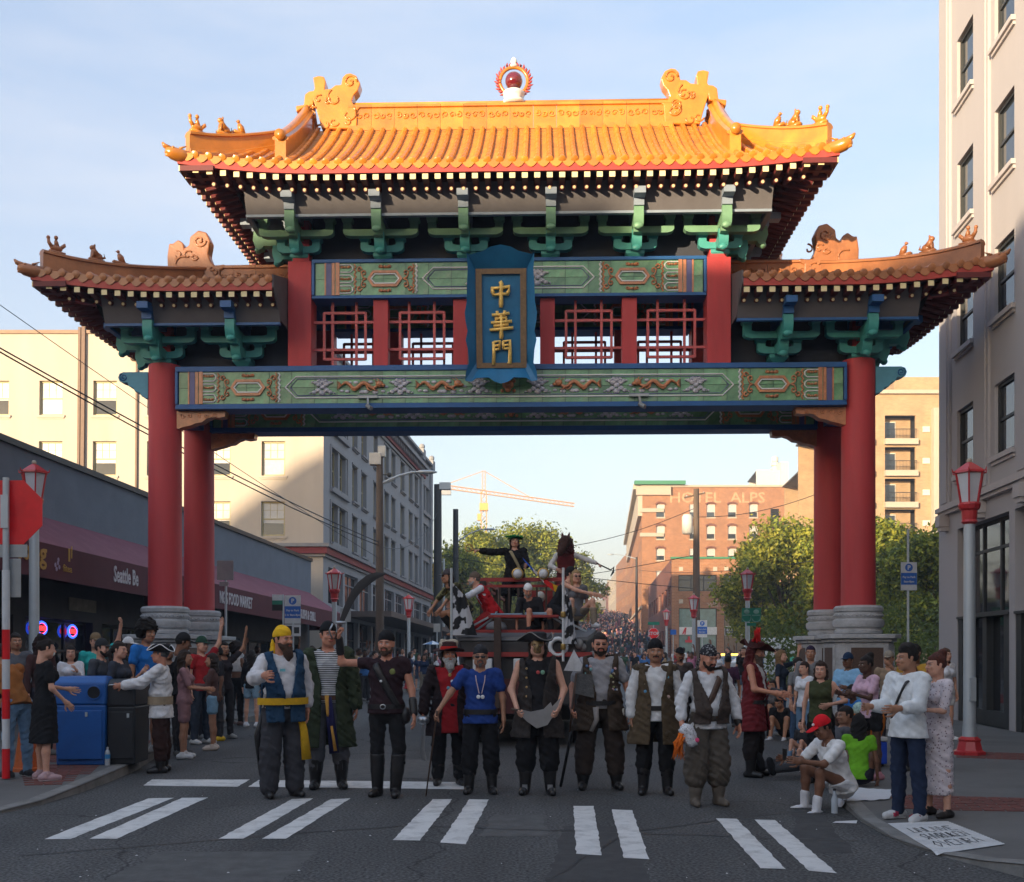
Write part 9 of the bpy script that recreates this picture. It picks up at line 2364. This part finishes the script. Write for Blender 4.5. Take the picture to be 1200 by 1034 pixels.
p = crew('pirate in a green feathered hat and black coat standing on the parade vehicle', 603, 21.2, 2.305, face=5, H=1.68, top=(.012,.012,.014), sleeve=.95, bottom=('trousers',(.015,.015,.017)), shoes=(.01,.01,.01), hair=('mid',(.03,.02,.015)), L=((-.9,-.2,-.1),(-1,-.2,.12)), Rr=((.2,-.2,-1),(-.1,-.8,-.1)), hand=('grip','relax'))
p.coat((.012,.012,.014), .5, .95, gap=.07); o = p.hat_wide((.01,.10,.035), r=.17, crown=.06)
m = MB(); rr = random.Random(3)
for k in range(70):
 t = rr.uniform(0,2*PI); r_ = rr.uniform(.10,.19); q = p.finish(p.hp(r_*math.cos(t), .016+r_*math.sin(t), .075+rr.uniform(0,.03))); m.tube([tuple(q),(q[0]+rr.uniform(-.03,.03),q[1]+rr.uniform(-.03,.03),q[2]+rr.uniform(.0,.05))],[.014,.002],4)
tag(obj('green_feathers', m, cloth((.01,.22,.06)), o, True), kind='stuff'); p.strap((.30,.26,.16), -1, .06)
m = MB(); a = Vector(p.W('wrL')); m.tube([(a.x-.08,a.y,a.z),(a.x-.2,a.y,a.z+.03)],[.02,.03],7); m.tube([(a.x-.22+.07*math.cos(t),a.y,a.z+.05+.07*math.sin(t)) for t in np.linspace(0,2*PI,13)],.016,5,cap=False,up=(0,1,0)); q = world(p, Vector()); o = thing('brass_horn', 'small brass ring-shaped instrument held out by the pirate in the green hat', 'horn', q, R(5)); obj('brass_body', m, BRASS, o, True)
p = crew('figure in a dark horse head with white sleeves on the vehicle, swinging a black hook', 663, 20.6, 2.305, face=-5, H=1.52, top=(.42,.41,.40), sleeve=.95, bottom=('trousers',(.02,.012,.012)), shoes=(.01,.01,.01), hair=('wild',(.09,.018,.018)), L=((-.5,-.2,-.8),(.5,-.6,-.3)), Rr=((.85,-.1,-.35),(.9,-.3,-.35)), hand=('relax','grip'), nod=10)
p.shirt((.09,.015,.018), 0, e=.035, hem=-.2, name='vest'); p.headpart('mane',[((0,.02,.06),(0,.03,-.12),.15,.17,(1,0,0),1.15),((-.03,-.05,-.1),(0,-.06,-.26),.10,.07)], hairmat((.09,.018,.018)), wr=.014, res=.012, cuts=[lambda X,Y,Z: np.minimum(np.minimum(.05-Z, Z+.05), np.minimum(-.04-Y,.05-np.abs(X)))]); q = world(p, Vector(p.W('wrR'))+Vector((.05,-.03,-.03))); o = thing('boat_hook', 'black iron hook held out by the horse-headed figure on the vehicle', 'hook', q); m = MB(); m.tube([(-.05,0,.03),(.22,0,-.1)],.014,6); m.tube([(.22,0,-.1),(.28,0,-.05),(.27,0,-.14),(.22,0,-.22)],[.014,.03,.025,.008],6); obj('iron_hook', m, M_IRON, o, True)
p.headpart('horse_head',[((0,.0,.06),(0,-.12,.14),.13,.11),((.02,-.12,.12),(-.10,-.30,-.10),.11,.07),((-.09,-.29,-.09),(-.11,-.32,-.14),.075,.065)], hairmat((.055,.022,.016)), wr=.004, res=.010)
m = MB()
for sx in (-.05,.05): a = p.finish(p.hp(sx,.02,.15)); b = p.finish(p.hp(sx*1.7,.03,.30)); m.tube([tuple(a),tuple(b)],[.045,.008],6)
obj('pointed_ears', m, hairmat((.09,.018,.018)), p.root)
p = crew('bearded man in a red vest and white sleeves kneeling at the left of the deck', 577, 19.3, 2.05, face=-80, H=1.68, top=(.50,.51,.54), sleeve=.95, bottom=('trousers',(.30,.02,.02)), hair=('short',(.15,.13,.12)), beard=('short',(.4,.38,.36)), pelvis=.35, lean=(0,-.6), L=((-.1,-.8,-.5),(.1,-.8,-.4)), Rr=((.1,-.8,-.5),(-.1,-.9,-.3)), legL=((-.1,-.6,-.5),(0,.9,-.3)), legR=((.1,-.6,-.5),(0,.9,-.3)))
p.shirt((.42,.015,.02), 0, e=.04, hem=-.15, name='vest', open_=.6, shell=.02); p.wrap((.12,.09,.07), tail=False)
p = crew('person in a camouflage shirt and dark cap crouching at the front left of the deck', 546, 18.9, 2.05, face=-60, H=1.68, skin='tan', top=(.16,.15,.07), pat='camo', sleeve=.5, bottom=('trousers',(.02,.02,.022)), hair=('mid',(.02,.015,.012)), hat=((.03,.02,.02),), pelvis=.38, lean=(0,-.7), L=((-.1,-.7,-.8),(.1,-.6,-.8)), Rr=((.1,-.7,-.8),(-.1,-.6,-.8)), legL=((-.15,-.8,-.2),(0,.5,-.6)), legR=((.15,-.8,-.2),(0,.5,-.6)))
p = crew('bare-armed person in black leaning over the deck table from the right', 650, 19.2, 2.05, face=70, H=1.68, skin='fair', top=(.015,.015,.018), sleeve=0, bottom=('trousers',(.015,.015,.018)), hair=('short',(.012,.01,.01)), hat=((.012,.012,.014),), pelvis=.42, lean=(0,-.55), L=((-.1,-.8,-.4),(.1,-1,-.25)), Rr=((.1,-.8,-.4),(-.1,-1,-.25)), legL=((-.1,-.6,-.5),(0,.6,-.6)), legR=((.1,-.6,-.5),(0,.6,-.6)))
p = crew('person in black with a white headcloth slumped on the deck table', 628, 19.0, 2.05, face=10, H=1.55, skin='ruddy', top=(.02,.02,.024), sleeve=.5, bottom=('trousers',(.015,.015,.018)), hair=None, beard=('short',(.3,.28,.26)), nod=25, pelvis=.14, lean=(-.35,-.3), **SIT)
p.wrap((.55,.55,.57), tail=False)
p = crew('blonde woman in sunglasses and a grey t-shirt seated at the right of the deck', 675, 19.0, 2.05, face=15, H=1.66, female=True, top=(.13,.135,.15), sleeve=.3, bottom=('trousers',(.25,.20,.15)), hair=('long',(.42,.28,.13)), pelvis=.30, **SIT)
p.glasses()
# ================================================================ THE CROWD
tm = []
SPEC = [((.3,.3,.32),('trousers',(.03,.04,.07)),('short',(.015,.012,.01)),'fair',False,{}),((.02,.02,.025),('trousers',(.05,.05,.06)),('long',(.02,.014,.012)),'tan',True,{}),((.5,.5,.52),('shorts',(.12,.18,.25)),('mid',(.06,.035,.02)),'fair',True,{}),((.04,.07,.14),('shorts',(.04,.04,.045)),('short',(.03,.02,.015)),'brown',False,{'Rr':((.3,-.3,.6),(.0,-.2,1))}),((.08,.08,.09),('trousers',(.02,.02,.025)),('short',(.012,.01,.009)),'dark',False,{'L':((-.1,-.5,-1),(.2,-1,0))})]
for i, (t_, b_, h_, sk, fe, kw) in enumerate(SPEC):
 p = simple('crowd figure', (0,0,-50), 0, 1.72 if not fe else 1.64, sk, t_, .3, b_, (.2,.2,.2), h_, None, fe, res=.034, **kw); p.root['tmpl'] = 1; tm.append(p.root)
COLS = [('white',(.45,.46,.48)),('black',(.014,.014,.016)),('grey',(.14,.145,.155)),('navy',(.02,.035,.08)),('blue',(.04,.13,.32)),('red',(.34,.03,.03)),('pink',(.42,.16,.24)),('dark green',(.03,.07,.04)),('tan',(.28,.20,.12)),('purple',(.09,.04,.14))]
rr = random.Random(21); placed = []; used = set()
def put_crowd(lat, Y, face):
 x = S(lat,Y).x
 for (a,b) in placed[-60:]:
  if (a-x)**2+(b-Y)**2 < .22: return False
 placed.append((x,Y)); r0 = rr.choice(tm); ti = [q_.name for q_ in tm].index(r0.name); nm, cc = rr.choices(COLS, [6,6,4,4,3,2,2,1,1,1])[0]
 if r0.name not in used: c = r0; used.add(r0.name)
 else: c = copy_tree(r0)
 side = 'on the left pavement' if lat < -8 else ('at the left kerb' if lat < -5.5 else ('on the right pavement' if lat > 3.8 else 'in the street'))
 dist = 'beyond the vehicle' if Y < 48 else ('midway down' if Y < 75 else 'far down')
 if 'tmpl' in c: del c['tmpl']
 who = ['short-haired','long-haired','brown-haired','arm-raising','dark-skinned'][ti]; bn, bc = rr.choice([('black',(.03,.03,.035)),('denim',(.10,.15,.22)),('khaki',(.2,.17,.13)),('slate',(.05,.07,.11))])
 c['label'] = 'distant %s spectator, %s top, %s %s, %s %s' % (who, nm, bn, 'shorts' if ti in (2,3) else 'trousers', side, dist); c['category'] = 'person'; c['group'] = 'spectators like: '+c['label'][8:]
 x_ = x; z = ground_z(Y)+(SW if (lat < -8.5 or lat > 3.9) else 0); c.location = (x_, Y, z); c.rotation_euler = (0,0,R(face)); s_ = rr.uniform(.92,1.06); c.scale = (s_,s_,s_)
 for ch in c.children:
  if ch.name.startswith('shirt'): ch.material_slots[0].link = 'OBJECT'; ch.material_slots[0].material = cloth(cc)
  if ch.name.startswith(('trousers','shorts')) : ch.material_slots[0].link = 'OBJECT'; ch.material_slots[0].material = cloth(bc)
 return True
n = 0
while n < 88:
 Y = 27+rr.random()**1.2*60; lat = rr.uniform(-12.4,-7.2)
 if (Y < 34 and lat > -9.5) or abs(lat+9.15) < .9 and Y < 26: continue
 if put_crowd(lat, Y, rr.uniform(20,110)): n += 1
while n < 128:
 Y = 27+rr.random()**1.2*55; lat = rr.uniform(2.4,7.2)
 if Y < 30 and lat > 4: continue
 if put_crowd(lat, Y, rr.uniform(-110,-20)): n += 1
while n < 292:
 Y = 50+rr.random()**.8*62; lat = rr.uniform(-7.4,3.0)
 if put_crowd(lat, Y, rr.uniform(-60,60)): n += 1
m = MB(); rr = random.Random(5)
for k in range(1250):
 Y = 112+rr.random()*215; lat = rr.uniform(-10,6.5); x = S(lat,Y).x; z = ground_z(Y); m.cur = rr.choice([0,1,1,2,2,3,3,4,5,6,7,1]); h = rr.uniform(.9,1.1); c_, s_ = .24, .17
 m.loft([[(x+a*w,Y+b*w*.7,z+q*h) for a,b in ((-1,-1),(1,-1),(1,1),(-1,1))] for w,q in ((.15,0),(.2,.85),(.25,1.35),(.1,1.5))]); m.cur = 8+rr.randrange(2)
 m.loft([[(x+a*w,Y+b*w,z+q*h) for a,b in ((-1,0),(0,-1),(1,0),(0,1))] for w,q in ((.06,1.46),(.11,1.58),(.11,1.68),(.05,1.75))])
tag(obj('far_crowd', m, [mat('far_cloth_%s' % n_.replace(' ','_'), tuple(v*.6+.02 for v in c), .9) for n_,c in COLS[:8]]+[SKIN['fair'],hairmat((.015,.012,.01))], fix=False), kind='stuff')
o = thing('parasol', 'white and blue striped parasol held over the far crowd left of the vehicle', 'parasol', (P(507,0,42).x,42,0)); m = MB()
for k in range(8):
 m.cur = k%2; a0, a1 = 2*PI*k/8, 2*PI*(k+1)/8; m.add([(0,0,2.12),(.42*math.cos(a0),.42*math.sin(a0),1.97),(.42*math.cos(a1),.42*math.sin(a1),1.97)],[(0,1,2)])
obj('canopy', m, [M_SWHT,cloth((.10,.2,.35))], o, fix=False); m = MB(); m.lathe([(.012,1.1),(.012,2.1)],6); obj('stick', m, M_IRON, o)
# ================================================================ AIR
m = MB(); m.box(-600,600,-88,1400,-8,62)
hz = obj('haze', m, None or mat('haze_air', (1,1,1)))
hz['kind'] = 'stuff'
hm = bpy.data.materials['haze_air']; nt = hm.node_tree; nt.nodes.clear(); ou = nt.nodes.new('ShaderNodeOutputMaterial'); pv = nt.nodes.new('ShaderNodeVolumePrincipled')
pv.inputs['Color'].default_value = (.80,.86,.95,1); pv.inputs['Density'].default_value = .001; pv.inputs['Anisotropy'].default_value = .2
nt.links.new(pv.outputs['Volume'], ou.inputs['Volume'])
